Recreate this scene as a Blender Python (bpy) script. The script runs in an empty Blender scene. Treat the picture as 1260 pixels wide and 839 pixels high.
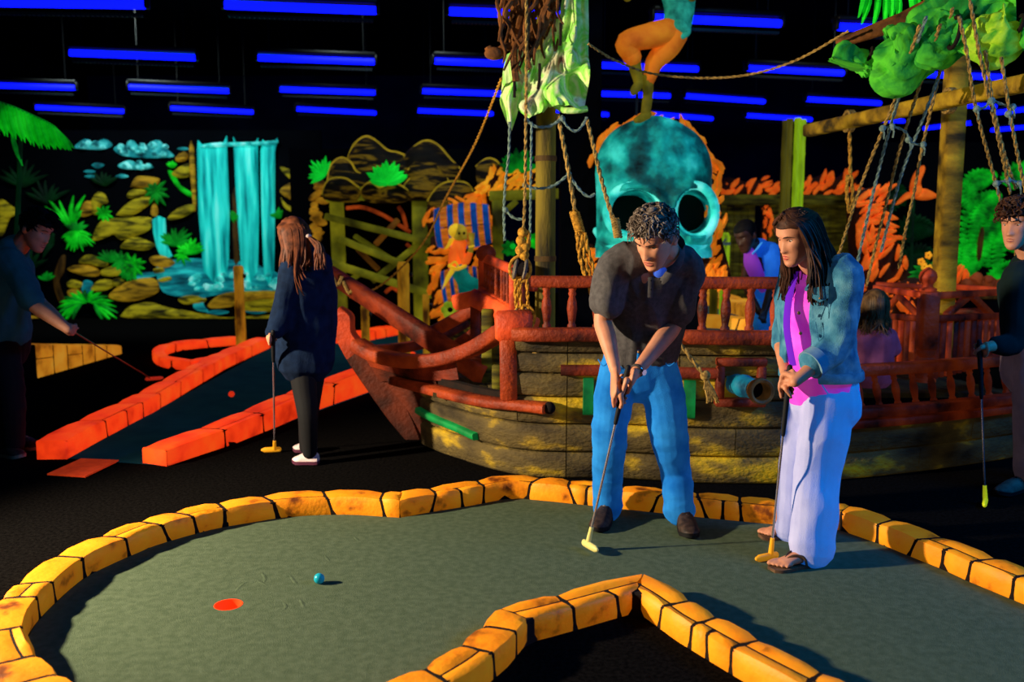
import bpy, bmesh, math, random
from mathutils import Vector as V, Matrix, noise, geometry
from math import sin, cos, pi, atan, atan2, sqrt, radians as R
random.seed(7)
C = bpy.context.collection
SC = bpy.context.scene

# ---------------------------------------------------------------- camera, world, lights, exposure
F = 1130.0; CAMZ = 1.5; PITCH = atan(145 / F)
cd = bpy.data.cameras.new('camera'); cam = bpy.data.objects.new('camera', cd); C.objects.link(cam)
cam.location = (0, 0, CAMZ); cam.rotation_euler = (pi / 2 - PITCH, 0, 0)
cd.sensor_width = 36; cd.lens = F / 1260 * 36; cd.clip_end = 100
cd.dof.use_dof = True; cd.dof.focus_distance = 4.3; cd.dof.aperture_fstop = 1.9
SC.camera = cam
vs = SC.view_settings; vs.view_transform = 'Standard'; vs.look = 'None'; vs.gamma = 1; vs.use_curve_mapping = False
vs.exposure = 0.0
w = bpy.data.worlds.new('hall'); SC.world = w; w.use_nodes = True
w.node_tree.nodes['Background'].inputs[0].default_value = (.01, .10, .26, 1)
w.node_tree.nodes['Background'].inputs[1].default_value = .03

def lamp(name, kind, loc, aim, col, energy, **kw):
    d = bpy.data.lights.new(name, kind); d.color = col; d.energy = energy
    for k, v in kw.items(): setattr(d, k, v)
    o = bpy.data.objects.new(name, d); C.objects.link(o); o.location = loc
    o.rotation_euler = (V(aim) - V(loc)).to_track_quat('-Z', 'Y').to_euler()
    return o
# one warm spot lamp, left of the frame, lights the near green; its beam fades to the back of the hall
lamp('warm_spot_lamp', 'SPOT', (-4.7, 3.2, 1.95), (.55, 4.5, .62), (1, .84, .60), 2500,
     spot_size=R(74), spot_blend=.7, shadow_soft_size=.11)
# blacklight batteries of the hall that hang outside the frame (right of and behind the camera)
lamp('blacklight_battery_right', 'AREA', (4.6, 2.6, 3.2), (.9, 4.6, .7), (.004, .28, 1), 150, shape='RECTANGLE', size=2.4, size_y=.6)
lamp('blacklight_battery_rear', 'AREA', (-.6, -1.6, 3.2), (0, 5, .6), (.01, .36, 1), 9, shape='RECTANGLE', size=3, size_y=.6)

# added fill spots, unseen above the frame, put in to brighten and model the painted sets
for i, (p, q, e, sz) in enumerate((((-5.0, 11.4, 4.45), (-5.2, 14.6, 1.2), 330, 95), ((-1.4, 9.4, 4.35), (-1.4, 12.2, 1.4), 150, 90), ((1.2, 6.2, 4.4), (1.3, 8.4, 1.7), 62, 70), ((4.6, 8.6, 4.4), (4.4, 11.2, 1.2), 190, 95))):
    lamp('added_set_fill', 'SPOT', p, q, (.80, 1, .95), e, spot_size=R(sz), spot_blend=.8, shadow_soft_size=.12)

# ---------------------------------------------------------------- picture <-> place
def ray(px, py):
    rx = (px - 630) / F; ry = -(py - 419.5) / F
    return V((rx, cos(PITCH) + ry * sin(PITCH), -sin(PITCH) + ry * cos(PITCH)))
def at(px, py, Y):
    d = ray(px, py); return V((0, 0, CAMZ)) + d * (Y / d.y)
def gnd(px, py, z=0.0):
    d = ray(px, py); return V((0, 0, CAMZ)) + d * ((z - CAMZ) / d.z)

# ---------------------------------------------------------------- materials
def lin(c):
    return tuple(((x / 255) / 12.92 if x / 255 <= .04045 else ((x / 255 + .055) / 1.055) ** 2.4) for x in c[:3]) + (1,)
MATS = {}
def M(name, cols, sc=6, st=(1, 1, 1), rough=.75, glow=0, bump=0, bsc=None, spec=.25, metal=0, detail=4, dist=0, pos=None, coord='Object', rot=(0, 0, 0)):
    """matte procedural paint: a noise ramp over the given colours; glow = self-emission for fluorescent paint under the blacklights, also used to brighten cloth and planks"""
    if name in MATS: return MATS[name]
    m = bpy.data.materials.new(name); MATS[name] = m; m.use_nodes = True
    nt = m.node_tree; b = nt.nodes['Principled BSDF']; L = nt.links.new
    b.inputs['Roughness'].default_value = rough; b.inputs['Specular IOR Level'].default_value = spec; b.inputs['Metallic'].default_value = metal
    if isinstance(cols[0], (int, float)): cols = [cols]
    tc = nt.nodes.new('ShaderNodeTexCoord'); mp = nt.nodes.new('ShaderNodeMapping')
    L(tc.outputs[coord], mp.inputs[0]); mp.inputs['Scale'].default_value = st; mp.inputs['Rotation'].default_value = rot
    if len(cols) > 1:
        n = nt.nodes.new('ShaderNodeTexNoise'); n.inputs['Scale'].default_value = sc; n.inputs['Detail'].default_value = detail
        n.inputs['Distortion'].default_value = dist
        L(mp.outputs[0], n.inputs['Vector'])
        r = nt.nodes.new('ShaderNodeValToRGB'); L(n.outputs['Fac'], r.inputs[0])
        e = r.color_ramp.elements
        ps = pos or [.33 + .34 * i / (len(cols) - 1) for i in range(len(cols))]
        while len(e) < len(cols): e.new(.5)
        for i, c in enumerate(cols): e[i].position = ps[i]
        for i, c in enumerate(cols): e[i].color = lin(c)
        src = r.outputs[0]; L(src, b.inputs['Base Color'])
        if glow: L(src, b.inputs['Emission Color'])
    else:
        b.inputs['Base Color'].default_value = lin(cols[0]); b.inputs['Emission Color'].default_value = lin(cols[0])
    b.inputs['Emission Strength'].default_value = glow
    if bump:
        n2 = nt.nodes.new('ShaderNodeTexNoise'); n2.inputs['Scale'].default_value = bsc or sc * 4; n2.inputs['Detail'].default_value = 3
        L(mp.outputs[0], n2.inputs['Vector'])
        bp = nt.nodes.new('ShaderNodeBump'); bp.inputs['Strength'].default_value = bump; bp.inputs['Distance'].default_value = .02
        L(n2.outputs['Fac'], bp.inputs['Height']); L(bp.outputs[0], b.inputs['Normal'])
    return m

# ---------------------------------------------------------------- objects
ORG = {}
def thing(name, label, cat, loc=(0, 0, 0), group=None, kind=None):
    o = bpy.data.objects.new(name, None); C.objects.link(o); o.location = loc; o.empty_display_size = .1
    ORG[o.name] = V(loc); tag(o, label, cat, group, kind); return o
def tag(o, label=None, cat=None, group=None, kind=None):
    if label: o['label'] = label
    if cat: o['category'] = cat
    if group: o['group'] = group
    if kind: o['kind'] = kind
    return o
def link(name, mesh, parent=None, loc=None):
    o = bpy.data.objects.new(name, mesh); C.objects.link(o)
    if parent is not None:
        o.parent = parent; ORG[o.name] = ORG[parent.name]
    else:
        o.location = loc or (0, 0, 0); ORG[o.name] = V(loc or (0, 0, 0))
    return o
def copy_tree(o, parent=None):
    c = o.copy(); C.objects.link(c); c.parent = parent
    for k in list(o.children): copy_tree(k, c)
    return c

def cr(pts, k=6, closed=False):
    """Catmull-Rom resample of tuples"""
    P = [tuple(p) for p in pts]; n = len(P); out = []
    if n < 3 and not closed: 
        return [tuple(P[0][i] + (P[1][i] - P[0][i]) * j / k for i in range(len(P[0]))) for j in range(k + 1)]
    for i in range(n if closed else n - 1):
        if closed: a, b, c, d = P[i - 1], P[i], P[(i + 1) % n], P[(i + 2) % n]
        else: a, b, c, d = P[max(i - 1, 0)], P[i], P[i + 1], P[min(i + 2, n - 1)]
        for j in range(k):
            t = j / k
            out.append(tuple(.5 * (2 * b[q] + (c[q] - a[q]) * t + (2 * a[q] - 5 * b[q] + 4 * c[q] - d[q]) * t * t + (3 * b[q] - a[q] - 3 * c[q] + d[q]) * t ** 3) for q in range(len(b))))
    if not closed: out.append(P[-1])
    return out

class MB:
    def __init__(s): s.v = []; s.f = []
    def add(s, vs, fs):
        o = len(s.v); s.v += [V(p) for p in vs]; s.f += [tuple(i + o for i in q) for q in fs]; return s
    def box(s, c, size, rot=None, taper=1):
        hx, hy, hz = size[0] / 2, size[1] / 2, size[2] / 2
        p = [V((x * hx * (taper if z > 0 else 1), y * hy * (taper if z > 0 else 1), z * hz)) for z in (-1, 1) for x, y in ((-1, -1), (1, -1), (1, 1), (-1, 1))]
        if rot is not None: p = [rot @ q for q in p]
        return s.add([q + V(c) for q in p], [(3, 2, 1, 0), (4, 5, 6, 7), (0, 1, 5, 4), (1, 2, 6, 5), (2, 3, 7, 6), (3, 0, 4, 7)])
    def cbox(s, c, size, bev=.01, rot=None):
        """chamfered box"""
        hx, hy, hz = size[0] / 2, size[1] / 2, size[2] / 2; rings = []
        for z, k in ((-hz, bev), (-hz + bev, 0), (hz - bev, 0), (hz, bev)):
            rings.append([V((x, y, z)) for x, y in ((-hx + bev + k * .0, -hy + k), (hx - bev, -hy + k), (hx - k, -hy + bev), (hx - k, hy - bev), (hx - bev, hy - k), (-hx + bev, hy - k), (-hx + k, hy - bev), (-hx + k, -hy + bev))])
        if rot is not None: rings = [[rot @ q for q in r] for r in rings]
        return s.loft([[q + V(c) for q in r] for r in rings])
    def beam(s, a, b, wd, th, up=V((0, 0, 1)), bev=None, w2=None):
        """squared timber from a to b; wd across, th along `up`"""
        a, b = V(a), V(b); d = (b - a).normalized(); sd = d.cross(V(up))
        if sd.length < 1e-4: sd = d.cross(V((1, 0, 0)))
        sd.normalize(); u = sd.cross(d); bv = bev if bev is not None else min(wd, th) * .15
        def ring(p, k, q):
            hx, hy = wd / 2 * k - q, th / 2 * k - q
            e = bv
            return [p + sd * x + u * y for x, y in ((-hx + e, -hy), (hx - e, -hy), (hx, -hy + e), (hx, hy - e), (hx - e, hy), (-hx + e, hy), (-hx, hy - e), (-hx, -hy + e))]
        k2 = w2 / wd if w2 else 1
        return s.loft([ring(a, 1, bv * .7), ring(a + d * bv, 1, 0), ring(b - d * bv, k2, 0), ring(b, k2, bv * .7)])
    def loft(s, rings, cap=True, closed=True):
        o = len(s.v); n = len(rings[0])
        for r in rings: s.v += [V(p) for p in r]
        for i in range(len(rings) - 1):
            for j in range(n if closed else n - 1):
                a = o + i * n + j; b = o + i * n + (j + 1) % n
                s.f.append((a, b, b + n, a + n))
        if cap and closed:
            s.f.append(tuple(o + j for j in reversed(range(n)))); e = o + (len(rings) - 1) * n; s.f.append(tuple(e + j for j in range(n)))
        return s
    def tube(s, pts, r, n=8, cap=True, side=None, dome=False):
        pts = [V(p) for p in pts]; m = len(pts)
        rs = r if isinstance(r, (list, tuple)) else [r] * m
        rs = [q if isinstance(q, (tuple, list)) else (q, q) for q in rs]
        T = [((pts[min(i + 1, m - 1)] - pts[max(i - 1, 0)])) for i in range(m)]
        T = [t.normalized() if t.length > 1e-9 else V((0, 0, 1)) for t in T]
        ref = V(side) if side is not None else (V((0, 0, 1)) if abs(T[0].z) < .9 else V((1, 0, 0)))
        rings = []
        x = None
        for i in range(m):
            if side is not None or x is None: x = ref - T[i] * ref.dot(T[i])
            else: x = x - T[i] * x.dot(T[i])
            if x.length < 1e-6: x = T[i].orthogonal()
            x.normalize(); y = T[i].cross(x)
            rings.append([(pts[i], x.copy(), y, rs[i])])
        out = []
        def ring(p, x, y, a, b): return [p + x * (a * cos(2 * pi * j / n)) + y * (b * sin(2 * pi * j / n)) for j in range(n)]
        if dome:
            p, x, y, (a, b) = rings[0][0]; q = (a + b) / 2
            for k in (.15, .6, .9): out.append(ring(p - T[0] * q * sqrt(1 - k * k), x, y, a * k, b * k))
        for g in rings:
            p, x, y, (a, b) = g[0]; out.append(ring(p, x, y, a, b))
        if dome:
            p, x, y, (a, b) = rings[-1][0]; q = (a + b) / 2
            for k in (.9, .6, .15): out.append(ring(p + T[-1] * q * sqrt(1 - k * k), x, y, a * k, b * k))
        return s.loft(out, cap)
    def limb(s, ctrl, n=14, k=5, side=None):
        """ctrl: list of (Vector, r) or (Vector,(a,b)); smooth, domed"""
        dat = [tuple(p) + (tuple(q) if isinstance(q, (tuple, list)) else (q, q)) for p, q in ctrl]
        c = cr(dat, k)
        return s.tube([q[:3] for q in c], [(q[3], q[4]) for q in c], n, side=side, dome=True)
    def ball(s, c, r, rot=None, n=12, m=8):
        r = r if isinstance(r, (tuple, list)) else (r, r, r); rings = []
        for i in range(m + 1):
            a = -pi / 2 + pi * (i + .15 * (i == 0) - .15 * (i == m)) / m
            rings.append([V((r[0] * cos(a) * cos(2 * pi * j / n), r[1] * cos(a) * sin(2 * pi * j / n), r[2] * sin(a))) for j in range(n)])
        if rot is not None: rings = [[rot @ q for q in g] for g in rings]
        return s.loft([[q + V(c) for q in g] for g in rings])
    def lathe(s, a, b, prof, n=10):
        """prof: list of (t along a..b, radius)"""
        a, b = V(a), V(b)
        return s.tube([a + (b - a) * t for t, _ in prof], [q for _, q in prof], n, side=V((1, .3, .2)))
    def relief(s, pts, thick, nrm=V((0, -1, 0)), k=4, hollow=.35, back=.02):
        """a bulging piece in front of a wall from a closed outline of world points"""
        P = [V(q) for q in (cr(pts, k, True) if k > 1 else pts)]
        c = sum(P, V()) / len(P); n = V(nrm)
        rings = [[p - n * back for p in P], [p + n * thick * hollow for p in P]]
        for q, h in ((.86, .75), (.6, .95), (.25, 1.0)):
            rings.append([c + (p - c) * q + n * thick * h for p in P])
        # orientation
        area = sum(((P[i] - c).cross(P[(i + 1) % len(P)] - c) for i in range(len(P))), V())
        if area.dot(n) < 0: rings = [list(reversed(r)) for r in rings]
        return s.loft(rings)
    def mesh(s, name, mat, org=V((0, 0, 0)), smooth=True, fix=False):
        me = bpy.data.meshes.new(name); me.from_pydata([p - org for p in s.v], [], s.f)
        if fix:
            bm = bmesh.new(); bm.from_mesh(me); bmesh.ops.recalc_face_normals(bm, faces=bm.faces); bm.to_mesh(me); bm.free()
        me.update()
        if mat: me.materials.append(mat)
        if smooth: 
            me.polygons.foreach_set('use_smooth', [True] * len(me.polygons))
            me.set_sharp_from_angle(angle=R(smooth if not isinstance(smooth, bool) else 50))
        return me
    def part(s, name, mat, parent, label=None, smooth=True, kind=None, fix=False):
        o = link(name, s.mesh(name, mat, ORG[parent.name], smooth, fix), parent)
        if label: o['label'] = label
        if kind: o['kind'] = kind
        return o
    def solo(s, name, mat, label, cat, group=None, kind=None, smooth=True, fix=False):
        xs = [p.x for p in s.v]; ys = [p.y for p in s.v]; zs = [p.z for p in s.v]
        org = V(((min(xs) + max(xs)) / 2, (min(ys) + max(ys)) / 2, min(zs)))
        o = link(name, s.mesh(name, mat, org, smooth, fix), None, org); tag(o, label, cat, group, kind); return o
    def struct(s, name, mat, smooth=False):
        o = link(name, s.mesh(name, mat, V(), smooth)); o['kind'] = 'structure'; return o

def ribbon(mb, pts, wd, th, bev=.012):
    """flat board bent along a curve: wd across (level), th upright"""
    P = [V(p) for p in pts]; m = len(P); rings = []
    for i in range(m):
        t = (P[min(i + 1, m - 1)] - P[max(i - 1, 0)]).normalized(); sd = t.cross(V((0, 0, 1))).normalized(); u = sd.cross(t); hx, hy, e = wd / 2, th / 2, bev
        rings.append([P[i] + sd * x + u * y for x, y in ((-hx + e, -hy), (hx - e, -hy), (hx, -hy + e), (hx, hy - e), (hx - e, hy), (-hx + e, hy), (-hx, hy - e), (-hx, -hy + e))])
    return mb.loft(rings)
def rope_pts(a, b, sag=0, n=10):
    a, b = V(a), V(b); return [a + (b - a) * (i / n) - V((0, 0, sag * 4 * (i / n) * (1 - i / n))) for i in range(n + 1)]
def rope(mb, pts, r, n=6, twist=True):
    """laid rope: two strands wound on each other"""
    if not twist: return mb.tube(pts, r, n)
    P = [V(p) for p in pts]; L = [0]
    for i in range(1, len(P)): L.append(L[-1] + (P[i] - P[i - 1]).length)
    m = max(8, min(260, int(L[-1] / (r * 1.7)))); Q = []
    for i in range(m + 1):
        d = L[-1] * i / m; j = max(0, next((q for q in range(len(L) - 1) if L[q + 1] >= d), len(L) - 2))
        t = (d - L[j]) / max(1e-9, L[j + 1] - L[j]); Q.append(P[j].lerp(P[j + 1], t))
    for ph in (0, pi):
        pts2 = []
        for i, q in enumerate(Q):
            T = (Q[min(i + 1, m)] - Q[max(i - 1, 0)]).normalized(); x = T.orthogonal().normalized(); y = T.cross(x)
            a = i * 1.05 + ph; pts2.append(q + (x * cos(a) + y * sin(a)) * r * .5)
        mb.tube(pts2, r * .62, 5)
    return mb
# ---------------------------------------------------------------- shared paints
mNight = M('night_paint', [(3, 4, 8), (6, 9, 16)], sc=1.2, rough=.95, spec=.05)
mCarpetB = M('black_carpet', [(9, 8, 8), (22, 20, 19)], sc=60, rough=1, spec=0, bump=.25, bsc=260)
mGreen = M('green_carpet', [(80, 93, 70), (94, 106, 82)], sc=30, rough=1, spec=0, bump=.35, bsc=300, detail=8)
mLane = M('teal_carpet', [(20, 58, 68), (26, 68, 76)], sc=5, rough=1, spec=0, bump=.3, bsc=260, glow=.12)
mStoneY = M('yellow_stone_paint', [(120, 56, 6), (255, 144, 14), (255, 164, 24)], sc=7, rough=.55, spec=.3, glow=.16, bump=.15, bsc=40, pos=[.30, .42, .7])
mStoneR = M('red_orange_stone_paint', [(200, 40, 12), (255, 62, 18), (255, 84, 22)], sc=5, rough=.6, glow=.8, bump=.12, bsc=40, pos=[.3, .45, .7])
mStoneA = M('amber_stone_paint', [(150, 84, 14), (232, 150, 34), (240, 170, 50)], sc=4.5, rough=.7, glow=.5, pos=[.3, .5, .7])
mMortar = M('dark_joint_paint', [(14, 7, 4), (30, 14, 5)], sc=20, rough=.9)
mCupRed = M('orange_cup_liner', (255, 66, 18), rough=.5, glow=.5)
mTube = M('blacklight_tube', (9, 20, 255), glow=3.2)
mTube.node_tree.nodes['Principled BSDF'].inputs['Emission Color'].default_value = (.0012, .0035, 1, 1)
mHouse = M('black_fixture_metal', [(4, 5, 7), (7, 8, 11)], sc=4, rough=.5)
mGuard = M('grey_louver', (16, 26, 32), rough=.4, glow=.02)
mDarkWood = M('dark_olive_wood', [(28, 24, 6), (78, 70, 14), (120, 112, 20)], sc=3, st=(1, 1, 6), rough=.85, glow=.16, bump=.3, bsc=14)

# ---------------------------------------------------------------- setting
CUP = gnd(281, 745)
circ = lambda c, r, z, n=32: [V((c.x + r * cos(2 * pi * i / n), c.y + r * sin(2 * pi * i / n), z)) for i in range(n)]
def holed(outer, holes, name, mat):
    tri = geometry.tessellate_polygon([outer] + holes); allv = outer + [p for h in holes for p in h]
    mb = MB(); mb.add(allv, tri); return mb
fl = holed([V((-9, -1, 0)), V((11, -1, 0)), V((11, 20, 0)), V((-9, 20, 0))], [circ(CUP, .056, 0)], 'floor', mCarpetB)
fl.struct('floor', mCarpetB)
MB().box((1, 9.9, 4.65), (20, 20.2, .1)).struct('ceiling', mNight)
MB().box((1, 20.05, 2.3), (20, .1, 4.6)).struct('wall_back', M('navy_wall_paint', [(16, 22, 44), (26, 34, 62)], sc=1.5, rough=.95, spec=.05))
MB().box((-9.05, 10, 2.3), (.1, 20, 4.6)).struct('wall_left', mNight)
MB().box((11.05, 10, 2.3), (.1, 20, 4.6)).struct('wall_right', mNight)
# a boxed black column behind the mast
MB().cbox((.62, 8.6, 2.3), (.36, .4, 4.59), .01).struct('trim_column', mNight)

# ---------------------------------------------------------------- stone curbs
def poly_len(P):
    L = [0]
    for i in range(1, len(P)): L.append(L[-1] + (P[i] - P[i - 1]).length)
    return L
class Curb:
    """a low wall along a path on the floor; t runs over back face, top and front face"""
    def __init__(s, path, side, h, w, h2=None):
        s.P = [V((p[0], p[1], 0)) for p in path]; s.L = poly_len(s.P); s.side = side; s.h = h; s.w = w; s.h2 = h2 or h
        s.T = 2 * h + w
        N = []; s.corners = []
        for i in range(len(s.P)):
            a = s.P[max(i - 1, 0)]; b = s.P[min(i + 1, len(s.P) - 1)]; d = (b - a).normalized(); nn = V((-d.y, d.x, 0)) * side
            if 0 < i < len(s.P) - 1:
                e = (s.P[i] - a).normalized(); k = max(.45, nn.dot(V((-e.y, e.x, 0)) * side)); g = (b - s.P[i]).normalized(); nn = ((V((-e.y, e.x, 0)) + V((-g.y, g.x, 0))) * side).normalized(); k = max(.45, nn.dot(V((-e.y, e.x, 0)) * side)); nn = nn / k
                if e.dot(g) < .86: s.corners.append(s.L[i])
            N.append(nn)
        s.N = N
    def __call__(s, q, t, off=0.0):
        q = max(0, min(s.L[-1] - 1e-6, q)); i = next(k for k in range(len(s.L) - 1) if s.L[k + 1] >= q)
        f = (q - s.L[i]) / max(1e-9, s.L[i + 1] - s.L[i])
        p = s.P[i].lerp(s.P[i + 1], f); n = s.N[i].lerp(s.N[i + 1], f)
        hh = s.h + (s.h2 - s.h) * q / s.L[-1]; h, w_ = s.h, s.w
        r = .02
        # profile point (x across from front edge, z) and outward normal
        if t < h: x, z, nx, nz = w_, t / h * hh, 1, 0
        elif t < h + w_: x, z, nx, nz = w_ - (t - h), hh, 0, 1
        else: x, z, nx, nz = 0, max(0, (s.T - t) / h) * hh, -1, 0
        # rounded arrises
        for cx, sg in ((w_, 1), (0, -1)):
            dx = (cx - x) * sg; dz = hh - z
            if dx < r and dz < r:
                ax, az = r - dx, r - dz; l = sqrt(ax * ax + az * az)
                if l > 1e-6: nx, nz = sg * ax / l, az / l; x = cx - sg * r + sg * ax / l * r * min(1, l / r if l < r else 1); z = hh - r + az / l * r * min(1, l / r if l < r else 1)
        return p + n * (x + nx * off) + V((0, 0, max(.0, z + nz * off)))
    def body(s, off=-.0075, n=None):
        mb = MB(); m = n or max(4, int(s.L[-1] / .08)); rings = []
        ts = [0, s.h * .5, s.h - .012, s.h + .012, s.h + s.w * .5, s.h + s.w - .012, s.h + s.w + .012, s.h * 1.5 + s.w, s.T]
        for i in range(m + 1): rings.append([s(s.L[-1] * i / m, t, off) for t in ts])
        return mb.loft(rings)
def stone_mb(cb, s0, s1, t0, t1, sl0, sl1, c0=0, c1=0, gap=.0075, nt=None, arch=0, ns=4):
    """one stone over the region s0..s1, t0..t1; joints slant (sl) and curve (c)"""
    nt = nt or max(3, int((t1 - t0) / .026)); mb = MB(); top = []; 
    for i in range(ns + 1):
        u = i / ns; row = []
        for j in range(nt + 1):
            v = j / nt; t = t0 + (t1 - t0) * v
            if arch: t = t0 + (t1 - t0) * v + arch * (1 - v) * (1 - (2 * u - 1) ** 2) 
            k = (t / cb.T - .5)
            a = s0 + sl0 * k + c0 * (4 * k * k) + (.0015 if s0 in cb.corners else gap); b = s1 + sl1 * k + c1 * (4 * k * k) - (.0015 if s1 in cb.corners else gap)
            e = min(u, 1 - u) * 2; g = min(v, 1 - v) * 2
            edge = (i in (0, ns)) or (j in (0, nt))
            tt = t + (.0045 if j == 0 and t0 > 0 else 0) - (.0045 if j == nt and t1 < cb.T else 0)
            # rounded corners
            q = a + (b - a) * u
            if (i in (0, ns)) and (j in (0, nt)): q += (.005 if i == 0 else -.005)
            row.append(cb(q, tt, -.007 if edge else .003 + .002 * noise.noise(V((q * 9, t * 9, 1.7)))))
        top.append(row)
    mb.loft(top, closed=False); return mb
def stones(cb, parent, mat, lo, hi, seed, split=.45):
    rnd = random.Random(seed); q = 0.0; sl0 = 0; c0 = 0; L = cb.L[-1]; hw = cb.h + cb.w
    while q < L - .02:
        ln = rnd.uniform(lo, hi); e = q + ln
        if L - e < lo * .6: e = L
        for cq in cb.corners:
            if q + .03 < cq < e + .05: e = cq; break
        pl = e < L and e not in cb.corners; sl1 = rnd.uniform(-.08, .08) if pl else 0; c1 = rnd.uniform(-.025, .025) if pl else 0
        k = rnd.random()
        if k < split * .6:      # a cap stone with a smaller face stone below it
            tb = cb.h + cb.w * rnd.uniform(.45, .8)
            stone_mb(cb, q, e, 0, tb, sl0, sl1, c0, c1).part('stone', mat, parent)
            stone_mb(cb, q, e, tb, cb.T, sl0, sl1, c0, c1, arch=0).part('stone', mat, parent)
        elif k < split and e - q > .2:         # two face stones under one cap
            tb = cb.h + cb.w * rnd.uniform(.5, .85); m = q + (e - q) * rnd.uniform(.35, .65); sm = rnd.uniform(-.06, .06)
            stone_mb(cb, q, e, 0, tb, sl0, sl1, c0, c1).part('stone', mat, parent)
            stone_mb(cb, q, m, tb, cb.T, sl0, sm, c0, 0).part('stone', mat, parent)
            stone_mb(cb, m, e, tb, cb.T, sm, sl1, 0, c1, arch=0).part('stone', mat, parent)
        else:
            stone_mb(cb, q, e, 0, cb.T, sl0, sl1, c0, c1).part('stone', mat, parent)
        q, sl0, c0 = e, sl1, c1
    for e, sg in ((0, -1), (L, 1)):
        d = (cb.P[1] - cb.P[0]).normalized() * -1 if e == 0 else (cb.P[-1] - cb.P[-2]).normalized(); mb = MB()
        ts = [.0, cb.h - .02, cb.h - .004, cb.h + .02, cb.h + cb.w / 2, cb.h + cb.w - .02, cb.h + cb.w + .004, cb.h + cb.w + .02, cb.T]
        r0 = [cb(e, t, -.003) for t in ts]; c = sum(r0, V()) / 9; r1 = [c + (p - c) * .93 + d * .008 for p in r0]
        if e == 0: r0.reverse(); r1.reverse()
        mb.loft([r0, r1]).part('stone', mat, parent)
def curb_thing(name, label, path, side, h, w, mat, lo, hi, seed, h2=None, split=.45, cat='curb', group=None):
    cb = Curb(path, side, h, w, h2); mid = cb.P[len(cb.P) // 2]
    t = thing(name, label, cat, (mid.x, mid.y, 0), group)
    cb.body().part('mortar_core', mMortar, t, smooth=30); stones(cb, t, mat, lo, hi, seed, split); return t
OUT = [(150, 915), (84, 868), (51, 839), (36, 812), (33, 795), (36, 783), (44, 770), (53, 759), (77, 735), (105, 712), (138, 695), (170, 681), (198, 670), (259, 653), (308, 644), (356, 637), (421, 634), (478, 637), (492, 638)]
OUT2 = [(492, 638), (530, 631), (580, 623), (620, 615), (643, 614.5), (680, 618), (727, 623), (783, 629), (877, 639), (940, 645), (1033, 653), (1087, 672), (1160, 702), (1190, 716), (1260, 745), (1350, 783)]
inner = [(473, 838), (520, 818), (550, 801), (582, 777), (613, 745), (650, 737), (690, 727), (740, 714), (792, 701)]
inner2 = [(792, 701), (830, 722), (870, 748), (950, 791), (1045, 838), (1150, 890)]
pO1 = [V(p) for p in cr([gnd(*p) for p in OUT], 4)]; pO2 = [gnd(*p) for p in OUT2]
pO2 = [p for a, b in zip(pO2[:-1], pO2[1:]) for p in (a, a.lerp(b, .5))] + [pO2[-1]]
pI = [gnd(*p, .1) for p in [(380, 880)] + inner]; pI2 = [gnd(*p, .1) for p in inner2]
for q in pI + pI2: q.z = 0
curb_thing('stone_curb', 'long yellow painted stone curb curving around the far side of the green with the red cup', pO1 + pO2[1:], 1, .1, .14, mStoneY, .13, .29, 3, split=.66)
pin = pI + pI2[1:]
# green-side edge is the back of this curb: its path is set in by the width
cbx = Curb(pin, -1, .1, .14)
pfront = [V(p) + n * .14 for p, n in zip(cbx.P, cbx.N)]
curb_thing('stone_curb', 'yellow painted stone curb bent to a point in front of the black carpet triangle', pfront, 1, .1, .14, mStoneY, .15, .29, 12, split=.6)

# the green itself
go = [V((p.x, p.y, .004)) for p in pO1 + pO2[1:]] + [V((p.x, p.y, .004)) for p in reversed(pin)]
gt = thing('putting_green', 'grey green carpeted putting green inside the yellow stone curbs', 'putting green', (0, 4, 0))
holed(go, [circ(CUP, .055, .004)], 'carpet', mGreen).part('carpet', mGreen, gt, smooth=False)
mbc = MB(); mbc.loft([circ(CUP, .056, .0045), circ(CUP, .052, .0045), circ(CUP, .051, -.03)], cap=False)
mbc.add(circ(CUP, .051, -.03), [tuple(range(32))]); mbc.part('cup', mCupRed, gt, 'orange red hole cup')
for pts in ([(318, 700), (326, 712), (322, 722)], [(352, 702), (362, 716), (366, 720)], [(300, 722), (318, 716), (336, 728)], [(368, 735), (376, 752)], [(398, 682), (408, 695)], [(286, 734), (296, 722), (312, 712)], [(345, 738), (352, 748), (340, 756)], [(434, 660), (444, 668)]):
    p = [V(q) for q in cr([gnd(*q) for q in pts], 6)]; n = len(p)
    MB().tube([q + V((0, 0, .0025)) for q in p], [(.010 * sin(pi * (i + .15) / (n - .7)) + .001, .0020 * sin(pi * (i + .15) / (n - .7)) + .0004) for i in range(n)], 8, side=V((1, .2, 0))).part('carpet_wrinkle', mGreen, gt)

# ---------------------------------------------------------------- left lane: teal carpet between red orange curbs
lane = thing('putting_lane', 'dark teal carpet lane between the red orange curbs', 'putting lane', (-2.4, 8, 0))
LP = [gnd(84, 565), gnd(190, 573), gnd(206, 574), gnd(460, 482), V((-.1, 10.2, 0)), V((-.3, 12.6, 0)), V((-2.9, 12.6, 0)), gnd(333, 428)]
holed([V((p.x, p.y, .005)) for p in LP], [], 'carpet', mLane).part('carpet', mLane, lane, smooth=False)
curb_thing('stone_curb', 'red orange painted curb along the far left side of the teal lane', [gnd(*p) for p in ((84, 565), (130, 539), (190, 508), (235, 480), (280, 453), (333, 428))], 1, .13, .2, mStoneR, .35, .75, 5, split=.5)
rc = [gnd(*p) for p in ((206, 574), (290, 546), (387, 507), (460, 481), (512, 462))]
curb_thing('stone_curb', 'red orange painted curb between the teal lane and the black carpet, behind the girl', rc, 1, .11, .2, mStoneR, .45, .8, 8, h2=.24, split=.5)
loop = [gnd(*p) for p in ((300, 424), (262, 427), (225, 431), (207, 436), (203, 443), (213, 450), (236, 453), (262, 449))]
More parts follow.
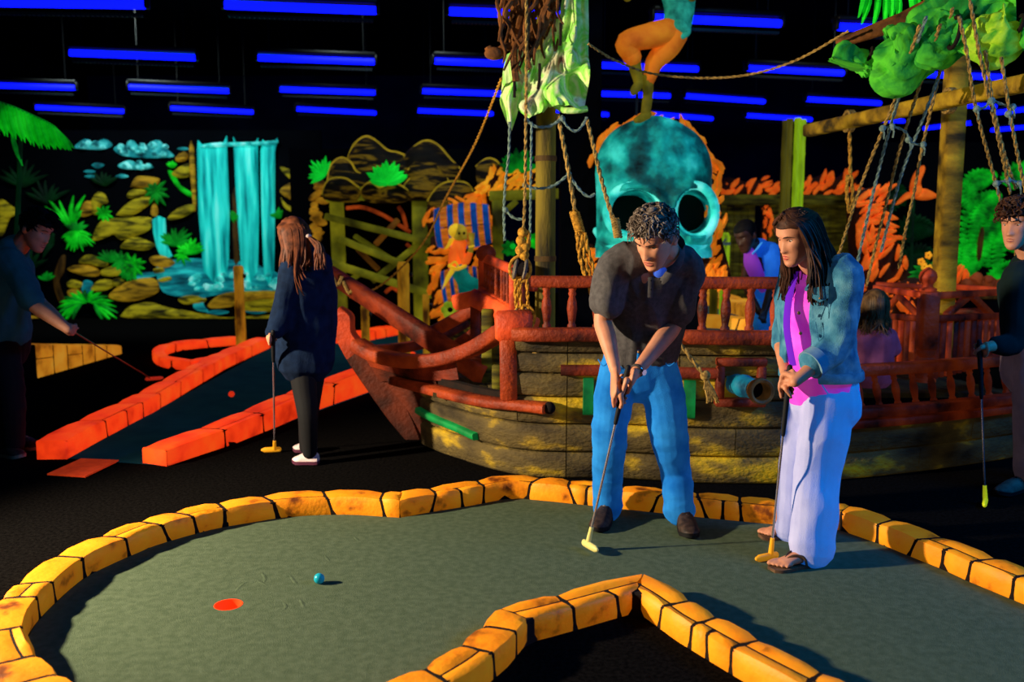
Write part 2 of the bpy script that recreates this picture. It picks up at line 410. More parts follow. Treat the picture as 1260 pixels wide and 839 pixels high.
curb_thing('stone_curb', 'small red orange curb loop on the black carpet by the wooden post', [V(q) for q in cr(loop, 2)], -1, .1, .13, mStoneR, .4, .7, 4, split=0)
curb_thing('stone_curb', 'red orange painted curb seen under the bowsprit behind the curled stem', [gnd(*p, 0) for p in ((430, 424), (462, 418), (492, 412))], 1, .12, .25, mStoneR, .3, .6, 6, split=.4)
MB().cbox(gnd(110, 577) + V((0, 0, .008)), (.1, .1, .01))
tp = [gnd(58, 585), gnd(105, 588), gnd(146, 568), gnd(100, 566)]
MB().loft([[p + V((0, 0, .002)) for p in tp], [p + V((0, 0, .012)) for p in tp]]).solo('tee_mat', M('orange_mat', [(205, 58, 20), (225, 70, 26)], sc=20, glow=.3, rough=.9), 'flat orange tee mat at the open end of the teal lane', 'tee mat', fix=True)
# sloped amber wall of a further lane
a, b = gnd(55, 463), gnd(151, 435)
wl = thing('ramp_wall', 'amber stone ramp wall tapering to the right beyond the man in dark teal', 'ramp wall', a)
a0, a1, b1 = a - (b - a).normalized() * .12, .40, .10
cbw = Curb([a0, a0.lerp(b, .33), a0.lerp(b, .66), b], 1, .34, .2, .1)
cbw.body().part('mortar_core', mMortar, wl, smooth=30)
q = 0
for i, ln in enumerate((.36, .3, .34, .3, .3, .4)):
    e = min(cbw.L[-1], q + ln * cbw.L[-1] / 2.0)
    if i in (0, 2):
        stone_mb(cbw, q, e, 0, cbw.h + cbw.w + .15, 0, 0).part('stone', mStoneA, wl); stone_mb(cbw, q, e, cbw.h + cbw.w + .15, cbw.T, 0, 0).part('stone', mStoneA, wl)
    else: stone_mb(cbw, q, e, 0, cbw.T, 0, 0).part('stone', mStoneA, wl)
    q = e
# raised far lane with yellow curbs seen through the ship's rail
ZL = .5
fa = [gnd(*p, ZL) for p in ((835, 364), (880, 380), (935, 398), (962, 407))]; fb = [gnd(*p, ZL) for p in ((826, 402), (880, 405), (938, 409), (1000, 414))]
lane2 = thing('putting_lane', 'raised grey teal carpet lane narrowing behind the rail of the ship', 'putting lane', (2.5, 10, 0))
LQ = [gnd(*p, ZL) for p in ((780, 358), (835, 362), (935, 396), (1000, 412), (900, 409), (780, 402))]
MB().loft([[V((p.x, p.y, 0)) for p in LQ], [V((p.x, p.y, ZL)) for p in LQ]]).part('platform', mNight, lane2, smooth=False, fix=True)
MB().loft([[p + V((0, 0, .001)) for p in LQ], [p + V((0, 0, .008)) for p in LQ]]).part('carpet', M('grey_teal_carpet', [(30, 62, 68), (46, 74, 80)], sc=3, glow=.35, rough=1), lane2, smooth=False, fix=True)
for nm, pth, h, w_, sd in (('far_curb', fa, .14, .3, 21), ('near_curb', fb, .12, .2, 22)):
    cb = Curb(pth, 1, h, w_); cbo = cb.body().part(nm, mMortar, lane2, smooth=30); cbo.location.z = ZL; before = set(bpy.data.objects)
    stones(cb, cbo, mStoneA, .4, .7, sd, .3)

# ---------------------------------------------------------------- balls
mBall = M('teal_ball', (20, 150, 170), rough=.3, glow=.1)
MB().ball(gnd(393, 719) + V((0, 0, .026)), .0225, n=20, m=12).solo('golf_ball', mBall, 'teal golf ball rolling towards the red cup', 'golf ball')
MB().ball(gnd(285, 489) + V((0, 0, .03)), .026, n=20, m=12).solo('golf_ball', M('red_ball', (255, 60, 24), rough=.3, glow=.5), 'orange red golf ball on the teal lane', 'golf ball')

# ---------------------------------------------------------------- blacklight fixtures hung below the black ceiling
TUBES = [(-7, 3, 178, 6), (277, 6, 462, 13), (553, 14, 700, 19), (805, 22, 960, 29), (1031, 33, 1180, 38), (86, 65, 240, 71), (318, 71, 460, 76), (535, 75, 662, 80), (733, 80, 858, 85), (920, 84, 1037, 90), (1123, 91, 1232, 95),
         (-40, 104, 92, 108), (159, 107, 281, 112), (345, 110, 461, 114), (520, 112, 632, 116), (730, 115, 824, 118), (843, 118, 940, 125), (992, 122, 1083, 127), (1137, 128, 1225, 131),
         (44, 132, 152, 137), (210, 133, 311, 138), (365, 134, 462, 139), (514, 136, 606, 140), (655, 137, 748, 141), (800, 140, 876, 146), (918, 142, 998, 147), (1040, 145, 1112, 149),
         (1137, 158, 1196, 151), (1220, 160, 1290, 154), (1222, 139, 1300, 130)]
ROWS = [(0, 5, 'front row'), (5, 11, 'second row'), (11, 19, 'third row'), (19, 27, 'rear row'), (27, 30, 'turned bank at right')]
fix0 = None
for i, (x0, y0, x1, y1) in enumerate(TUBES):
    z = 3.25; d0, d1 = ray(x0, y0), ray(x1, y1)
    A, B = gnd(x0, y0, z), gnd(x1, y1, z)
    ln = (B - A).length; mid = (A + B) / 2; yaw = atan2(B.y - A.y, B.x - A.x)
    row = next(r for r in ROWS if r[0] <= i < r[1]); k = i - row[0]
    lab = 'glowing blue blacklight tube, %s from left in the %s' % (('first', 'second', 'third', 'fourth', 'fifth', 'sixth', 'seventh', 'eighth')[k], row[2])
    if fix0 is None:
        fix0 = thing('blacklight_fixture', lab, 'light fixture', mid, 'hanging blacklight fixtures'); o = V(mid)
        MB().cbox(o + V((0, .03, .075)), (1.26, .16, .05), .012).part('housing', mHouse, fix0)
        MB().tube([o + V((-.6, 0, 0)), o + V((.6, 0, 0))], .036, 10, dome=True).part('tube', mTube, fix0)
        for sx in (-.63, .63): MB().cbox(o + V((sx, 0, .02)), (.03, .09, .1), .006).part('lamp_holder', mHouse, fix0)
        g = MB()
        for j in range(30): g.box(o + V((-.58 + j * .04, -.0, -.085)), (.004, .05, .022))
        g.box(o + V((0, -.027, -.085)), (1.18, .004, .022)); g.box(o + V((0, .027, -.085)), (1.18, .004, .022))
        g.part('louver', mGuard, fix0, smooth=False)
        for sx in (-.5, .5): MB().tube([o + V((sx, .03, .09)), o + V((sx, .03, 4.6 - 3.25))], .006, 5).part('hanger', mHouse, fix0)
        fx = fix0
    else:
        fx = copy_tree(fix0); fx.location = mid; fx['label'] = lab
    fx.rotation_euler.z = yaw; fx.scale.x = max(.7, min(1.25, ln / 1.22))
# ---------------------------------------------------------------- painted jungle: thin carved and painted pieces on black boards
G1 = .36
def gl(name, cols, sc=4, st=(1, 1, 1), g=G1, **kw): return M(name, cols, sc=sc, st=st, glow=g, rough=.8, bump=.2, bsc=20, **kw)
mRockA = gl('olive_rock_paint', [(10, 9, 3), (70, 66, 8), (176, 160, 24), (120, 112, 16)], sc=2.6, st=(1, 1, 4.5), dist=.6, pos=[.3, .42, .6, .74], rot=(0, .35, 0), g=.4)
mRockB = gl('ochre_rock_paint', [(14, 9, 3), (104, 78, 12), (190, 146, 28), (110, 88, 14)], sc=2.6, st=(1, 1, 4.5), dist=.6, pos=[.3, .42, .6, .74], rot=(0, -.4, 0), g=.4)
mFall = gl('cyan_waterfall_paint', [(2, 90, 100), (10, 176, 170), (40, 230, 214), (130, 255, 240)], sc=2.2, st=(5, 1, .45), pos=[.28, .42, .58, .78], g=.5)
mPool = gl('cyan_pool_paint', [(4, 60, 72), (10, 120, 130), (40, 204, 200)], sc=2.0, st=(1, 1, 6), pos=[.32, .5, .7], g=.5)
mFoam = gl('foam_paint', [(10, 140, 140), (60, 220, 206), (170, 255, 245)], sc=7, pos=[.35, .52, .7], g=.5)
mCloud = gl('cloud_paint', [(6, 46, 56), (24, 136, 140), (90, 214, 206)], sc=4, pos=[.34, .52, .72], g=.6)
mCloudL = gl('light_cloud_paint', [(14, 90, 96), (80, 206, 200), (150, 240, 230)], sc=9, pos=[.4, .54, .7], g=.5)
mLeaf = gl('green_leaf_paint', [(2, 110, 14), (8, 190, 24), (30, 226, 40)], sc=5, g=.4)
mLeafD = gl('deep_green_leaf_paint', [(2, 56, 12), (4, 120, 24), (10, 150, 34)], sc=5, g=.6)
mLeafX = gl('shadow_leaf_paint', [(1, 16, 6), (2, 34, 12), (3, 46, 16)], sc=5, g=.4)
mTrunk = gl('brown_trunk_paint', [(24, 14, 4), (70, 48, 12)], sc=4, st=(4, 1, 1), g=.5)
YM = 14.6
mur = thing('jungle_mural', 'black wall mural of a cyan waterfall, olive rocks and green ferns', 'mural', at(215, 390, YM))
tl, br = at(-60, 160, YM), at(400, 392, YM)
MB().box(((tl.x + br.x) / 2, YM + .06, (tl.z + .02) / 2), (br.x - tl.x, .08, tl.z - .02)).part('board', mNight, mur, smooth=False)
def mp(pts, name, mat, par, Y, thick=.07, k=4, dy=0):
    MB().relief([at(x, y, Y - dy) for x, y in pts], thick, k=k).part(name, mat, par)
rocks = '''162,229 170,217 194,219 194,226 180,231 163,230|157,242 162,234 177,233 179,239 165,244|145,263 158,250 172,243 187,242 188,247 175,258 160,266 147,265|187,263 190,250 194,258 192,266|115,295 122,276 135,269 182,267 186,275 183,283 168,290 150,295 140,288 128,293
149,304 158,294 170,292 183,297 191,302 178,308 160,306|100,265 104,250 111,247 117,252 114,262 106,266|115,262 114,246 122,236 130,241 132,250 124,252 120,264|98,322 106,314 118,315 132,323 128,328 110,325|84,331 95,326 112,327 123,334 118,340 100,338|125,333 140,327 152,332 150,338 130,340
84,347 92,344 103,350 98,354 86,353|85,357 94,355 100,361 92,365 86,363|114,353 122,345 135,344 142,350 128,358 115,358|138,346 146,342 154,348 146,353|135,363 150,350 170,343 187,342 195,350 193,360 178,367 160,371 142,369|150,387 163,375 185,372 205,378 240,386 230,391 195,391 170,391 152,390
220,367 235,363 252,366 250,372 228,374|257,374 275,361 310,358 345,358 347,364 320,370 300,371 285,377 262,379|298,376 316,364 345,371 345,381 310,384|222,381 260,389 300,391 347,386 347,392 260,393 222,392|185,317 200,314 216,323 205,329 190,326|190,331 200,329 203,334 192,336|195,344 208,340 212,344 200,347
217,194 226,187 231,190 229,197 219,199|212,214 224,204 233,202 234,215 222,219|207,268 220,256 238,251 239,259 228,266 212,271|345,236 355,226 375,222 378,236 372,251 360,247|346,243 350,250 370,259 371,264 352,257|0,247 12,252 24,263 12,268 2,290 -8,280|37,389 45,390 57,396 40,398|345,205 372,215 384,224 360,222'''
for i, r in enumerate(rocks.replace('\n', '|').split('|')):
    pts = [tuple(map(float, p.split(','))) for p in r.split()]
    mp(pts, 'painted_rock', mRockA if i % 3 else mRockB, mur, YM, .10)
for r in ('92,181 102,172 110,172 116,178 128,171 138,178 130,183 120,184 100,183', '140,183 148,179 154,181 158,174 164,173 172,182 180,183 188,174 196,173 205,183 214,192 200,194 175,194 150,191', '145,204 155,198 163,198 172,204 188,205 180,208 155,208', '113,203 120,200 128,203 120,207', '103,211 110,209 117,211 110,213', '142,217 150,214 158,217 150,219', '104,217 112,215 119,217 112,219', '218,183 226,181 232,183 225,185'):
    mp([tuple(map(float, p.split(','))) for p in r.split()], 'painted_cloud', mCloud, mur, YM, .03)
rnd = random.Random(19)
for x0, x1, y0, y1, n in ((98, 136, 174, 183, 9), (146, 206, 177, 193, 20), (150, 184, 200, 207, 9)):
    for i in range(n):
        x = rnd.uniform(x0, x1); y = rnd.uniform(y0, y1); r = rnd.uniform(2.5, 5)
        mp([(x - r, y + .6), (x - r * .4, y - r * .8), (x + r * .6, y - r * .7), (x + r, y + r * .2), (x + r * .2, y + r * .5)], 'cloud_puff', mCloudL, mur, YM, .05, k=3, dy=.05)
for r in ('243,186 249,178 276,175 279,180 281,336 251,336', '288,180 291,177 315,175 317,184 317,334 298,336', '321,186 328,176 342,173 338,186 337,334 325,334'):
    mp([tuple(map(float, p.split(','))) for p in r.split()], 'waterfall', mFall, mur, YM, .07, k=2)
mp([(246, 181), (262, 176), (300, 175), (330, 174), (342, 173), (336, 178), (300, 179), (262, 181)], 'waterfall_lip', mFoam, mur, YM, .06, dy=.06, k=2)
mp([(188, 270), (203, 269), (204, 298), (212, 315), (201, 316), (193, 304)], 'small_waterfall', mFall, mur, YM, .06, k=2)
mp([(193, 326), (214, 319), (250, 318), (300, 322), (345, 338), (346, 357), (300, 359), (272, 362), (250, 366), (236, 366), (206, 362), (196, 350)], 'pool', mPool, mur, YM, .03, k=3)
mp([(243, 364), (254, 362), (250, 374), (256, 383), (244, 382), (238, 376)], 'stream', mPool, mur, YM, .06)
mp([(158, 339), (178, 335), (195, 336), (186, 341), (166, 343)], 'stream', mPool, mur, YM, .05)
mp([(104, 345), (114, 348), (110, 360), (101, 358)], 'stream', mPool, mur, YM, .05)
for cx, cy in ((268, 384), (316, 383)): mp([(cx - 14, cy), (cx, cy - 3), (cx + 14, cy), (cx, cy + 3)], 'puddle', mPool, mur, YM, .08)
rnd = random.Random(5)
for i in range(22):
    x = rnd.uniform(236, 344); y = rnd.uniform(334, 356); r = rnd.uniform(3, 7)
    mp([(x - r, y + 1), (x - r * .4, y - r * .8), (x + r * .6, y - r * .7), (x + r, y + r * .2), (x + r * .2, y + r * .6)], 'foam_puff', mFoam, mur, YM, .05, k=3, dy=.06)
mp([(233, 183), (238, 181), (241, 250), (238, 254)], 'painted_trunk', mRockB, mur, YM, .05, k=2)
mp([(74, 318), (80, 315), (78, 335), (72, 347), (80, 371), (74, 373), (66, 346)], 'painted_trunk', mTrunk, mur, YM, .05)
mp([(286, 240), (292, 240), (294, 322), (288, 322)], 'painted_trunk', mTrunk, mur, YM, .04, k=2)
mp([(207, 210), (214, 212), (222, 228), (238, 238), (240, 245), (224, 236), (212, 222)], 'painted_vine', mLeaf, mur, YM, .05)
def blade(base, tip, wd, n=V((0, -1, 0)), sag=0, out=.05, leaf=None):
    """a pointed, curved leaf blade"""
    b, t = V(base), V(tip); d = t - b; L = d.length; sd = d.cross(n).normalized(); mb = leaf or MB(); rows = []
    for i in range(6):
        u = i / 5; p = b + d * u - V((0, 0, sag * u * u)) + n * (out * sin(pi * u * .9)); ww = wd * (sin(pi * min(1, u * .86 + .14)) ** .7) * (1 if u < 1 else .05)
        rows.append([p - sd * ww - n * .01, p + n * (wd * .5), p + sd * ww - n * .01, p - n * .02])
    mb.loft(rows); return mb
def fan(cx, cy, r, n, a0, a1, mat, par, Y, wd=.035, sag=.1, name='painted_leaf', ry=1, n3=V((0, -1, 0)), rnd=random.Random(9)):
    b = at(cx, cy, Y) + n3 * .03; sc = Y / F
    for i in range(n):
        a = R(a0 + (a1 - a0) * (i + .5) / n + rnd.uniform(-5, 5)); l = r * sc * rnd.uniform(.75, 1.05)
        blade(b, b + V((cos(a) * l, 0, sin(a) * l * ry)), wd, n3, sag * l, .06).part(name, mat, par)
for a in ((88, 278, 46, 6, 40, 150, mLeaf), (97, 284, 24, 13, 190, 350, mLeaf), (97, 284, 18, 5, 20, 160, mLeafD), (130, 262, 13, 9, 0, 360, mLeaf), (194, 236, 18, 10, 0, 360, mLeafD), (138, 322, 20, 8, 20, 170, mLeafD), (152, 322, 18, 10, 0, 360, mLeafD), (166, 326, 18, 11, 0, 360, mLeaf), (160, 334, 14, 8, 180, 360, mLeafD),
          (218, 302, 26, 10, 20, 165, mLeafD), (236, 312, 22, 9, 10, 170, mLeaf), (226, 314, 12, 7, 0, 360, mLeaf), (60, 344, 12, 7, 20, 160, mLeafD), (285, 260, 14, 4, 280, 340, mLeafD), (345, 268, 14, 5, 60, 170, mLeafD), (214, 206, 9, 5, 30, 150, mLeaf),
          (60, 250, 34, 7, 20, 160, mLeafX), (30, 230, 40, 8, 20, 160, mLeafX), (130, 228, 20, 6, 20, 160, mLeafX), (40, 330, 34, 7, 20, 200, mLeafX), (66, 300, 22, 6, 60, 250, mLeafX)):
    fan(*a[:6], a[6], mur, YM, wd=.028 if a[2] < 16 else .034)
fl_ = at(112, 375, YM) + V((0, -.1, 0))    # one big split leaf low on the mural
for i in range(19):
    a = R(-150 + i * 16.5); l = .42 * (1.0 if -140 < -150 + i * 16.5 < 140 else .7); b0 = fl_ + V((.10 * (i - 9) / 9, 0, .05))
    blade(b0, b0 + V((sin(a) * l, -.02, cos(a) * l * .78 - .02)), .034, sag=.10, out=.08).part('painted_leaf', mLeaf if i % 3 else mLeafD, mur)

# ---------------------------------------------------------------- real palm at the left edge: a big frond over the man
Pq = 7.4
palm = thing('palm_plant', 'hanging green palm frond at the left edge above the man in dark teal', 'plant', at(-30, 420, Pq))
spine = [at(x, y, Pq) for x, y in ((-60, 128), (-20, 122), (10, 129), (40, 142), (62, 153), (72, 164))]
MB().tube([V(q) for q in cr(spine, 4)], .008, 6).part('leaf_stem', mLeafD, palm)
sp = [V(q) for q in cr(spine, 6)]
for i in range(2, len(sp) - 1):
    u = i / len(sp); l = .27 * (1 - .55 * max(0, u - .55) / .45)
    blade(sp[i], sp[i] + V((.03 + .08 * u, -.03 + .02 * (i % 2), -l)), .028, V((.2, -1, .1)), 0, .02).part('leaflet', mLeaf, palm)
    blade(sp[i], sp[i] + V((.05, .16, -l * .8)), .022, V((.2, -1, .1)), 0, .02).part('leaflet', mLeafD, palm)
st2 = [at(x, y, Pq) for x, y in ((14, 166), (22, 182), (28, 204))]
blade(st2[0], st2[2], .022, out=.02).part('leaflet', mLeafD, palm)
for s in ((10, 420, 20, 300, 26, 165), (-30, 420, -10, 300, -25, 130)):
    MB().tube([V(q) for q in cr([at(s[0], s[1], Pq), at(s[2], s[3], Pq), at(s[4], s[5], Pq)], 5)], [.03 - .0014 * i for i in range(11)], 7).part('stem', mLeafX, palm)
MB().lathe(at(-10, 432, Pq) * 1 + V((0, 0, 0)), at(-10, 405, Pq), [(0, .16), (.3, .2), (.9, .22), (1, .18)], 14).part('pot', mHouse, palm)

# ---------------------------------------------------------------- cave mouth with timber frame (centre left)
YC = 12.2
mCave = gl('cave_rock_paint', [(6, 4, 2), (18, 12, 4), (110, 84, 12), (26, 18, 5)], sc=2.6, st=(1.0, 1, 5), dist=1.0, g=.5, pos=[.34, .5, .62, .7], rot=(0, -.5, 0))
mRim = gl('olive_rim_paint', [(120, 100, 16), (170, 140, 24)], sc=8, g=.55)
mTimb = M('olive_timber', [(34, 32, 6), (92, 92, 14), (140, 134, 22)], sc=2.2, st=(1, 1, 1), rough=.85, glow=.55, bump=.3, bsc=16)
mTimbB = M('brown_timber', [(50, 28, 6), (120, 74, 16)], sc=3, rough=.85, glow=.45, bump=.3, bsc=16)
cave = thing('cave_set', 'dark olive rock mounds over a cave mouth framed in olive timbers', 'stage set', at(470, 400, YC))
MB().box((at(470, 300, YC).x, YC + .5, 1.25), (2.6, .08, 2.5)).part('backboard', mNight, cave, smooth=False)
def mound(top, base, par, mat, rim, Y, name='painted_mound', dy=0, th=.22):
    pts = top + [(top[-1][0] - (top[-1][0] - top[0][0]) * .12, base), ((top[0][0] + top[-1][0]) / 2, base + 2), (top[0][0] + (top[-1][0] - top[0][0]) * .12, base)]
    o = MB().relief([at(x, y, Y - dy) for x, y in pts], th, k=4, back=.12).part(name, mat, par)
    if rim:
        e = [V(q) + V((0, -th * .33, 0)) for q in cr([at(x, y, Y - dy) for x, y in top], 4)]
        MB().tube(e, .018, 6).part('rim', rim, o)
    return o
for i, (top, base) in enumerate((([(428, 202), (436, 180), (450, 169), (462, 173), (478, 186), (492, 189), (508, 198), (520, 215)], 240), ([(498, 194), (515, 178), (527, 174), (540, 180), (556, 198), (566, 208)], 244), ([(404, 232), (408, 206), (420, 195), (432, 200), (440, 212), (455, 215), (462, 227)], 244),
                                ([(503, 210), (515, 198), (527, 196), (540, 205), (549, 215), (553, 230)], 244), ([(496, 233), (505, 221), (518, 215), (530, 222), (541, 230)], 246), ([(398, 240), (406, 222), (425, 220), (438, 228), (447, 236)], 247), ([(445, 235), (456, 225), (468, 232), (480, 227), (492, 228), (506, 238)], 248),
                                ([(527, 248), (540, 230), (556, 224), (574, 226), (582, 236)], 262), ([(586, 206), (600, 196), (612, 200), (616, 212)], 232))):
    mound(top, base, cave, mCave, mRim, YC, dy=.06 * i)
def leafburst(cx, cy, r, n, Y, par, mat, a0=0, a1=180, wd=.04):
    fan(cx, cy, r, n, a0, a1, mat, par, Y, wd=wd, sag=-.05, name='leaf')
mLime = gl('bright_green_leaf', [(6, 190, 40), (20, 236, 60)], sc=5, g=.5)
for nm, lb, x, y, r, n, a0, a1, wd in (('agave_plant', 'bright green spiky plant on the dark rock mounds above the timber frame', 477, 226, 28, 13, 5, 178, .05), ('agave_plant', 'bright green spiky plant at the left end of the rock mounds', 400, 216, 22, 10, 60, 215, .03)):
    p = thing(nm, lb, 'plant', at(x, y + 4, YC - .6)); leafburst(x, y, r, n, YC - .6, p, mLime, a0, a1, wd)
rnd = random.Random(11)
mRockC = gl('ochre_column_paint', [(40, 24, 4), (150, 104, 20), (196, 144, 30)], sc=5, g=.5)
for i in range(16):    # knobbly rock column down the left side
    y = 226 + i * 5.2; x = 393 - 9 * (i / 15) + rnd.uniform(-5, 6)
    MB().ball(at(x, y, YC - .2), (rnd.uniform(.05, .1), .07, rnd.uniform(.03, .055)), Matrix.Rotation(rnd.uniform(-.6, .6), 3, 'Y'), 8, 6).part('rock_knob', mRockC, cave)
for p0, p1, wd, dy, mm in (((401, 240), (534, 235), .17, .35, mTimb), ((414, 246), (420, 400), .17, .28, mTimb), ((516, 242), (519, 400), .19, .28, mTimb), ((400, 266), (534, 300), .085, .45, mTimb), ((418, 294), (502, 328), .085, .42, mTimb), ((402, 322), (536, 364), .095, .44, mTimb), ((458, 346), (536, 284), .08, .36, mTimb), ((436, 290), (480, 318), .06, .3, mTimb),
                            ((462, 301), (490, 270), .07, .38, mTimbB), ((440, 306), (466, 332), .06, .3, mTimbB), ((424, 350), (446, 334), .07, .36, mTimb)):
    MB().beam(at(*p0, YC - dy), at(*p1, YC - dy), wd, .1, V((0, -1, 0))).part('timber', mm, cave)
mRoot = gl('orange_root_paint', [(90, 30, 10), (190, 76, 24)], sc=6, g=.5)
for pts in ([(426, 256), (446, 255), (470, 264), (490, 276), (505, 286)], [(490, 254), (496, 264), (500, 280)], [(500, 300), (508, 308), (512, 320)], [(474, 360), (482, 354), (490, 358)]):
    MB().tube([V(q) for q in cr([at(x, y, YC + .1) for x, y in pts], 4)], .025, 6).part('root', mRoot, cave)

# ---------------------------------------------------------------- twisted orange rock: bodies covered with rope-like strands
def lava(name, label, outline, Y, mat, seed, dens=1.0, th=.25, dir0=None, cat='rock', par=None, r=.032, ln=.2):
    rnd = random.Random(seed); P = [at(x, y, Y) for x, y in outline]
    lo = min(p.z for p in P); c = sum(P, V()) / len(P)
    t = par or thing(name, label, cat, (c.x, Y, lo))
    MB().relief(P, th * .45, k=3, back=.1, hollow=.2).part('rock_body', mLavaCore, t)
    xs = [p[0] for p in outline]; ys = [p[1] for p in outline]
    def inside(x, y):
        k = False
        for i in range(len(outline)):
            (x1, y1), (x2, y2) = outline[i - 1], outline[i]
            if (y1 > y) != (y2 > y) and x < (x2 - x1) * (y - y1) / (y2 - y1) + x1: k = not k
        return k
    area = abs(sum(outline[i - 1][0] * outline[i][1] - outline[i][0] * outline[i - 1][1] for i in range(len(outline)))) / 2 * (Y / F) ** 2
    n = int(area / (r * 2.2 * ln) * 2.1 * dens); got = 0; tries = 0
    while got < n and tries < n * 12:
        tries += 1; x = rnd.uniform(min(xs), max(xs)); y = rnd.uniform(min(ys), max(ys))
        if not inside(x, y): continue
        p = at(x, y, Y); e = (p - c); d = max(0, 1 - (e.length / (.6 * max((q - c).length for q in P))) ** 2)
        p = p + V((0, -th * (.2 + .35 * d) - rnd.uniform(.0, .05), 0))
        fld = noise.noise(V((p.x * 2.2, p.z * 2.2, seed))) * 2.2 + (dir0 if dir0 is not None else .8) + rnd.uniform(-.35, .35)
        l = ln * rnd.uniform(.6, 1.3) / 2; a = V((cos(fld), 0, sin(fld))) * l; q = V((-a.z, 0, a.x)) * rnd.uniform(-.5, .5)
        rr = r * rnd.uniform(.75, 1.2)
        MB().tube([p - a + V((0, .02, 0)), p - a * .45 + q * .5, p + a * .35 + q * .5, p + a + V((0, .02, 0))], [rr * .35, rr, rr * .95, rr * .3], 6).part('rock_strand', mat, t)
        got += 1
    return t
mLavaCore = gl('dark_rock_core', [(26, 10, 3), (50, 20, 5)], sc=6, g=.25)
mLavaY = gl('yellow_orange_rock', [(214, 124, 16), (252, 176, 34)], sc=9, g=.62)
mLavaO = gl('orange_rock', [(226, 92, 20), (255, 128, 34)], sc=9, g=.62)
mLavaR = gl('red_orange_rock', [(232, 84, 14), (255, 118, 30)], sc=9, g=.42)
mLavaB = gl('amber_rock', [(210, 100, 12), (246, 140, 26)], sc=9, g=.45)
lava('rock_arch', 'yellow orange twisted rock above the small timber frame left of the mast', [(589, 236), (592, 218), (604, 206), (618, 202), (634, 210), (650, 208), (661, 203), (661, 234), (630, 238)], 11.6, mLavaY, 1, par=cave)
lava('rock_arch', 'orange twisted rock over the painted barrel', [(524, 272), (527, 252), (545, 240), (556, 235), (572, 240), (584, 238), (596, 228), (606, 250), (606, 300), (604, 340), (598, 342), (596, 262), (578, 256), (548, 258), (536, 268), (530, 285)], 11.7, mLavaB, 2, th=.16, par=cave)
lava('rock_arch', 'orange twisted rock beside the drinking pirate figure', [(530, 292), (540, 296), (552, 302), (556, 322), (545, 328), (546, 372), (552, 392), (536, 392), (529, 350), (530, 330)], 11.6, mLavaB, 3, th=.14, par=cave)
lava('rock_arch', 'orange twisted rock between the pirate figure and the lattice', [(588, 304), (598, 296), (606, 300), (606, 330), (596, 338), (586, 326)], 11.6, mLavaB, 4, th=.12, par=cave)
f2 = thing('timber_arch', 'olive timber corner arch under the yellow rock by the mast', 'timber arch', at(612, 330, 11.4))
for p0, p1, wd in (((602, 241), (690, 238), .12), ((612, 246), (613, 330), .13), ((617, 264), (636, 247), .07)):
    MB().beam(at(*p0, 11.3), at(*p1, 11.3), wd, .1, V((0, -1, 0))).part('timber', mTimb, f2)
p = thing('fern_plant', 'green fern on top of the yellow rock by the mast', 'plant', at(636, 212, 11.5)); leafburst(636, 210, 26, 14, 11.5, p, mLeafD, 0, 180, .045)
p = thing('leafy_plant', 'small green plant beside the hanging pulley ropes', 'plant', at(634, 320, 9.5))
leafburst(628, 306, 12, 8, 9.5, p, mLeafD, 0, 360, .03); leafburst(655, 296, 12, 8, 9.5, p, mLeaf, 0, 360, .03); MB().ball(at(631, 303, 9.4), .03).part('bud', mLime, p)
MB().tube([at(634, 322, 9.5), at(634, 455, 9.5)], .02, 6).part('stem', mLeafX, p)

# barrel and drinking pirate figure
YB = 11.2
mStave = gl('orange_stave_paint', [(150, 74, 16), (226, 128, 34)], sc=4, st=(1, 1, 5), g=.5)
mHoop = gl('blue_hoop_paint', [(2, 40, 100), (8, 76, 160)], sc=6, g=.5)
def barrel(a, b, r, label, nst=16):
    a, b = V(a), V(b); t = thing('barrel', label, 'barrel', (a.x, a.y, min(a.z, b.z) - r)); d = (b - a).normalized(); x = d.orthogonal().normalized(); y = d.cross(x)
    rad = lambda u: r * (.82 + .18 * sin(pi * u))
    for i in range(nst):
        mb = MB(); rows = []
        for k in range(7):
            u = k / 6; g = []
            for off, q in ((.08, 1.0), (.5, 1.012), (.92, 1.0), (.92, .9), (.08, .9)):
                an = 2 * pi * (i + off) / nst; g.append(a + (b - a) * u + (x * cos(an) + y * sin(an)) * rad(u) * q)
            rows.append(g)
        mb.loft(rows).part('stave', mStave, t)
    for u in (.06, .30, .50, .72, .93):
        mb = MB(); rows = []
        for uu, q in ((u - .055, .98), (u - .05, 1.035), (u + .05, 1.035), (u + .055, .98)):
            uu = max(0, min(1, uu)); rows.append([a + (b - a) * uu + (x * cos(2 * pi * j / 28) + y * sin(2 * pi * j / 28)) * rad(uu) * q for j in range(28)])
        mb.loft(rows, cap=False).part('hoop', mHoop, t)
    for e in (a + d * .02, b - d * .02): MB().tube([e, e + d * .004], rad(0) * .93, 20).part('barrel_head', mTimbB, t)
    return t
barrel(at(536, 281, YB), at(604, 275, YB), .27, 'orange barrel with blue hoops above the drinking pirate figure')
barrel(at(545, 356, YB + .25), at(590, 350, YB + .25), .26, 'blue banded barrel behind the legs of the pirate figure')
fig = thing('pirate_figure', 'painted pirate figure in orange shirt drinking by the barrel', 'figure', at(566, 384, YB - .5))
yf = YB - .45; q = lambda x, y, d=0: at(x, y, yf - d)
mSkinF = gl('figure_skin_paint', [(120, 100, 20), (190, 160, 40)], sc=9, g=.5)
mShF = gl('figure_orange_shirt', [(230, 84, 20), (255, 112, 32)], sc=6, g=.6); mPaF = gl('figure_teal_trousers', [(2, 84, 76), (6, 130, 116)], sc=6, g=.5); mYeF = gl('figure_yellow_paint', [(214, 168, 24), (246, 196, 40)], sc=8, g=.6)
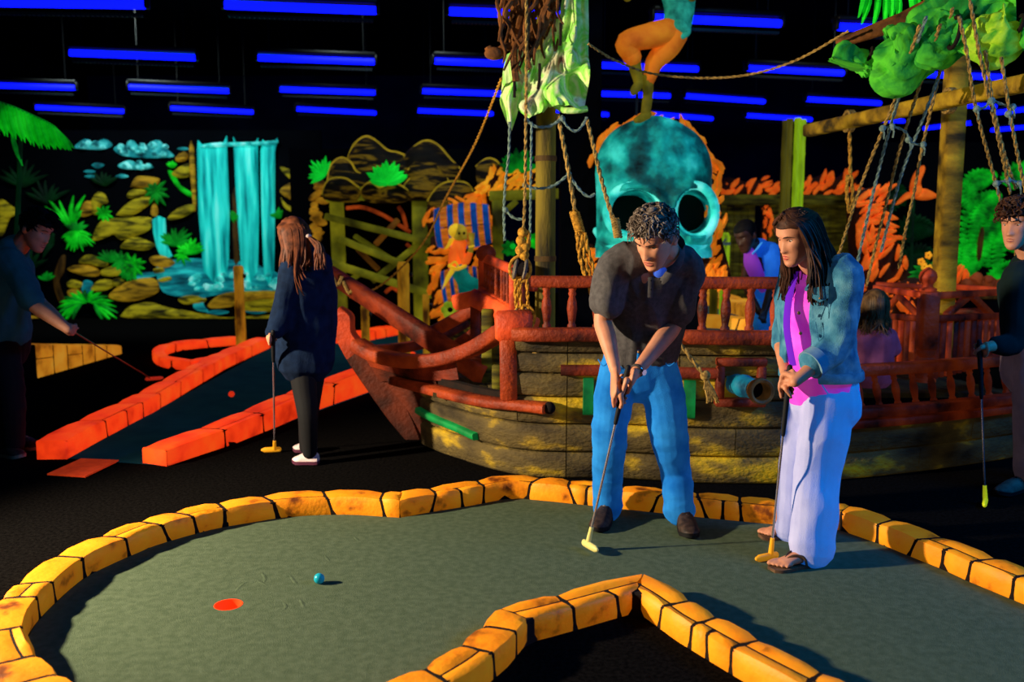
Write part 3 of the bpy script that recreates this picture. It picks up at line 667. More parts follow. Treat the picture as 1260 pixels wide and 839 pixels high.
MB().limb([(q(560, 326), .085), (q(562, 312), .09), (q(566, 300), .085)]).limb([(q(565, 303, .05), .05), (q(572, 322, .1), .045), (q(578, 312, .12), .035)]).part('shirt', mShF, fig)
MB().limb([(q(563, 330), .085), (q(574, 346, .1), .085), (q(590, 354, .1), .07), (q(584, 370, .02), .055), (q(578, 386), .05)]).limb([(q(562, 332), .08), (q(572, 352), .075), (q(570, 372), .055), (q(568, 390), .05)]).part('trousers', mPaF, fig)
MB().ball(q(566, 287, .02), (.085, .09, .11)).part('head', mSkinF, fig); MB().ball(q(572, 292, .1), (.03, .03, .03)).part('jaw', mSkinF, fig)
MB().ball(q(561, 284, .0), (.09, .1, .085), Matrix.Rotation(-.4, 3, 'Y')).limb([(q(556, 296), .035), (q(552, 302), .02), (q(548, 306), .008)]).part('headscarf', mYeF, fig)
for ex in (565, 571): MB().ball(q(ex, 287, .105), .016).part('eye_socket', mMortar, fig)
MB().limb([(q(578, 312, .12), .032), (q(581, 300, .12), .026), (q(580, 294, .12), .024)]).part('forearm', mSkinF, fig)
for k in range(4): MB().limb([(q(578 + k * 1.6, 294, .12), .011), (q(577 + k * 2.1, 287, .12), .009)], 8, 3).part('finger', mSkinF, fig)
MB().tube([q(580, 302, .12), q(580.5, 304, .12)], .036, 12).part('bracelet', mYeF, fig)
MB().tube([V(v) for v in cr([q(552, 326, .1), q(562, 331, .12), q(574, 326, .1)], 4)], .022, 8).part('belt', mYeF, fig)
sw = MB(); sw.tube([q(557, 332, .14), q(551, 342, .14), q(544, 356, .14)], [(.03, .01), (.026, .01), (.004, .004)], 8, side=V((1, 0, .5))); sw.part('sword', mYeF, fig); MB().tube([V(v) for v in cr([q(554, 326, .15), q(560, 322, .17), q(564, 328, .16)], 4)], .012, 6).part('sword_guard', mYeF, fig)
zz = at(574, 390, yf).z - .05
MB().cbox(V((at(574, 390, yf).x, yf + .05, zz / 2)), (.34, .16, zz), .03).part('rock_ledge', mCave, cave)
# carved flowers
fw = thing('carved_flower', 'carved yellow green rosette by the feet of the pirate figure', 'ornament', at(554, 384, 10.2))
for i in range(6): MB().ball(at(554, 381, 10.2) + V((cos(i * 1.047) * .06, -.02, sin(i * 1.047) * .06)), (.045, .03, .045)).part('petal', gl('lime_rosette', [(110, 140, 20), (170, 190, 40)], sc=8, g=.5), fw)
MB().ball(at(554, 381, 10.1), .03).part('flower_centre', mMortar, fw)
MB().tube([at(554, 386, 10.2), at(554, 470, 10.2)], .03, 6).part('post', mTrunk, fw)

# rope posts along the lane behind the bow
mPost = M('amber_post_wood', [(70, 40, 6), (176, 120, 20), (206, 148, 30)], sc=5, st=(1.5, 1.5, .6), rough=.85, glow=.4, bump=.4, bsc=18)
for (x, y0, y1, r, Y, lb) in ((293, 327, 428, .062, None, 'amber wooden post at the end of the red orange curb below the waterfall'), (496, 322, 412, .06, 8.9, 'amber wooden post behind the bowsprit with rope tied to it'), (449, 374, 404, .05, 10.6, 'short amber wooden post left of the bowsprit'), (524, 362, 402, .04, 10.4, 'short amber wooden post by the orange rock')):
    Y = Y or gnd(x, y1).y; t0 = at(x, y0, Y); b0 = V((t0.x, Y, 0))
    po = thing('wooden_post', lb, 'post', b0)
    MB().lathe(b0, t0, [(0, r * 1.05), (.3, r), (.62, r * .96), (.97, r), (1, r * .8)], 9).part('shaft', mPost, po, smooth=30)
    MB().tube([t0 + V((r, -.02, -.12)), t0 + V((r + .03, -.02, -.12))], .025, 8).part('rope_ring', mGuard, po)
mRope = M('tan_rope', [(96, 70, 30), (176, 140, 70)], sc=60, rough=.95, glow=.10)
mRopeG = M('grey_teal_rope', [(70, 90, 84), (120, 140, 126)], sc=60, rough=.95, glow=.12)
mRopeY = M('ochre_rope', [(120, 78, 16), (206, 146, 44)], sc=60, rough=.95, glow=.12)

# ---------------------------------------------------------------- skull rock with climbing pirate statue
YS = 8.3
mSkull = gl('teal_skull_paint', [(0, 20, 24), (3, 84, 86), (12, 160, 150), (60, 226, 210)], sc=3.8, detail=9, g=.4, pos=[.32, .44, .56, .7])
mSkullH = gl('bright_teal_socket_rim', [(14, 140, 136), (48, 214, 200), (120, 246, 232)], sc=7, g=.55, pos=[.3, .5, .7])
sk = thing('skull_rock', 'large teal skull face set in orange rock behind the ship', 'skull', at(806, 330, YS))
cx, cz = at(806, 235, YS).x, at(806, 235, YS).z; sc = YS / F
# grid of depth over the outline
def skull_mesh():
    nx, nz = 56, 64; rows = []
    for j in range(nz + 1):
        v = j / nz; py = 146 + v * 170; row = []
        if py < 215: hw = 71 * sqrt(max(.0, 1 - ((215 - py) / 70) ** 2.3)) if py > 145 else 0
        else: hw = 71 - 1.5 * sin((py - 215) / 100 * pi)
        hw = max(hw, 2)
        for i in range(nx + 1):
            u = i / nx * 2 - 1; px = 802 + u * hw
            d = .42 * sqrt(max(0, 1 - (u * .96) ** 2)) * (.55 + .45 * min(1, (py - 140) / 70))
            for ex, rx in ((775, 30), (845, 23)):    # eye sockets and their rims
                q = sqrt(((px - ex) / rx) ** 2 + ((py - 262) / 26) ** 2)
                d += .06 * math.exp(-((q - 1.18) / .2) ** 2)
                if q < 1.05: d -= .42 * min(1, (1.05 - q) / .22)
            q = sqrt(((px - 812) / 9) ** 2 + ((py - 292) / 16) ** 2)
            if q < 1: d -= .25 * min(1, (1 - q) / .3)
            d += .05 * math.exp(-((py - 292) / 7) ** 2) * (abs(px - 806) > 30) - .05 * math.exp(-((py - 303) / 4) ** 2)
            p = at(px, py, YS); p.y -= d + .02 * noise.noise(V((px * .08, py * .08, 0)))
            row.append(p)
        rows.append(row)
    m = MB(); m.loft(rows, closed=False); return m
skull_mesh().part('skull_face', mSkull, sk, smooth=60)
for ex, rx in ((775, 30), (845, 23)):
    ring = [at(ex + (rx + 3) * cos(a), 262 + 30 * sin(a) * (1.08 if sin(a) < 0 else 1), YS) + V((0, -.385 + .10 * abs((ex + rx * cos(a) - 802) / 71) ** 2, 0)) for a in [2 * pi * i / 28 for i in range(29)]]
    MB().tube(ring, .040, 8).part('socket_rim', mSkullH, sk)
    MB().ball(at(ex, 262, YS) + V((0, .0, 0)), (rx * .0085, .04, .21)).part('eye_socket', mMortar, sk)
for pts in ([(733, 284), (742, 297), (764, 303), (790, 300), (804, 292)], [(818, 292), (828, 300), (848, 303), (864, 298), (871, 284)]):
    MB().tube([V(v) for v in cr([at(x, y, YS) + V((0, -.40 + .34 * abs((x - 802) / 71) ** 2.4, 0)) for x, y in pts], 5)], .034, 8, dome=True).part('cheek_ridge', mSkullH, sk)
MB().box(V((cx, YS + .12, .75)), (1.0, .12, 1.5)).part('skull_base', mNight, sk, smooth=False)
for nm, ol, sd, m_ in (('orange twisted rock down the right side of the teal skull', [(868, 178), (884, 206), (885, 240), (888, 268), (884, 322), (900, 345), (866, 350), (868, 280), (870, 230), (858, 178)], 31, mLavaB), ('orange twisted rock on top of the teal skull under the pirate statue', [(728, 200), (734, 178), (752, 160), (772, 150), (800, 144), (826, 146), (850, 156), (866, 178), (874, 192), (862, 182), (846, 162), (820, 152), (790, 151), (766, 160), (746, 174), (736, 192)], 32, mLavaB), ('orange twisted rock at the lower left of the teal skull', [(726, 300), (740, 318), (750, 350), (728, 352)], 33, mLavaB)):
    lava('rock_arch', nm, ol, YS, m_, sd, par=sk, th=.14, r=.024, ln=.15, dir0=1.3, dens=1.7)
ps = thing('pirate_statue', 'pirate statue in orange breeches balancing on top of the teal skull', 'statue', at(797, 146, YS - .25))
q = lambda x, y, d=0: at(x, y, YS - .25 - d)
mBre = gl('orange_breeches', [(206, 92, 14), (250, 140, 24)], sc=5, g=.3); mOliveS = gl('olive_statue_skin', [(76, 70, 10), (124, 112, 18)], sc=6, g=.4); mTealS = gl('teal_statue_shirt', [(10, 90, 76), (40, 160, 130)], sc=12, g=.45)
MB().limb([(q(826, 38), .11), (q(800, 44, .1), .105), (q(770, 52, .16), .085), (q(776, 66, .12), .08), (q(778, 70, .12), .078)], 16).limb([(q(830, 42), .115), (q(822, 58), .1), (q(806, 76), .08), (q(799, 96), .055), (q(798, 100), .05)], 16).part('breeches', mBre, ps)
MB().limb([(q(777, 68, .12), .06), (q(782, 84, .08), .055), (q(785, 98, .05), .042), (q(786, 104, .05), .04)], 12).limb([(q(786, 104, .05), .04), (q(781, 111, .1), .038), (q(779, 114, .14), .025)], 10).limb([(q(797, 96), .05), (q(797, 118), .045), (q(794, 140), .04)], 12).limb([(q(796, 141), .042), (q(788, 146, .06), .035), (q(783, 148, .1), .025)], 10).part('bare_leg', mOliveS, ps)
MB().limb([(q(832, 36), (.12, .09)), (q(836, 10), (.13, .1)), (q(832, -30), (.17, .11)), (q(826, -62), (.12, .09))], 16, side=V((1, 0, 0))).part('torso', mTealS, ps)
MB().limb([(q(836, 30, .1), .05), (q(844, 38, .08), .045), (q(840, 44, .08), .03)], 10).part('sash', mTealS, ps)
MB().ball(q(822, -92), (.09, .1, .12)).part('head', mOliveS, ps); MB().ball(q(822, -102), (.12, .13, .07)).part('headscarf', mBre, ps)
for s_ in (-1, 1): MB().limb([(q(826 + s_ * 20, -55), .05), (q(826 + s_ * 44, -30), .045), (q(812 + s_ * 40, -4, .1), .04)], 10).part('arm', mOliveS, ps)
MB().tube([q(784, 112, .02), q(783, 142, .02)], .012, 6).part('support_rod', mGuard, ps)

# ---------------------------------------------------------------- right side: orange rock, plank wall, bamboo posts
lava('rock_outcrop', 'tall orange twisted rock behind the girl hidden by the denim jacket', [(1046, 240), (1060, 234), (1082, 230), (1090, 240), (1090, 262), (1098, 290), (1106, 304), (1110, 330), (1124, 352), (1124, 440), (1050, 440), (1048, 320), (1046, 280)], 10.6, mLavaR, 43, th=.3, dens=.72, r=.030, ln=.24)
lava('rock_outcrop', 'small orange twisted rock left of the newel post', [(1104, 462), (1104, 362), (1116, 346), (1130, 342), (1140, 356), (1140, 366), (1140, 462)], 9.6, mLavaR, 44, th=.15)
lava('rock_outcrop', 'small orange twisted rock right of the timber post', [(1166, 458), (1166, 354), (1168, 336), (1180, 328), (1186, 340), (1180, 356), (1180, 458)], 9.6, mLavaR, 45, th=.12)
br_ = thing('rock_pile', 'heap of brown rounded rocks behind the right railing', 'rock', (at(1205, 352, 9.4).x, 9.5, 0))
MB().box((at(1205, 352, 9.5).x, 9.55, (at(1205, 366, 9.5).z) / 2), (.5, .25, at(1205, 366, 9.5).z - .02)).part('ledge_base', mNight, br_, smooth=False)
mBrR = gl('brown_boulder', [(70, 26, 10), (140, 62, 24)], sc=4, g=.35); rnd = random.Random(8)
for i in range(20):
    x = 1172 + i * 3.4; MB().ball(at(x, 356 - rnd.uniform(0, 14) * (i > 4), 9.4 + rnd.uniform(0, .2)), (rnd.uniform(.05, .085), .07, rnd.uniform(.045, .07)), None, 9, 6).part('boulder', mBrR, br_)
MB().beam(at(1170, 363, 9.5), at(1238, 363, 9.5), .3, .06, V((0, 0, 1))).part('ledge', mTrunk, br_)
ob = thing('flower_sculpture', 'orange winged flower shape on a thin stem against the dark right wall', 'sculpture', V((at(1120, 250, 11.4).x, 11.4, 0)))
for r in ('1120,234 1124,216 1134,204 1136,208 1130,222 1128,234', '1102,252 1112,240 1120,236 1122,242 1112,246', '1126,240 1134,232 1146,236 1152,242 1140,246 1128,245', '1121,244 1122,228 1130,226 1132,238'):
    mp([tuple(map(float, p.split(','))) for p in r.split()], 'petal', mLavaR, ob, 11.4, .1)
MB().tube([at(1124, 244, 11.4), at(1122, 300, 11.4), V((at(1120, 410, 11.4).x, 11.4, .0))], .02, 6).part('stem', mLeafX, ob)
plk = thing('plank_wall', 'dark olive plank wall behind the man in the blue shirt', 'plank wall', at(920, 410, 13.4))
rnd = random.Random(2)
for i in range(20):
    x = 882 + i * 8.6
    if 46 < i * 8.6 < 62: continue
    MB().beam(at(x, 246 + rnd.uniform(0, 10), 13.4 + rnd.uniform(0, .05)) , V((at(x, 246, 13.4).x, 13.42, 0)), .09, .05, V((0, -1, 0))).part('plank', mDarkWood, plk)
for x0, x1, y in ((884, 966, 246), (984, 1060, 246)): MB().beam(at(x0, y, 13.2), at(x1, y, 13.2), .15, .12, V((0, -1, 0))).part('top_rail', mDarkWood, plk)
lava('rock_ridge', 'orange rock ridge above the planks right of the skull', [(884, 238), (890, 222), (898, 218), (906, 230), (914, 228), (926, 222), (936, 228), (941, 216), (948, 228), (958, 226), (962, 238)], 13.5, mLavaR, 41, th=.15, par=plk)
lava('rock_ridge', 'orange rock ridge to the right of the bamboo posts', [(986, 238), (988, 220), (1004, 218), (1016, 214), (1028, 220), (1046, 210), (1056, 226), (1064, 234), (1064, 240)], 13.5, mLavaR, 42, th=.15, par=plk)
lava('rock_column', 'narrow orange rock between the dark planks', [(937, 246), (946, 246), (949, 268), (946, 292), (937, 296), (940, 270)], 13.3, mLavaR, 46, par=plk, th=.08, r=.022, ln=.1, dir0=1.5)
mBam = M('lime_bamboo', [(84, 104, 10), (156, 196, 18), (120, 150, 14)], sc=4, st=(3, 3, .5), rough=.6, glow=.5); mBamD = M('olive_bamboo', [(50, 44, 6), (112, 100, 14)], sc=4, st=(3, 3, .5), rough=.7, glow=.4)
bp_ = thing('bamboo_post', 'pair of tall bamboo poles behind the woman, one lime and one olive', 'post', at(976, 420, 9.4))
for x, m_, y1 in ((967, mBamD, 148), (972, mBamD, 146), (982, mBam, 145), (988, mBam, 147)):
    t1 = at(x, y1, 9.4); b1 = V((t1.x, 9.4, 0)); MB().lathe(b1, t1, [v for k in range(8) for v in ((k / 8 + .002, .034), (k / 8 + .1, .032), (k / 8 + .118, .037))] + [(1, .033)], 9).part('pole', m_, bp_)
for x, y0, Y, m_, lb in ((880, 300, 9.8, mBamD, 'olive fence post with rope left of the man in the blue shirt'), (893, 286, 9.6, mBam, 'lime fence post with rope left of the man in the blue shirt')):
    t1 = at(x, y0, Y); b1 = V((t1.x, Y, 0)); po = thing('fence_post', lb, 'post', b1); MB().lathe(b1, t1, [(0, .05), (.5, .046), (.97, .05), (1, .03)], 9).part('shaft', m_, po)
    MB().tube([t1 + V((0, 0, -.1)), t1 + V((0, 0, -.13))], .056, 10).part('rope_ring', mRopeG, po)
rp = MB(); 
for y0, y1 in ((312, 298), (340, 330)): rp.tube(rope_pts(at(866, y0 + 6, 9.75), at(893, y1 - 4, 9.55), .04), .012, 6)
rp.solo('rope_rail', mRopeG, 'grey rope strung between the two fence posts right of the skull', 'rope')
# painted jungle on the right
YR = 11.9
mr = thing('jungle_mural', 'dark mural with big green leaves behind the youth at the right edge', 'mural', at(1180, 400, YR))
a, b = at(1072, 175, YR), at(1330, 400, YR)
MB().box(((a.x + b.x) / 2, YR + .06, a.z / 2), (b.x - a.x, .08, a.z)).part('board', mNight, mr, smooth=False)
mLeafR = gl('right_mural_leaf', [(2, 70, 12), (6, 150, 24), (16, 190, 34)], sc=6, g=.6)
def frond(pts, w_, mat, par, Y, n=12, name='painted_leaf'):
    c = [V(v) for v in cr([at(x, y, Y) for x, y in pts], 6)]; m = len(c)
    for i in range(1, m - 1, max(1, m // n)):
        u = i / m; t = (c[i + 1] - c[i - 1]).normalized(); sd = V((-t.z, 0, t.x)); l = w_ * sin(pi * min(.95, u * .8 + .2))
        for s_ in (-1, 1): blade(c[i] + V((0, -.04, 0)), c[i] + sd * l * s_ + t * l * .5 + V((0, -.06, -.03)), .03, sag=.03).part(name, mat, par)
for pts, w_ in (([(1196, 250), (1188, 234), (1200, 216), (1222, 212)], .17), ([(1186, 300), (1192, 268), (1208, 246), (1226, 236)], .2), ([(1200, 316), (1204, 290), (1216, 268), (1236, 252)], .2), ([(1180, 324), (1184, 302), (1200, 296)], .13), ([(1218, 330), (1220, 300), (1232, 284), (1250, 268)], .2), ([(1194, 352), (1184, 338), (1190, 322), (1206, 316)], .14), ([(1214, 350), (1222, 336), (1240, 326), (1258, 326)], .14), ([(1240, 310), (1250, 290), (1270, 270)], .2), ([(1230, 226), (1248, 210), (1270, 208)], .17)):
    frond(pts, w_, mLeafR, mr, YR)
for pts in ([(1090, 320), (1100, 290), (1124, 274), (1146, 280)], [(1096, 350), (1110, 322), (1130, 310), (1150, 316)], [(1080, 260), (1092, 240), (1110, 232)]): frond(pts, .2, mLeafX, mr, YR)
mp([(1203, 300), (1207, 282), (1210, 283), (1206, 318), (1203, 318)], 'painted_trunk', mTrunk, mr, YR, .05, k=2, dy=.12)
fb_ = thing('flower_bush', 'small green bush with yellow and orange flowers beside the timber post', 'plant', at(1136, 352, 9.9))
fan(1136, 336, 22, 14, 0, 360, mLeafD, fb_, 9.9, wd=.03, name='leaf')
for x, y in ((1141, 314), (1136, 328), (1142, 330), (1132, 322)):
    for k in range(5): MB().ball(at(x, y, 9.8) + V((cos(k * 1.257) * .025, -.03, sin(k * 1.257) * .025)), (.018, .012, .018), None, 7, 5).part('petal', mLavaY, fb_)
MB().tube([at(1136, 350, 9.9), at(1136, 440, 9.9)], .02, 6).part('stem', mLeafX, fb_)
# ---------------------------------------------------------------- the pirate ship
mPlank = M('weathered_olive_planks', [(22, 17, 9), (66, 54, 30), (92, 76, 38), (204, 164, 20)], sc=2.6, st=(1, 1, 2.2), rough=.8, glow=.09, bump=.6, bsc=30, pos=[.28, .42, .54, .67], detail=9)
mRed = M('red_ship_paint', [(44, 14, 5), (128, 44, 15), (172, 68, 22)], sc=5, st=(1, 1, 1), rough=.6, glow=.17, bump=.45, bsc=40, pos=[.28, .5, .75], detail=7)
mRedD = M('dark_red_ship_paint', [(30, 9, 4), (90, 28, 10), (132, 46, 14)], sc=5, rough=.65, glow=.22, bump=.35, bsc=40, detail=7)
mRedK = M('brown_red_ship_paint', [(26, 10, 5), (66, 24, 10), (96, 36, 14)], sc=5, rough=.7, glow=.08, bump=.4, bsc=40, detail=7)
mRedO = M('orange_red_ship_paint', [(80, 26, 12), (180, 60, 24), (224, 84, 34)], sc=4, rough=.6, glow=.16, bump=.35, bsc=40, detail=7)
mGrn = M('green_trim_paint', [(2, 70, 30), (6, 130, 60)], sc=6, rough=.6, glow=.25, bump=.2)
mDeck = M('deck_boards', [(30, 24, 12), (70, 58, 26)], sc=4, st=(4, 1, 1), rough=.8, glow=.08)
mMast = M('olive_mast_wood', [(40, 32, 6), (96, 80, 16), (130, 110, 22)], sc=4, st=(2, 2, .4), rough=.8, glow=.18, bump=.4, bsc=40)
mSpar = M('ochre_timber', [(50, 38, 6), (130, 98, 14), (170, 134, 24)], sc=4, st=(.6, 2, 2), rough=.8, glow=.22, bump=.4, bsc=40)
ship = thing('pirate_ship', 'wooden pirate ship with olive plank hull and red rails beyond the green', 'ship', (1.0, 5.6, 0))
def xy(p): return V((p.x, p.y, 0))
KEEL = [xy(gnd(*p)) for p in ((516, 546), (540, 557), (570, 567), (604, 578), (660, 588))] + [V((.62, 5.28, 0)), V((1.1, 5.18, 0)), V((1.6, 5.18, 0)), V((2.1, 5.3, 0)), V((2.7, 5.52, 0)), V((3.4, 5.85, 0)), V((4.2, 6.3, 0))]
KS = [V(p) for p in cr(KEEL, 6)]; KL = poly_len(KS)
def hull(sv, z):
    sv = max(0, min(KL[-1] - 1e-5, sv)); i = next(k for k in range(len(KL) - 1) if KL[k + 1] >= sv); t = (sv - KL[i]) / (KL[i + 1] - KL[i])
    p = KS[i].lerp(KS[i + 1], t); d = (KS[i + 1] - KS[i]).normalized(); n = V((d.y, -d.x, 0))
    return p + n * (.10 * z * min(1, sv / .5) - .02) + V((0, 0, z)), n
def sx(px, z):      # station along the hull whose side shows at picture column px
    lo, hi = 0, KL[-1]
    for _ in range(40):
        m = (lo + hi) / 2; p, _n = hull(m, z); d = p - V((0, 0, CAMZ)); x = 630 + F * p.x / (p.y * cos(PITCH) - (p.z - CAMZ) * sin(PITCH))
        if x < px: lo = m
        else: hi = m
    return lo
def strip(s0, s1, za, zb, th=.03, out=0.0, n=None, zc=None, zd=None):
    """a plank bent along the hull between stations s0..s1 and heights (za..zb at s0, zc..zd at s1)"""
    zc = za if zc is None else zc; zd = zb if zd is None else zd; n = n or max(2, int((s1 - s0) / .16)); rows = []
    for i in range(n + 1):
        u = i / n; s_ = s0 + (s1 - s0) * u; a = za + (zc - za) * u; b = zb + (zd - zb) * u; e = min(.012, (b - a) * .25); row = []
        for z, o in ((a, -.02), (a, th - e), (a + e, th), (b - e, th), (b, th - e), (b, -.02)):
            p, nn = hull(s_, z); row.append(p + nn * (o + out) + V((0, 0, 0)))
        rows.append(row)
    rows = [list(reversed(r)) for r in rows]
    return MB().loft(rows)
sPost = sx(637, .6); sCut = sx(985, .5); S_END = KL[-1] - .05
rnd = random.Random(4)
LEV = [0.0, .165, .335, .5, .64, .76, .87]
for k in range(6):
    za, zb = LEV[k] + .005, LEV[k + 1] - .005
    if k >= 3: s0 = sPost
    else: s0 = .04 + .0 * k
    s1 = S_END if k < 2 else sCut
    q = s0
    joints = ([sPost] if k == 2 else []) + [sx(697, .4)] + [sx(v, .4) for v in ((770, 905) if k % 2 else (835, 960))] + [sx(v, .2) for v in ((1080, 1190) if k % 2 else (1130,))]
    for e in [j for j in joints if s0 + .2 < j < s1 - .2] + [s1]:
        drop = .05 if k < 3 and q < .1 else 0
        strip(q + .003, e - .003, za, min(zb, .425) if k == 2 and e < sPost + .02 else zb, .03 + rnd.uniform(-.004, .004)).part('plank', mPlank, ship)
        q = e
    if k == 2: strip(sCut, S_END, za, LEV[2] + .05, .03).part('plank', mPlank, ship)
# inner hull wall closes the joints
inn = MB(); rows = []
for i in range(41):
    s_ = .03 + (S_END - .03) * i / 40; top = .5 if s_ < sPost else (.86 if s_ < sCut else .37); g = []
    for z, o in ((0, -.01), (top, -.01), (top, -.06), (0, -.06)):
        p, nn = hull(s_, z); g.append(p + nn * o)
    rows.append(list(reversed(g)))
inn.loft(rows).part('hull_frame', mMortar, ship, smooth=False)
# deck and far side
dk = MB()
for i in range(26):
    y = 5.75 + i * .085; 
    MB().box((1.35 + .0 * y, y, .42), (3.7 - .05 * i, .078, .03)).part('deck_board', mDeck, ship, smooth=False)
for i in range(6):
    p0 = at(540 + i * 17, 462, 6.3); MB().beam(V((-.45 + i * .085, 6.5, .44)), V((-.28 + i * .085, 5.85, .44)), .078, .03).part('deck_board', mDeck, ship)
# trims along the hull
def trim(px, zs, th, h, mat, name, n=3):
    st = [(sx(x, z), z) for x, z in zip(px, zs)]
    mb = MB(); rows = []
    for s_, z in [v for v in cr([(a, b) for a, b in st], 5)]:
        g = []
        for dz, o in ((-h / 2, 0), (-h / 2, th - .01), (-h / 2 + .01, th), (h / 2 - .01, th), (h / 2, th - .01), (h / 2, 0)):
            p, nn = hull(s_, z + dz); g.append(p + nn * (o + .02))
        rows.append(list(reversed(g)))
    return mb.loft(rows).part(name, mat, ship)
trim((522, 560, 592), (.245, .225, .20), .05, .045, mGrn, 'green_rail')
trim((640, 700, 760, 850, 985), (.87, .875, .875, .872, .872), .09, .075, mRed, 'gunwale')
trim((690, 740, 800, 884), (.665, .665, .665, .665), .06, .06, mRedD, 'wale')
trim((1000, 1060, 1130, 1200, 1300), (.42, .42, .42, .42, .42), .08, .06, mRedD, 'gunwale')
trim((1000, 1060, 1130, 1200, 1300), (.35, .35, .35, .35, .35), .06, .05, mRedD, 'gunwale')
for x in (723, 848):
    s_ = sx(x, .52); strip(s_ - .03, s_ + .03, .4, .62, .05, .02).part('green_fender', mGrn, ship)
# turned balusters and top rails
BAL = [(0, .026), (.06, .026), (.1, .018), (.2, .022), (.45, .03), (.62, .026), (.74, .017), (.8, .024), (.86, .018), (.94, .026), (1, .026)]
def rail(mat, pxs, z0, z1, posts, lean=0, w_=.09, out=0.0, bs=1.0):
    pts = []
    for x in pxs:
        p, nn = hull(sx(x, z1), z1); pts.append(p - nn * (.03 - out))
    ribbon(MB(), cr(pts, 4), w_, .065).part('top_rail', mat, ship)
    for x in posts:
        p, nn = hull(sx(x, z0), z0); p1, n1 = hull(sx(x, z0) - lean, z1); MB().lathe(p - nn * (.03 - out), p1 - n1 * (.03 - out) - V((0, 0, .02)), [(t, q * bs) for t, q in BAL], 9).part('baluster', mat, ship)
rail(mRed, (652, 700, 760, 850, 990), .905, 1.17, (672, 704, 735, 766, 797, 834, 864, 893, 923, 954))
rail(mRed, (1000, 1060, 1130, 1200, 1300), .44, .66, (1038, 1060, 1082, 1105, 1127, 1149, 1172, 1196, 1217, 1238, 1262), lean=.07, out=.03, bs=.8)
# corner post that carries the forward rail, with its bracket
pp, pn = hull(sx(628, .6), .6)
def P3(px, py, Y): return at(px, py, Y)
Yp = pp.y - .03
MB().beam(P3(626, 492, Yp), P3(625, 408, Yp), .10, .10, V((0, -1, 0)), .015).part('corner_post', mRed, ship)
MB().beam(P3(609, 401, Yp), P3(655, 399, Yp), .17, .13, V((0, -1, 0)), .02).part('post_cap', mRedO, ship)
# beakhead: stem, cheek boards, rails
YSt = 6.35
stem = [(418, 378), (410, 392), (414, 412), (428, 440), (452, 476), (480, 515), (508, 548)]
stin = [(420, 377), (434, 388), (436, 408), (450, 426), (478, 460), (506, 505), (522, 545)]
so = [V(v) for v in cr([P3(x, y, YSt) for x, y in stem], 4)]; si = [V(v) for v in cr([P3(x, y, YSt) for x, y in stin], 4)]
rows = [[o + V((0, -.06, 0)) * k, o + V((.012, -.075, 0)) * k, i_ + V((-.012, -.075, 0)) * k, i_ + V((0, -.06, 0)) * k, i_ + V((0, .06, 0)) * k, o + V((0, .06, 0)) * k] for (o, i_), k in zip(zip(so, si), [.5, .8] + [1] * 40)]
MB().loft(rows[:13]).part('stem_head', mRedO, ship, fix=True); MB().loft(rows[12:]).part('stem', mRedK, ship, fix=True)
cheek_t = [(440, 424), (462, 436), (500, 444), (540, 442), (580, 430), (615, 410), (626, 408)]
cheek_b = [(462, 470), (486, 470), (516, 482), (550, 488), (585, 492), (612, 494), (626, 494)]
nn = len(cheek_t)
Yc = [YSt - .05 + (Yp - YSt + .05) * (i / (nn - 1)) ** 1.2 for i in range(nn)]
ct = [V(v) for v in cr([P3(x, y + 6, Y) for (x, y), Y in zip(cheek_t, Yc)], 4)]; cbm = [V(v) for v in cr([P3(x, y, Y) for (x, y), Y in zip(cheek_b, Yc)], 4)]
m = len(ct) * 0 + 18
for j, (u0, u1, mm) in enumerate(((0, .5, mRedD), (.52, 1.0, mRedK))):
    rows = []
    for a, b in list(zip(ct, cbm))[:m - 2 * 0]:
        u0_, u1_ = u0, u1
        p, q = a.lerp(b, u0_), a.lerp(b, u1_); rows.append([p, q, q + V((0, .05, 0)), p + V((0, .05, 0))])
    rows = rows[:15 if j == 0 else 12]
    MB().loft(rows).part('cheek_board', mm, ship, fix=True)
MB().loft([[a, b, b + V((0, .04, 0)), a + V((0, .04, 0))] for a, b in ((P3(452, 470, YSt - .03), P3(508, 546, YSt - .03)), (P3(500, 476, YSt - .12), P3(520, 546, YSt - .04)), (P3(520, 484, YSt - .2), P3(528, 548, YSt - .08)))]).part('cheek_board', mRedK, ship, fix=True)
def curved_rail(pts, wd, th, mat, name, Ys, label=None):
    c = [V(v) for v in cr([P3(x, y, Y) for (x, y), Y in zip(pts, Ys)], 5)]
    o = ribbon(MB(), c, wd, th).part(name, mat, ship); return o
curved_rail(cheek_t, .13, .085, mRed, 'beak_rail', [y - .04 for y in Yc])
lo_t = [(486, 467), (520, 476), (560, 486), (600, 494), (640, 498), (674, 502)]
curved_rail(lo_t, .13, .055, mRed, 'beak_rail', [6.16, 5.97, 5.66, 5.42, 5.27, 5.17])
MB().ball(P3(676, 502, 5.16), .036).part('rail_knob', mMortar, ship)
curved_rail([(440, 432), (470, 430), (510, 425), (545, 412), (575, 396)], .1, .07, mRedD, 'far_beak_rail', [6.5, 6.7, 6.9, 7.0, 7.05])
MB().beam(P3(405, 336, 6.9), P3(598, 462, 6.0), .08, .12, V((0, -.3, 1)), .012, w2=.10).part('bowsprit', mRedD, ship)
lash = MB()
for x, y in ((413, 342), (428, 352), (450, 366)): lash.tube([V(v) for v in cr([P3(x - 6, y - 6, 6.72), P3(x + 2, y + 9, 6.7), P3(x + 8, y - 2, 6.72)], 4)], .014, 6)
lash.part('lashing', mRope, ship)
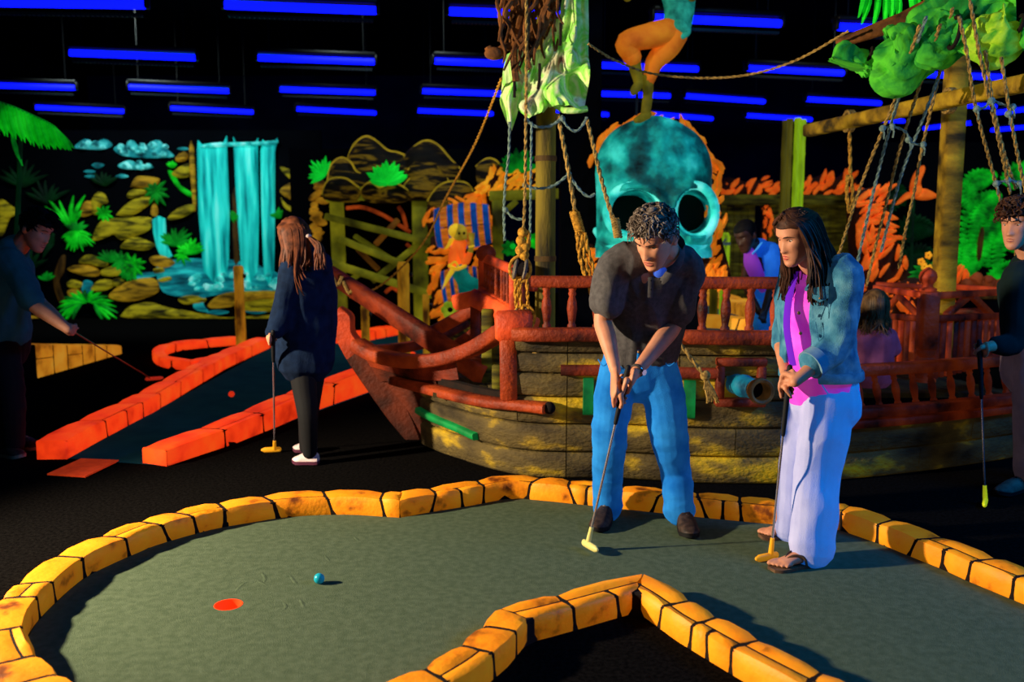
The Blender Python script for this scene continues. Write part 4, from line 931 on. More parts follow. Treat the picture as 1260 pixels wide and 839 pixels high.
# carved beams behind the post
for p0, p1, wd, mm, Y0, Y1 in (((522, 414), (594, 374), .09, mRedD, 7.0, 6.6), ((584, 366), (656, 402), .12, mRedO, 6.3, 5.7), ((594, 358), (648, 392), .06, mRedO, 6.35, 5.75), ((540, 440), (596, 402), .08, mRedD, 6.9, 6.4), ((560, 372), (590, 366), .11, mRedO, 6.45, 6.35)):
    MB().beam(P3(*p0, Y0), P3(*p1, Y1), wd, .1, V((0, -1, 0)), .015).part('carved_beam', mm, ship)
MB().beam(P3(585, 470, 6.3), P3(585, 372, 6.3), .07, .07, V((0, -1, 0)), .012).part('knee_post', mRed, ship)
MB().beam(P3(600, 490, 6.0), P3(600, 380, 6.0), .08, .05, V((0, -1, 0)), .012).part('knee_post', mDarkWood, ship)
MB().beam(P3(612, 494, 5.75), P3(612, 412, 5.75), .07, .05, V((0, -1, 0)), .012).part('knee_post', mDarkWood, ship)
# lattice panel
la = [(594, 316, 6.35), (632, 332, 5.85), (632, 390, 5.85), (594, 364, 6.35)]
L4 = [P3(*v) for v in la]
for i in range(4): MB().beam(L4[i], L4[(i + 1) % 4], .06, .06, V((0, -1, 0)), .01).part('lattice_frame', mRedO, ship)
for i in range(1, 11):
    u = i / 11; MB().beam(L4[0].lerp(L4[1], u), L4[3].lerp(L4[2], u), .022, .02, V((0, -1, 0)), .004).part('lattice_bar', mRed if i % 2 else mRedD, ship)
for v in (.2, .4, .6, .8): MB().beam(L4[0].lerp(L4[3], v) + V((0, .02, 0)), L4[1].lerp(L4[2], v) + V((0, .02, 0)), .02, .018, V((0, -1, 0)), .004).part('lattice_bar', mRedD, ship)
MB().ball(P3(598, 312, 6.3), (.07, .07, .06)).part('carved_knob', mRedD, ship)
for x, y, Y in ((650, 352, 5.9), (648, 345, 5.9)): MB().beam(P3(x - 14, y, Y), P3(x + 12, y + 2, Y), .05, .05, V((0, -1, 0))).part('cleat', mRedO, ship)
MB().lathe(P3(641, 400, 5.75), P3(641, 330, 5.75), BAL, 9).part('baluster', mRed, ship)
MB().lathe(P3(668, 398, 6.2), P3(668, 344, 6.2), BAL, 9).part('baluster', mRed, ship)
# gun port and cannon
s_ = sx(912, .6); gp, gn_ = hull(s_, .6); c0 = P3(911, 470, gp.y - .05)
tang = V((-gn_.y, gn_.x, 0)); 
for dx, dz, a, b in ((0, .115, .28, .045), (0, -.115, .28, .045), (-.115, 0, .045, .185), (.115, 0, .045, .185)):
    MB().cbox(c0 + tang * dx + V((0, 0, dz)), (a, .07, b), .008, Matrix.Rotation(atan2(tang.y, tang.x), 3, 'Z')).part('gunport_frame', mRedD, ship)
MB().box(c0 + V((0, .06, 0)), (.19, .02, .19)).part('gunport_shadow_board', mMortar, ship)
can = thing('cannon', 'blue ship cannon with brown muzzle in the red gun port', 'cannon', c0)
m0, m1 = P3(899, 470, gp.y + .05), P3(935, 481, gp.y - .34)
d = (m1 - m0).normalized()
MB().lathe(m0 - d * .1, m1 - d * .07, [(0, .05), (.1, .062), (.5, .057), (.62, .057), (.64, .064), (.7, .064), (.72, .056), (.97, .056), (1, .05)], 18).part('barrel', M('blue_cannon_paint', [(6, 50, 76), (16, 110, 140), (30, 130, 150)], sc=6, rough=.4, glow=.12, bump=.2), can)
mb = MB(); x = d.orthogonal().normalized(); y = d.cross(x); cir = lambda p, r: [p + (x * cos(2 * pi * j / 20) + y * sin(2 * pi * j / 20)) * r for j in range(20)]
mb.loft([cir(m1 - d * .03, .062), cir(m1, .07), cir(m1 + d * .03, .07), cir(m1 + d * .035, .062), cir(m1 + d * .03, .05), cir(m1 - d * .07, .046)], cap=False); mb.part('muzzle', M('brown_muzzle', [(90, 62, 30), (150, 104, 50)], sc=14, rough=.6, glow=.08), can)
MB().loft([cir(m1 - d * .064, .047), cir(m1 - d * .07, .047)]).part('bore', mMortar, can)

# right hand gallery: newel with ball, rails, braces and pickets
YN = 6.15
fen = thing('gallery_fence', 'dark red picket gallery fence with a turned newel on the ship deck', 'fence', P3(1140, 500, YN) * 1)
fen.location = (fen.location.x, YN, .43); ORG[fen.name] = V(fen.location)
nb = V((P3(1141, 400, YN).x, YN, .43)); nt_ = P3(1141, 358, YN)
MB().lathe(nb, V((nb.x, YN, P3(1141, 430, YN).z)), [(0, .075), (.1, .075), (.14, .055), (.4, .06), (.62, .05), (.7, .07), (.78, .05), (.9, .065), (1, .065)], 14).part('newel_base', mRed, fen)
MB().cbox(V((nb.x, YN, (P3(1141, 430, YN).z + nt_.z) / 2)), (.115, .115, nt_.z - P3(1141, 430, YN).z), .012).part('newel_block', mRed, fen)
MB().lathe(nt_, nt_ + V((0, 0, .16)), [(0, .06), (.1, .062), (.18, .035), (.3, .035), (.42, .052), (.6, .06), (.8, .05), (.95, .02), (1, .005)], 14).part('ball_finial', mRedO, fen)
for (x0, y0, Y0, x1, y1, Y1, wd, mm) in ((1078, 354, 7.4, 1136, 363, YN, .055, mRedO), (1146, 364, YN, 1236, 359, 7.0, .055, mRedO), (1078, 350, 8.1, 1140, 353, 7.9, .06, mRedO), (1160, 352, 7.9, 1240, 357, 7.2, .06, mRedO), (1078, 388, 7.4, 1136, 392, YN, .045, mRedD), (1146, 392, YN, 1236, 388, 7.0, .045, mRedD), (1086, 386, 7.2, 1106, 364, 6.9, .04, mRed), (1106, 364, 6.9, 1130, 388, 6.3, .04, mRed), (1164, 388, 6.35, 1192, 364, 6.6, .05, mRed), (1196, 364, 6.6, 1220, 388, 6.85, .05, mRed), (1150, 384, 7.4, 1214, 382, 7.1, .05, mRedD), (1239, 358, 6.95, 1239, 440, 6.95, .1, mRedD)):
    MB().beam(P3(x0, y0, Y0), P3(x1, y1, Y1), wd, .045, V((0, -1, 0)) if x0 == x1 else V((0, 0, 1)), .008).part('gallery_rail', mm, fen)
for i in range(22):
    x = 1080 + i * 7.4
    if abs(x - 1141) < 9: continue
    Y = 7.4 + (YN - 7.4) * (x - 1078) / 62 if x < 1141 else YN + (7.0 - YN) * (x - 1141) / 96
    t1 = P3(x, 392, Y); MB().beam(V((t1.x, Y, .43)), t1, .04, .03, V((0, -1, 0)), .006).part('picket', (mRedO if i in (4, 12) else mRedD if i % 3 else mRed), fen)
fst = thing('deck_stand', 'short dark red turned stand behind the jacket of the woman', 'stand', V((P3(1063, 440, 6.3).x, 6.3, .43)))
MB().lathe(V((P3(1063, 440, 6.3).x, 6.3, .43)), P3(1064, 425, 6.3), BAL, 9).part('shaft', mRedO, fst); MB().tube([P3(1056, 432, 6.3), P3(1078, 432, 6.3)], .018, 8).part('crossbar', mRedO, fst)

# ---------------------------------------------------------------- mast, sail, vines, rigging
YMt = 6.1
mx = P3(671, 300, YMt).x
mst = thing('mast', 'olive wooden mast rising from the ship deck into the dark', 'mast', (mx, YMt, .43))
MB().lathe((mx, YMt, .43), (mx, YMt, 4.3), [(0, .07), (.2, .067), (.6, .064), (1, .055)], 14).part('pole', mMast, mst)
for z in (1.25, 1.9, 2.35): MB().tube([(mx, YMt, z), (mx, YMt, z + .035)], .072, 14).part('mast_band', mTrunk, mst)
mSail = M('tie_dyed_sail', [(128, 92, 74), (200, 206, 160), (120, 205, 60), (214, 236, 150), (60, 170, 60)], sc=5.5, st=(1, 1, .8), rough=.9, glow=.10, pos=[.3, .4, .5, .6, .72], bump=.15, bsc=60, dist=.7)
def cloth(name, label, left, right, Y, fold, amp, n=26, mat=None, seed=1, k=5):
    """hanging cloth between two traced borders with gathered folds"""
    l = cr([P3(x, y, Y) for x, y in left], k); r = cr([P3(x, y, Y) for x, y in right], k); rows = []; back = []
    for i, (a, b) in enumerate(zip(l, r)):
        a, b = V(a), V(b); v = i / (len(l) - 1); row = []; bk = []
        for j in range(n + 1):
            u = j / n; p = a.lerp(b, u); f = sin(u * fold * 2 * pi + 1.3 * noise.noise(V((v * 2, seed, 0))) * 2) ; f2 = noise.noise(V((u * 5, v * 4, seed)))
            off = V((0, -amp * (f * .6 + f2 * 1.0) * min(1, .25 + v) - .05 * sin(pi * u), 0))
            row.append(p + off); bk.append(p + off + V((0, .012, 0)))
        rows.append(row); back.append(bk)
    m = MB(); rings = [ro + list(reversed(bo)) for ro, bo in zip(rows, back)]; m.loft(rings)
    return m.solo(name, mat or mSail, label, 'sail', fix=True)
def clothp(par, left, right, Y, fold, amp, seed, n=30, tie=None):
    l = cr([P3(x, y, Y) for x, y in left], 5); r = cr([P3(x, y, Y) for x, y in right], 5); rings = []
    for i, (a, b) in enumerate(zip(l, r)):
        a, b = V(a), V(b); v = i / (len(l) - 1); row = []; bk = []
        for j in range(n + 1):
            u = j / n; p = a.lerp(b, u); f = .5 + .5 * sin(u * fold * 2 * pi + seed + 1.6 * noise.noise(V((v * 2, seed, 0))))
            if tie: f = (.5 + .5 * sin(fold * 2.2 * atan2((u - tie[0]) * .8, (v - tie[1]) * 2.2) + seed)) * min(1, 3 * sqrt((u - tie[0]) ** 2 + (v - tie[1]) ** 2))
            off = V((0, -amp * (f - .5 + .9 * noise.noise(V((u * 4, v * 3, seed)))) * min(1, .3 + v * 1.2) - .05 * sin(pi * u), 0))
            row.append(p + off); bk.append(p + off + V((0, .012, 0)))
        rings.append(row + list(reversed(bk)))
    return MB().loft(rings).part('sail_cloth', mSail, par, fix=True)
sail = thing('mast_sail', 'tie dyed lime green and cream sail bunched around the mast top', 'sail', P3(690, 135, 5.9))
clothp(sail, [(700, -60), (690, 10), (684, 52), (672, 92), (664, 112), (676, 132)], [(726, -60), (724, 10), (725, 60), (724, 95), (722, 120), (720, 136)], 5.85, 3.0, .15, .4, tie=(.1, .42))
clothp(sail, [(676, 22), (665, 62), (648, 88), (640, 116), (636, 132), (650, 146)], [(700, 30), (694, 70), (688, 98), (682, 120), (676, 130), (668, 140)], 5.9, 2.4, .13, 2.0, tie=(.8, .1))
clothp(sail, [(624, 66), (619, 86), (617, 108), (615, 124), (620, 140), (627, 158)], [(645, 60), (648, 84), (646, 108), (640, 124), (636, 142), (630, 160)], 5.95, 1.4, .11, 4.0)
clothp(sail, [(648, 74), (655, 66), (650, 84), (644, 98)], [(664, 60), (666, 74), (664, 92), (662, 108)], 5.93, 1.6, .06, 6.0)
MB().tube([V(v) for v in cr([P3(676, 120, 5.9), P3(690, 134, 5.85), P3(706, 136, 5.83), P3(722, 134, 5.85)], 4)], .02, 8).part('sail_hem', mSail, sail)
for pts in ([(690, 28), (690, 44), (689, 56)], [(633, 120), (633, 100), (634, 112)], [(664, 78), (664, 96), (662, 110)]): MB().tube([P3(x, y, 5.74) for x, y in pts], .009, 6).part('sail_tie', mMortar, sail)
mVine = M('brown_vine', [(34, 20, 8), (104, 62, 26), (140, 84, 36)], sc=8, rough=.9, glow=.05, bump=.3)
vin = thing('dry_vine', 'tangle of dry brown vines hanging at the mast top beside the sail', 'vine', P3(655, 90, 5.85))
rnd = random.Random(17)
for i in range(46):
    x, y = rnd.uniform(622, 690), rnd.uniform(-50, 20); pts = [(x, y)]
    for k in range(4): x += rnd.uniform(-12, 10); y += rnd.uniform(12, 30); pts.append((x, y))
    if max(p[1] for p in pts) > 92: pts = pts[:-1]
    Y = rnd.uniform(5.74, 6.0); c = [V(v) for v in cr([P3(a, b, Y + rnd.uniform(-.06, .06)) for a, b in pts], 3)]
    MB().tube(c, [max(.004, .017 * (1 - .7 * j / len(c))) for j in range(len(c))], 6).part('vine_stem', mVine, vin)
for pts in ([(660, 30), (640, 52), (618, 60), (606, 66), (600, 58)], [(640, 20), (634, 44), (632, 72), (635, 100)], [(668, -10), (672, 24), (666, 44)]):
    MB().tube([V(v) for v in cr([P3(a, b, 5.8) for a, b in pts], 4)], .024, 7).part('vine_stem', mVine, vin)
MB().ball(P3(608, 66, 5.8), (.06, .05, .04)).part('vine_knot', mVine, vin)
YRg = 5.45
def ropes(label, lines, mat, r=.010, Y=YRg, name='rigging_rope', extra=None, group=None):
    mb = MB()
    for ln in lines:
        pts = [P3(p[0], p[1], p[2] if len(p) > 2 else Y) for p in ln]; rope(mb, [V(v) for v in cr(pts, 5)] if len(pts) > 2 else rope_pts(pts[0], pts[1]), r)
    if extra: extra(mb)
    return mb.solo(name, mat, label, 'rope', group)
def coil(px, py, Y, r, n, rr, dx=0):     # whipping turns around a rope
    def f(mb):
        for k in range(n): mb.tube([P3(px + dx * k / n, py + k * 24 / n, Y) + V((r * cos(a), r * sin(a) * .8, .004 * sin(3 * a))) for a in [2 * pi * j / 12 for j in range(13)]], rr, 5)
    return f
ropes('tan rope stay running from the sail down left behind the ship', [[(617, 96, 5.8), (585, 176, 6.6), (548, 244, 7.2), (520, 300, 7.6), (470, 350, 7.9), (430, 366, 8.0)]], mRopeY, .009)
ropes('grey rope falling from the vines to the pulley block', [[(647, -30), (648, 40), (647, 150), (646, 240), (643, 300)]], mRope, .010, 5.5)
ropes('thin grey rope just right of the rope to the pulley block', [[(654, 150), (653, 230), (652, 296)]], mRopeG, .008, 5.5)
ropes('thin grey rope with frayed knots hanging left of the pulley ropes', [[(627, 150), (626, 190), (622, 226), (620, 262), (621, 296)]], mRopeG, .009, 5.6)
for lb, ln in (('upper grey ratline sagging in front of the mast just below the sail', [(648, 148), (660, 156), (676, 155), (688, 148), (692, 142)]), ('upper grey ratline sagging right of the mast just below the sail', [(692, 146), (700, 158), (710, 161), (718, 152), (722, 144)]), ('lower grey ratline crossing the mast left of the skull', [(646, 228), (662, 232), (682, 228), (700, 214)]), ('lower grey ratline sagging towards the left edge of the skull', [(700, 214), (712, 232), (724, 242), (732, 238)]), ('lowest grey ratline hanging left of the mast', [(622, 258), (632, 268), (646, 270)])):
    ropes(lb, [ln], mRopeG, .009, 5.55, extra=lambda mb, p=ln[0]: mb.ball(P3(p[0], p[1], 5.55), .017, None, 7, 5))
ropes('tan shroud rope from the sail to the wrapped splice beside the man', [[(686, 140, 5.6), (700, 212, 5.4), (708, 262, 5.3)]], mRope, .014)
ropes('ochre wrapped rope splice with two falls ending behind the shoulder of the man', [[(707, 258), (712, 288)], [(710, 286), (714, 320), (728, 362)], [(714, 286), (720, 318), (733, 360)], [(720, 290), (724, 310), (736, 352)], [(712, 290), (716, 306), (720, 300), (719, 286)]], mRopeY, .013, 5.28, extra=coil(707, 262, 5.28, .024, 10, .008, 7))
ropes('tan shroud rope crossing in front of the left eye socket of the skull', [[(722, 146, 5.6), (740, 220, 5.3), (752, 262, 5.15), (760, 288, 5.08)]], mRope, .013, extra=coil(757, 270, 5.09, .02, 8, .007, 4))
# pulley tackle
mBlock = M('grey_pulley_wood', [(60, 54, 46), (120, 108, 92)], sc=10, rough=.6, glow=.05, bump=.3)
YT = 5.38
def pulley(px, py, tilt, label):
    t = thing('pulley_block', label, 'pulley', P3(px, py + 10, YT)); c = P3(px, py, YT)
    for s_ in (-1, 1): MB().ball(c + V((s_ * .028, 0, 0)), (.016, .05, .062), Matrix.Rotation(tilt, 3, 'Y'), 12, 8).part('cheek', mBlock, t)
    MB().tube([c + V((-.018, 0, 0)), c + V((.018, 0, 0))], .045, 14).part('sheave', mMortar, t); MB().tube([c + V((-.05, 0, 0)), c + V((.05, 0, 0))], .01, 8).part('axle', mGuard, t)
    MB().tube([c + V((.062 * cos(a), -.0, .075 * sin(a))) for a in [2 * pi * j / 18 for j in range(19)]], .009, 6).part('rope_strop', mRopeY, t)
pulley(640, 331, .2, 'upper grey wooden pulley block hanging by the lattice panel'); pulley(645, 391, -.3, 'lower grey wooden pulley block hanging in front of the corner post')
ropes('ochre tackle ropes running between the two pulley blocks', [[(635, 334), (634, 360), (637, 384), (642, 394)], [(641, 334), (640, 362), (644, 388)], [(648, 336), (649, 362), (650, 384)], [(638, 338), (637, 360), (643, 380)]], mRopeY, .011, YT)
def frz(mb):
    rn = random.Random(3)
    for x, y in ((643, 286), (641, 296), (646, 304), (640, 308), (645, 314)): mb.ball(P3(x, y, YT), (.03, .025, .03), None, 8, 6)
ropes('ochre knotted rope above the upper pulley block', [[(644, 284), (640, 300), (646, 318)], [(648, 284), (650, 300), (644, 320)]], mRopeY, .016, YT, extra=frz)
def frz2(mb):
    rn = random.Random(4)
    for x, y in ((659, 437), (663, 439), (685, 468), (688, 464), (690, 474), (684, 475)): mb.ball(P3(x, y, 5.26), (.026, .02, .024), None, 8, 6)
    for k in range(10): mb.tube([P3(686, 474, 5.26), P3(684 + k * .9 + rn.uniform(-1, 1), 482, 5.25), P3(684 + k * .9, 487 + rn.uniform(-2, 2), 5.25)], .004, 4)
    mb.tube([P3(662, 440, 5.26) + V((.02 * cos(a) + .01, 0, .02 * sin(a))) for a in [2 * pi * j / 10 for j in range(11)]], .008, 5)
ropes('tan knotted rope hanging from the lower pulley block with frayed end', [[(647, 398, 5.34), (650, 412, 5.3), (656, 428, 5.27), (661, 438, 5.26)], [(663, 440, 5.26), (672, 452, 5.26), (682, 464, 5.26)], [(664, 437, 5.26), (674, 440, 5.26), (683, 450, 5.26)]], mRope, .012, extra=frz2)
def frz3(mb):
    rn = random.Random(6)
    for k in range(22): mb.tube([P3(868 + rn.uniform(-2, 2), 464, 5.0), P3(872 + rn.uniform(-6, 6), 478, 4.99), P3(876 + rn.uniform(-8, 9), 492 + rn.uniform(-5, 4), 4.99)], .006, 4)
    mb.ball(P3(868, 462, 5.0), (.03, .025, .03), None, 8, 6)
ropes('tan rope with frayed tassel hanging beside the gun port', [[(826, 404, 5.05), (838, 424, 5.02), (854, 446, 5.0), (868, 464, 5.0)]], mRope, .012, extra=frz3)
ropes('tan rope loop hanging on the hull between the legs of the man', [[(779, 468, 5.05), (781, 480, 5.04), (788, 491, 5.04), (794, 490, 5.04), (792, 480, 5.04), (784, 474, 5.05)]], mRopeY, .010)
# long sagging line from the sail to the right hand yard
ropes('long thin rope sagging from the sail across the pirate statue to the right yard', [[(724, 54, 5.7), (756, 74, 5.9), (800, 90, 6.0), (860, 96, 6.0), (920, 92, 5.9), (980, 74, 5.7), (1044, 38, 5.4)]], mRope, .008)

# right hand mast: timber post, cross beam, furled green sail, shrouds
YP = 6.5
pt = thing('timber_post', 'squared ochre timber post rising through the right gallery rail', 'post', (P3(1157, 420, YP).x, YP, .43))
MB().beam((P3(1157, 420, YP).x, YP, .43), (P3(1157, 420, YP).x, YP, 3.4), .13, .13, V((0, -1, 0)), .015).part('shaft', mSpar, pt)
bm_ = thing('timber_beam', 'long ochre timber beam crossing the right post up to the right edge', 'beam', P3(1126, 138, 5.8))
MB().beam(P3(993, 161, 7.2), P3(1290, 96, 4.9), .085, .09, V((0, 0, 1)), .012).part('shaft', mSpar, bm_)
for x, y, Y in ((1045, 149, 6.72), (1168, 124, 5.8)):
    for k in range(3): MB().tube([P3(x + k * 3 - 3, y, Y) + V((0, .075 * cos(a), .07 * sin(a))) for a in [2 * pi * j / 14 for j in range(15)]], .012, 6).part('lashing', mRope, bm_)
ropes('olive knotted rope hanging from the beam near its left end', [[(1045, 152, 6.7), (1046, 196, 6.7), (1046, 214, 6.7)], [(1043, 215, 6.7), (1042, 240, 6.7), (1045, 262, 6.7)], [(1047, 215, 6.7), (1049, 240, 6.7), (1046, 258, 6.7)]], mRopeY, .014)
yd = thing('yard_spar', 'dark brown sloping spar behind the furled green sail', 'spar', P3(1180, 0, 5.2))
MB().tube([P3(1030, 54, 5.6), P3(1110, 26, 5.4), P3(1200, -20, 5.2), P3(1300, -70, 5.0)], [.03, .05, .055, .05], 10).part('shaft', mVine, yd)
mFurl = M('green_furled_sail', [(4, 60, 18), (16, 120, 40), (80, 190, 40), (12, 96, 36)], sc=3.2, st=(1, 1, 1), rough=.85, glow=.16, bump=.2, bsc=50, pos=[.32, .46, .6, .72], dist=1.5)
mFurl2 = M('yellow_green_furled_sail', [(40, 104, 20), (120, 180, 24), (170, 210, 44), (70, 150, 26)], sc=3.4, rough=.85, glow=.16, bump=.2, bsc=50, dist=1.5)
fs = thing('furled_sail', 'bright green furled sail tied along the sloping spar at top right', 'sail', P3(1150, 60, 5.1))
def bundle(ctr, rad, Y0, Y1, mat, seed, nf=11):
    c = cr([tuple(P3(x, y, Y0 + (Y1 - Y0) * i / (len(ctr) - 1))) + (r * Y0 / F,) for i, ((x, y), r) in enumerate(zip(ctr, rad))], 7); m_ = len(c); rings = []
    for i, q_ in enumerate(c):
        p = V(q_[:3]); a = V(c[max(0, i - 1)][:3]); b = V(c[min(m_ - 1, i + 1)][:3]); t = (b - a).normalized(); x = t.cross(V((0, 1, 0))).normalized(); y = x.cross(t); ring = []
        for j in range(44):
            an = 2 * pi * j / 44; f = 1 + .30 * abs(sin(an * nf / 2 + 1.2 * sin(i * .3 + seed))) - .15 + .30 * noise.noise(V((cos(an) * 1.6, sin(an) * 1.6, i * .22 + seed * 7)))
            ring.append(p + (x * cos(an) + y * sin(an) * .7) * q_[3] * f)
        rings.append(ring)
    MB().loft(rings).part('sail_roll', mat, fs, smooth=80)
bundle([(1048, 82), (1051, 76), (1060, 71), (1071, 66)], [26, 24, 12, 4], 5.3, 5.3, mFurl, 1)
bundle([(1071, 66), (1082, 70), (1098, 76), (1116, 66), (1136, 50)], [4, 20, 36, 34, 26], 5.28, 5.2, mFurl, 2)
bundle([(1126, 66), (1134, 66), (1150, 58), (1164, 44), (1176, 28)], [6, 20, 24, 26, 26], 5.12, 5.1, mFurl, 3)
bundle([(1128, 52), (1150, 34), (1180, 16), (1210, -2), (1250, -10)], [22, 28, 30, 30, 28], 5.3, 5.0, mFurl, 4)
bundle([(1172, 54), (1180, 50), (1192, 44), (1204, 34)], [8, 17, 17, 12], 5.05, 5.0, mFurl, 5)
bundle([(1198, 28), (1210, 38), (1228, 44), (1246, 40), (1256, 28)], [12, 26, 32, 22, 5], 5.0, 4.9, mFurl2, 6)
bundle([(1254, 30), (1262, 30), (1274, 34), (1290, 30)], [4, 14, 24, 24], 4.9, 4.85, mFurl, 7)
for x, y, Y, r in ((1071, 66, 5.27, .03), (1174, 40, 5.0, .08), (1255, 29, 4.88, .04)): MB().tube([P3(x, y, Y) + V((.01 * sin(a), r * .8 * cos(a), r * sin(a))) for a in [2 * pi * j / 14 for j in range(15)]], .012, 6).part('sail_tie', mMortar, fs)
pl2 = thing('hanging_palm_leaves', 'green palm leaves hanging over the spar at the top edge', 'plant', P3(1110, -6, 5.6))
for i, (x, dx, l) in enumerate(((1066, -10, 22), (1072, -12, 30), (1082, -8, 34), (1090, -3, 36), (1098, -3, 30), (1106, -3, 38), (1120, 2, 26), (1127, 3, 30), (1136, 4, 14), (1150, 3, 12), (1164, 4, 20))):
    blade(P3(x, -14, 5.6), P3(x + dx, l, 5.55), .02, out=.03).part('leaflet', mLeaf, pl2)
MB().tube([P3(1050, -18, 5.62), P3(1110, -16, 5.62), P3(1180, -22, 5.6)], .012, 6).part('leaf_stem', mLeafD, pl2)
SH = [((1132, 30, 5.0), (1098, 130, 5.3), (1060, 226, 5.6), (1030, 320, 5.9)), ((1140, 20, 5.0), (1106, 120, 5.3), (1078, 222, 5.6), (1060, 300, 5.8), (1050, 348, 5.9)), ((1157, 30, 4.98), (1130, 110, 5.3), (1108, 180, 5.5), (1094, 236, 5.7), (1078, 300, 5.9), (1066, 352, 6.0)), ((1160, 80, 5.3), (1138, 140, 5.4), (1112, 206, 5.6), (1096, 262, 5.8), (1084, 310, 5.9)), ((1172, 10, 4.98), (1156, 90, 5.3), (1135, 180, 5.6), (1124, 240, 5.7), (1114, 284, 5.8), (1106, 330, 6.0))]
for i, l in enumerate(SH): ropes('%s rope of the slanting shrouds left of the timber post' % ('leftmost thin', 'second thin', 'middle thin', 'fourth thin', 'rightmost thin')[i], [list(l)], mRope if i % 2 == 0 else mRopeG, .010)
SR = [((1180, 20, 4.9), (1190, 66, 4.9), (1200, 130, 5.0), (1220, 206, 5.2), (1232, 250, 5.3)), ((1192, -10, 4.9), (1206, 70, 4.9), (1228, 168, 5.0), (1243, 238, 5.2)), ((1212, 62, 4.9), (1222, 130, 5.0), (1236, 190, 5.1), (1250, 232, 5.2)), ((1232, 70, 4.85), (1240, 124, 4.9), (1252, 190, 5.0), (1262, 236, 5.1))]
for i, l in enumerate(SR): ropes('%s rope of the shrouds above the youth at right edge' % ('first thin', 'second thin', 'third thin', 'fourth thin')[i], [list(l)], mRope, .010)
def kn(pts, Y):
    def f(mb):
        for x, y in pts: mb.ball(P3(x, y, Y), .02, None, 7, 5)
        rn = random.Random(len(pts))
        for x, y in pts: mb.tube([P3(x, y, Y), P3(x + 2, y + 6, Y - .02), P3(x + 4 + rn.uniform(-4, 2), y + 13, Y)], .006, 4)
    return f
ropes('teal grey knotted ratline across the slanting shrouds left of the timber post', [[(1086, 158), (1098, 156), (1114, 162), (1122, 176), (1136, 178)]], mRopeG, .008, 5.35, extra=kn(((1086, 158), (1098, 156), (1118, 172), (1136, 178)), 5.34))
ropes('teal grey knotted ratline across the shrouds at right edge', [[(1202, 134), (1212, 132), (1220, 124), (1232, 128), (1246, 132)]], mRopeG, .008, 4.92, extra=kn(((1202, 134), (1220, 124), (1246, 132), (1241, 140)), 4.92))
ropes('pale knotted ratline low across the shrouds above the dark hair of the youth', [[(1226, 226), (1240, 222), (1256, 226)]], mRopeG, .010, 5.15, extra=kn(((1226, 226), (1240, 222), (1254, 226)), 5.15))
ropes('long rope running down behind the youth beside the gallery', [[(1243, 280, 5.3), (1251, 314, 5.4), (1256, 360, 5.5)]], mRope, .012)
# ---------------------------------------------------------------- people
def flesh(mb, name, mat, parent, voxel=.006, smooth=6, wr=None, label=None):
    """fuses overlapping closed pieces into one continuous skin"""
    me = mb.mesh(name, mat, ORG[parent.name]); o = link(name, me, parent)
    m1 = o.modifiers.new('fuse', 'REMESH'); m1.mode = 'VOXEL'; m1.voxel_size = voxel; m1.use_smooth_shade = True
    m2 = o.modifiers.new('soften', 'SMOOTH'); m2.factor = .5; m2.iterations = smooth
    dg = bpy.context.evaluated_depsgraph_get(); dg.update()
    new = bpy.data.meshes.new_from_object(o.evaluated_get(dg)); o.modifiers.clear(); o.data = new; bpy.data.meshes.remove(me); new.name = name
    new.materials.clear(); new.materials.append(mat)
    if wr:
        og = ORG[parent.name]; nrm = [V(v.normal) for v in new.vertices]
        for v, n in zip(new.vertices, nrm): v.co = v.co + n * wr(v.co + og)
    new.polygons.foreach_set('use_smooth', [True] * len(new.polygons)); new.update()
    if label: o['label'] = label
    return o
def folds(amp, sx_=14, sz=6, seed=0, rotz=0):
    def f(p):
        a = noise.noise(V((p.x * sx_ + seed, p.y * sx_, p.z * sz))); b = noise.noise(V((p.x * sx_ * 2.1, p.y * sx_ * 2.1 + seed, p.z * sz * 2.6 + 5)))
        return amp * ((1 - abs(a) * 2) * .7 + b * .5 - .35)
    return f
def frame(fwd, up):
    f = V(fwd).normalized(); u = (V(up) - f * V(up).dot(f)).normalized(); r = f.cross(u)   # r: the person's right hand side is +x when looking along fwd -> x = f x u
    return Matrix((r, f, u)).transposed()
LVL = [(-.120, .012, .070, .046), (-.113, .027, .083, .022), (-.097, .040, .089, .000), (-.072, .053, .088, -.030), (-.047, .062, .087, -.058), (-.020, .069, .087, -.080), (.010, .073, .087, -.092), (.040, .076, .091, -.098), (.070, .073, .085, -.095), (.094, .060, .068, -.080), (.110, .038, .042, -.055), (.119, .014, .012, -.022)]
def lv(z):
    z = max(LVL[0][0], min(LVL[-1][0], z))
    for a, b in zip(LVL[:-1], LVL[1:]):
        if z <= b[0]:
            t = (z - a[0]) / (b[0] - a[0]); t2 = t * t * (3 - 2 * t); t = .5 * t + .5 * t2; return tuple(a[i] + (b[i] - a[i]) * t for i in (1, 2, 3))
def feat(x, z):
    g = lambda a, c, w_: math.exp(-((a - c) / w_) ** 2)
    ax = abs(x); d = 0
    t = (.022 - z) / .058
    if 0 < t < 1.25: d += .023 * (min(t, 1) ** 1.25) * (1 if t < 1 else max(0, 1 - (t - 1) / .25)) * math.exp(-(x / (.0085 + .006 * min(t, 1))) ** 2)
    d += .007 * g(ax, .013, .007) * g(z, -.034, .008)
    d -= .011 * g(ax, .031, .015) * g(z, .012, .011)
    d += .005 * g(z, .030, .009) * g(ax, .028, .024)
    d += .005 * g(ax, .043, .016) * g(z, -.018, .016)
    d += .0065 * g(x, 0, .020) * (g(z, -.060, .0055) + 1.0 * g(z, -.072, .0060)) - .003 * g(x, 0, .024) * g(z, -.066, .003)
    d += .006 * g(x, 0, .016) * g(z, -.100, .012) - .003 * g(x, 0, .016) * g(z, -.085, .006)
    return d
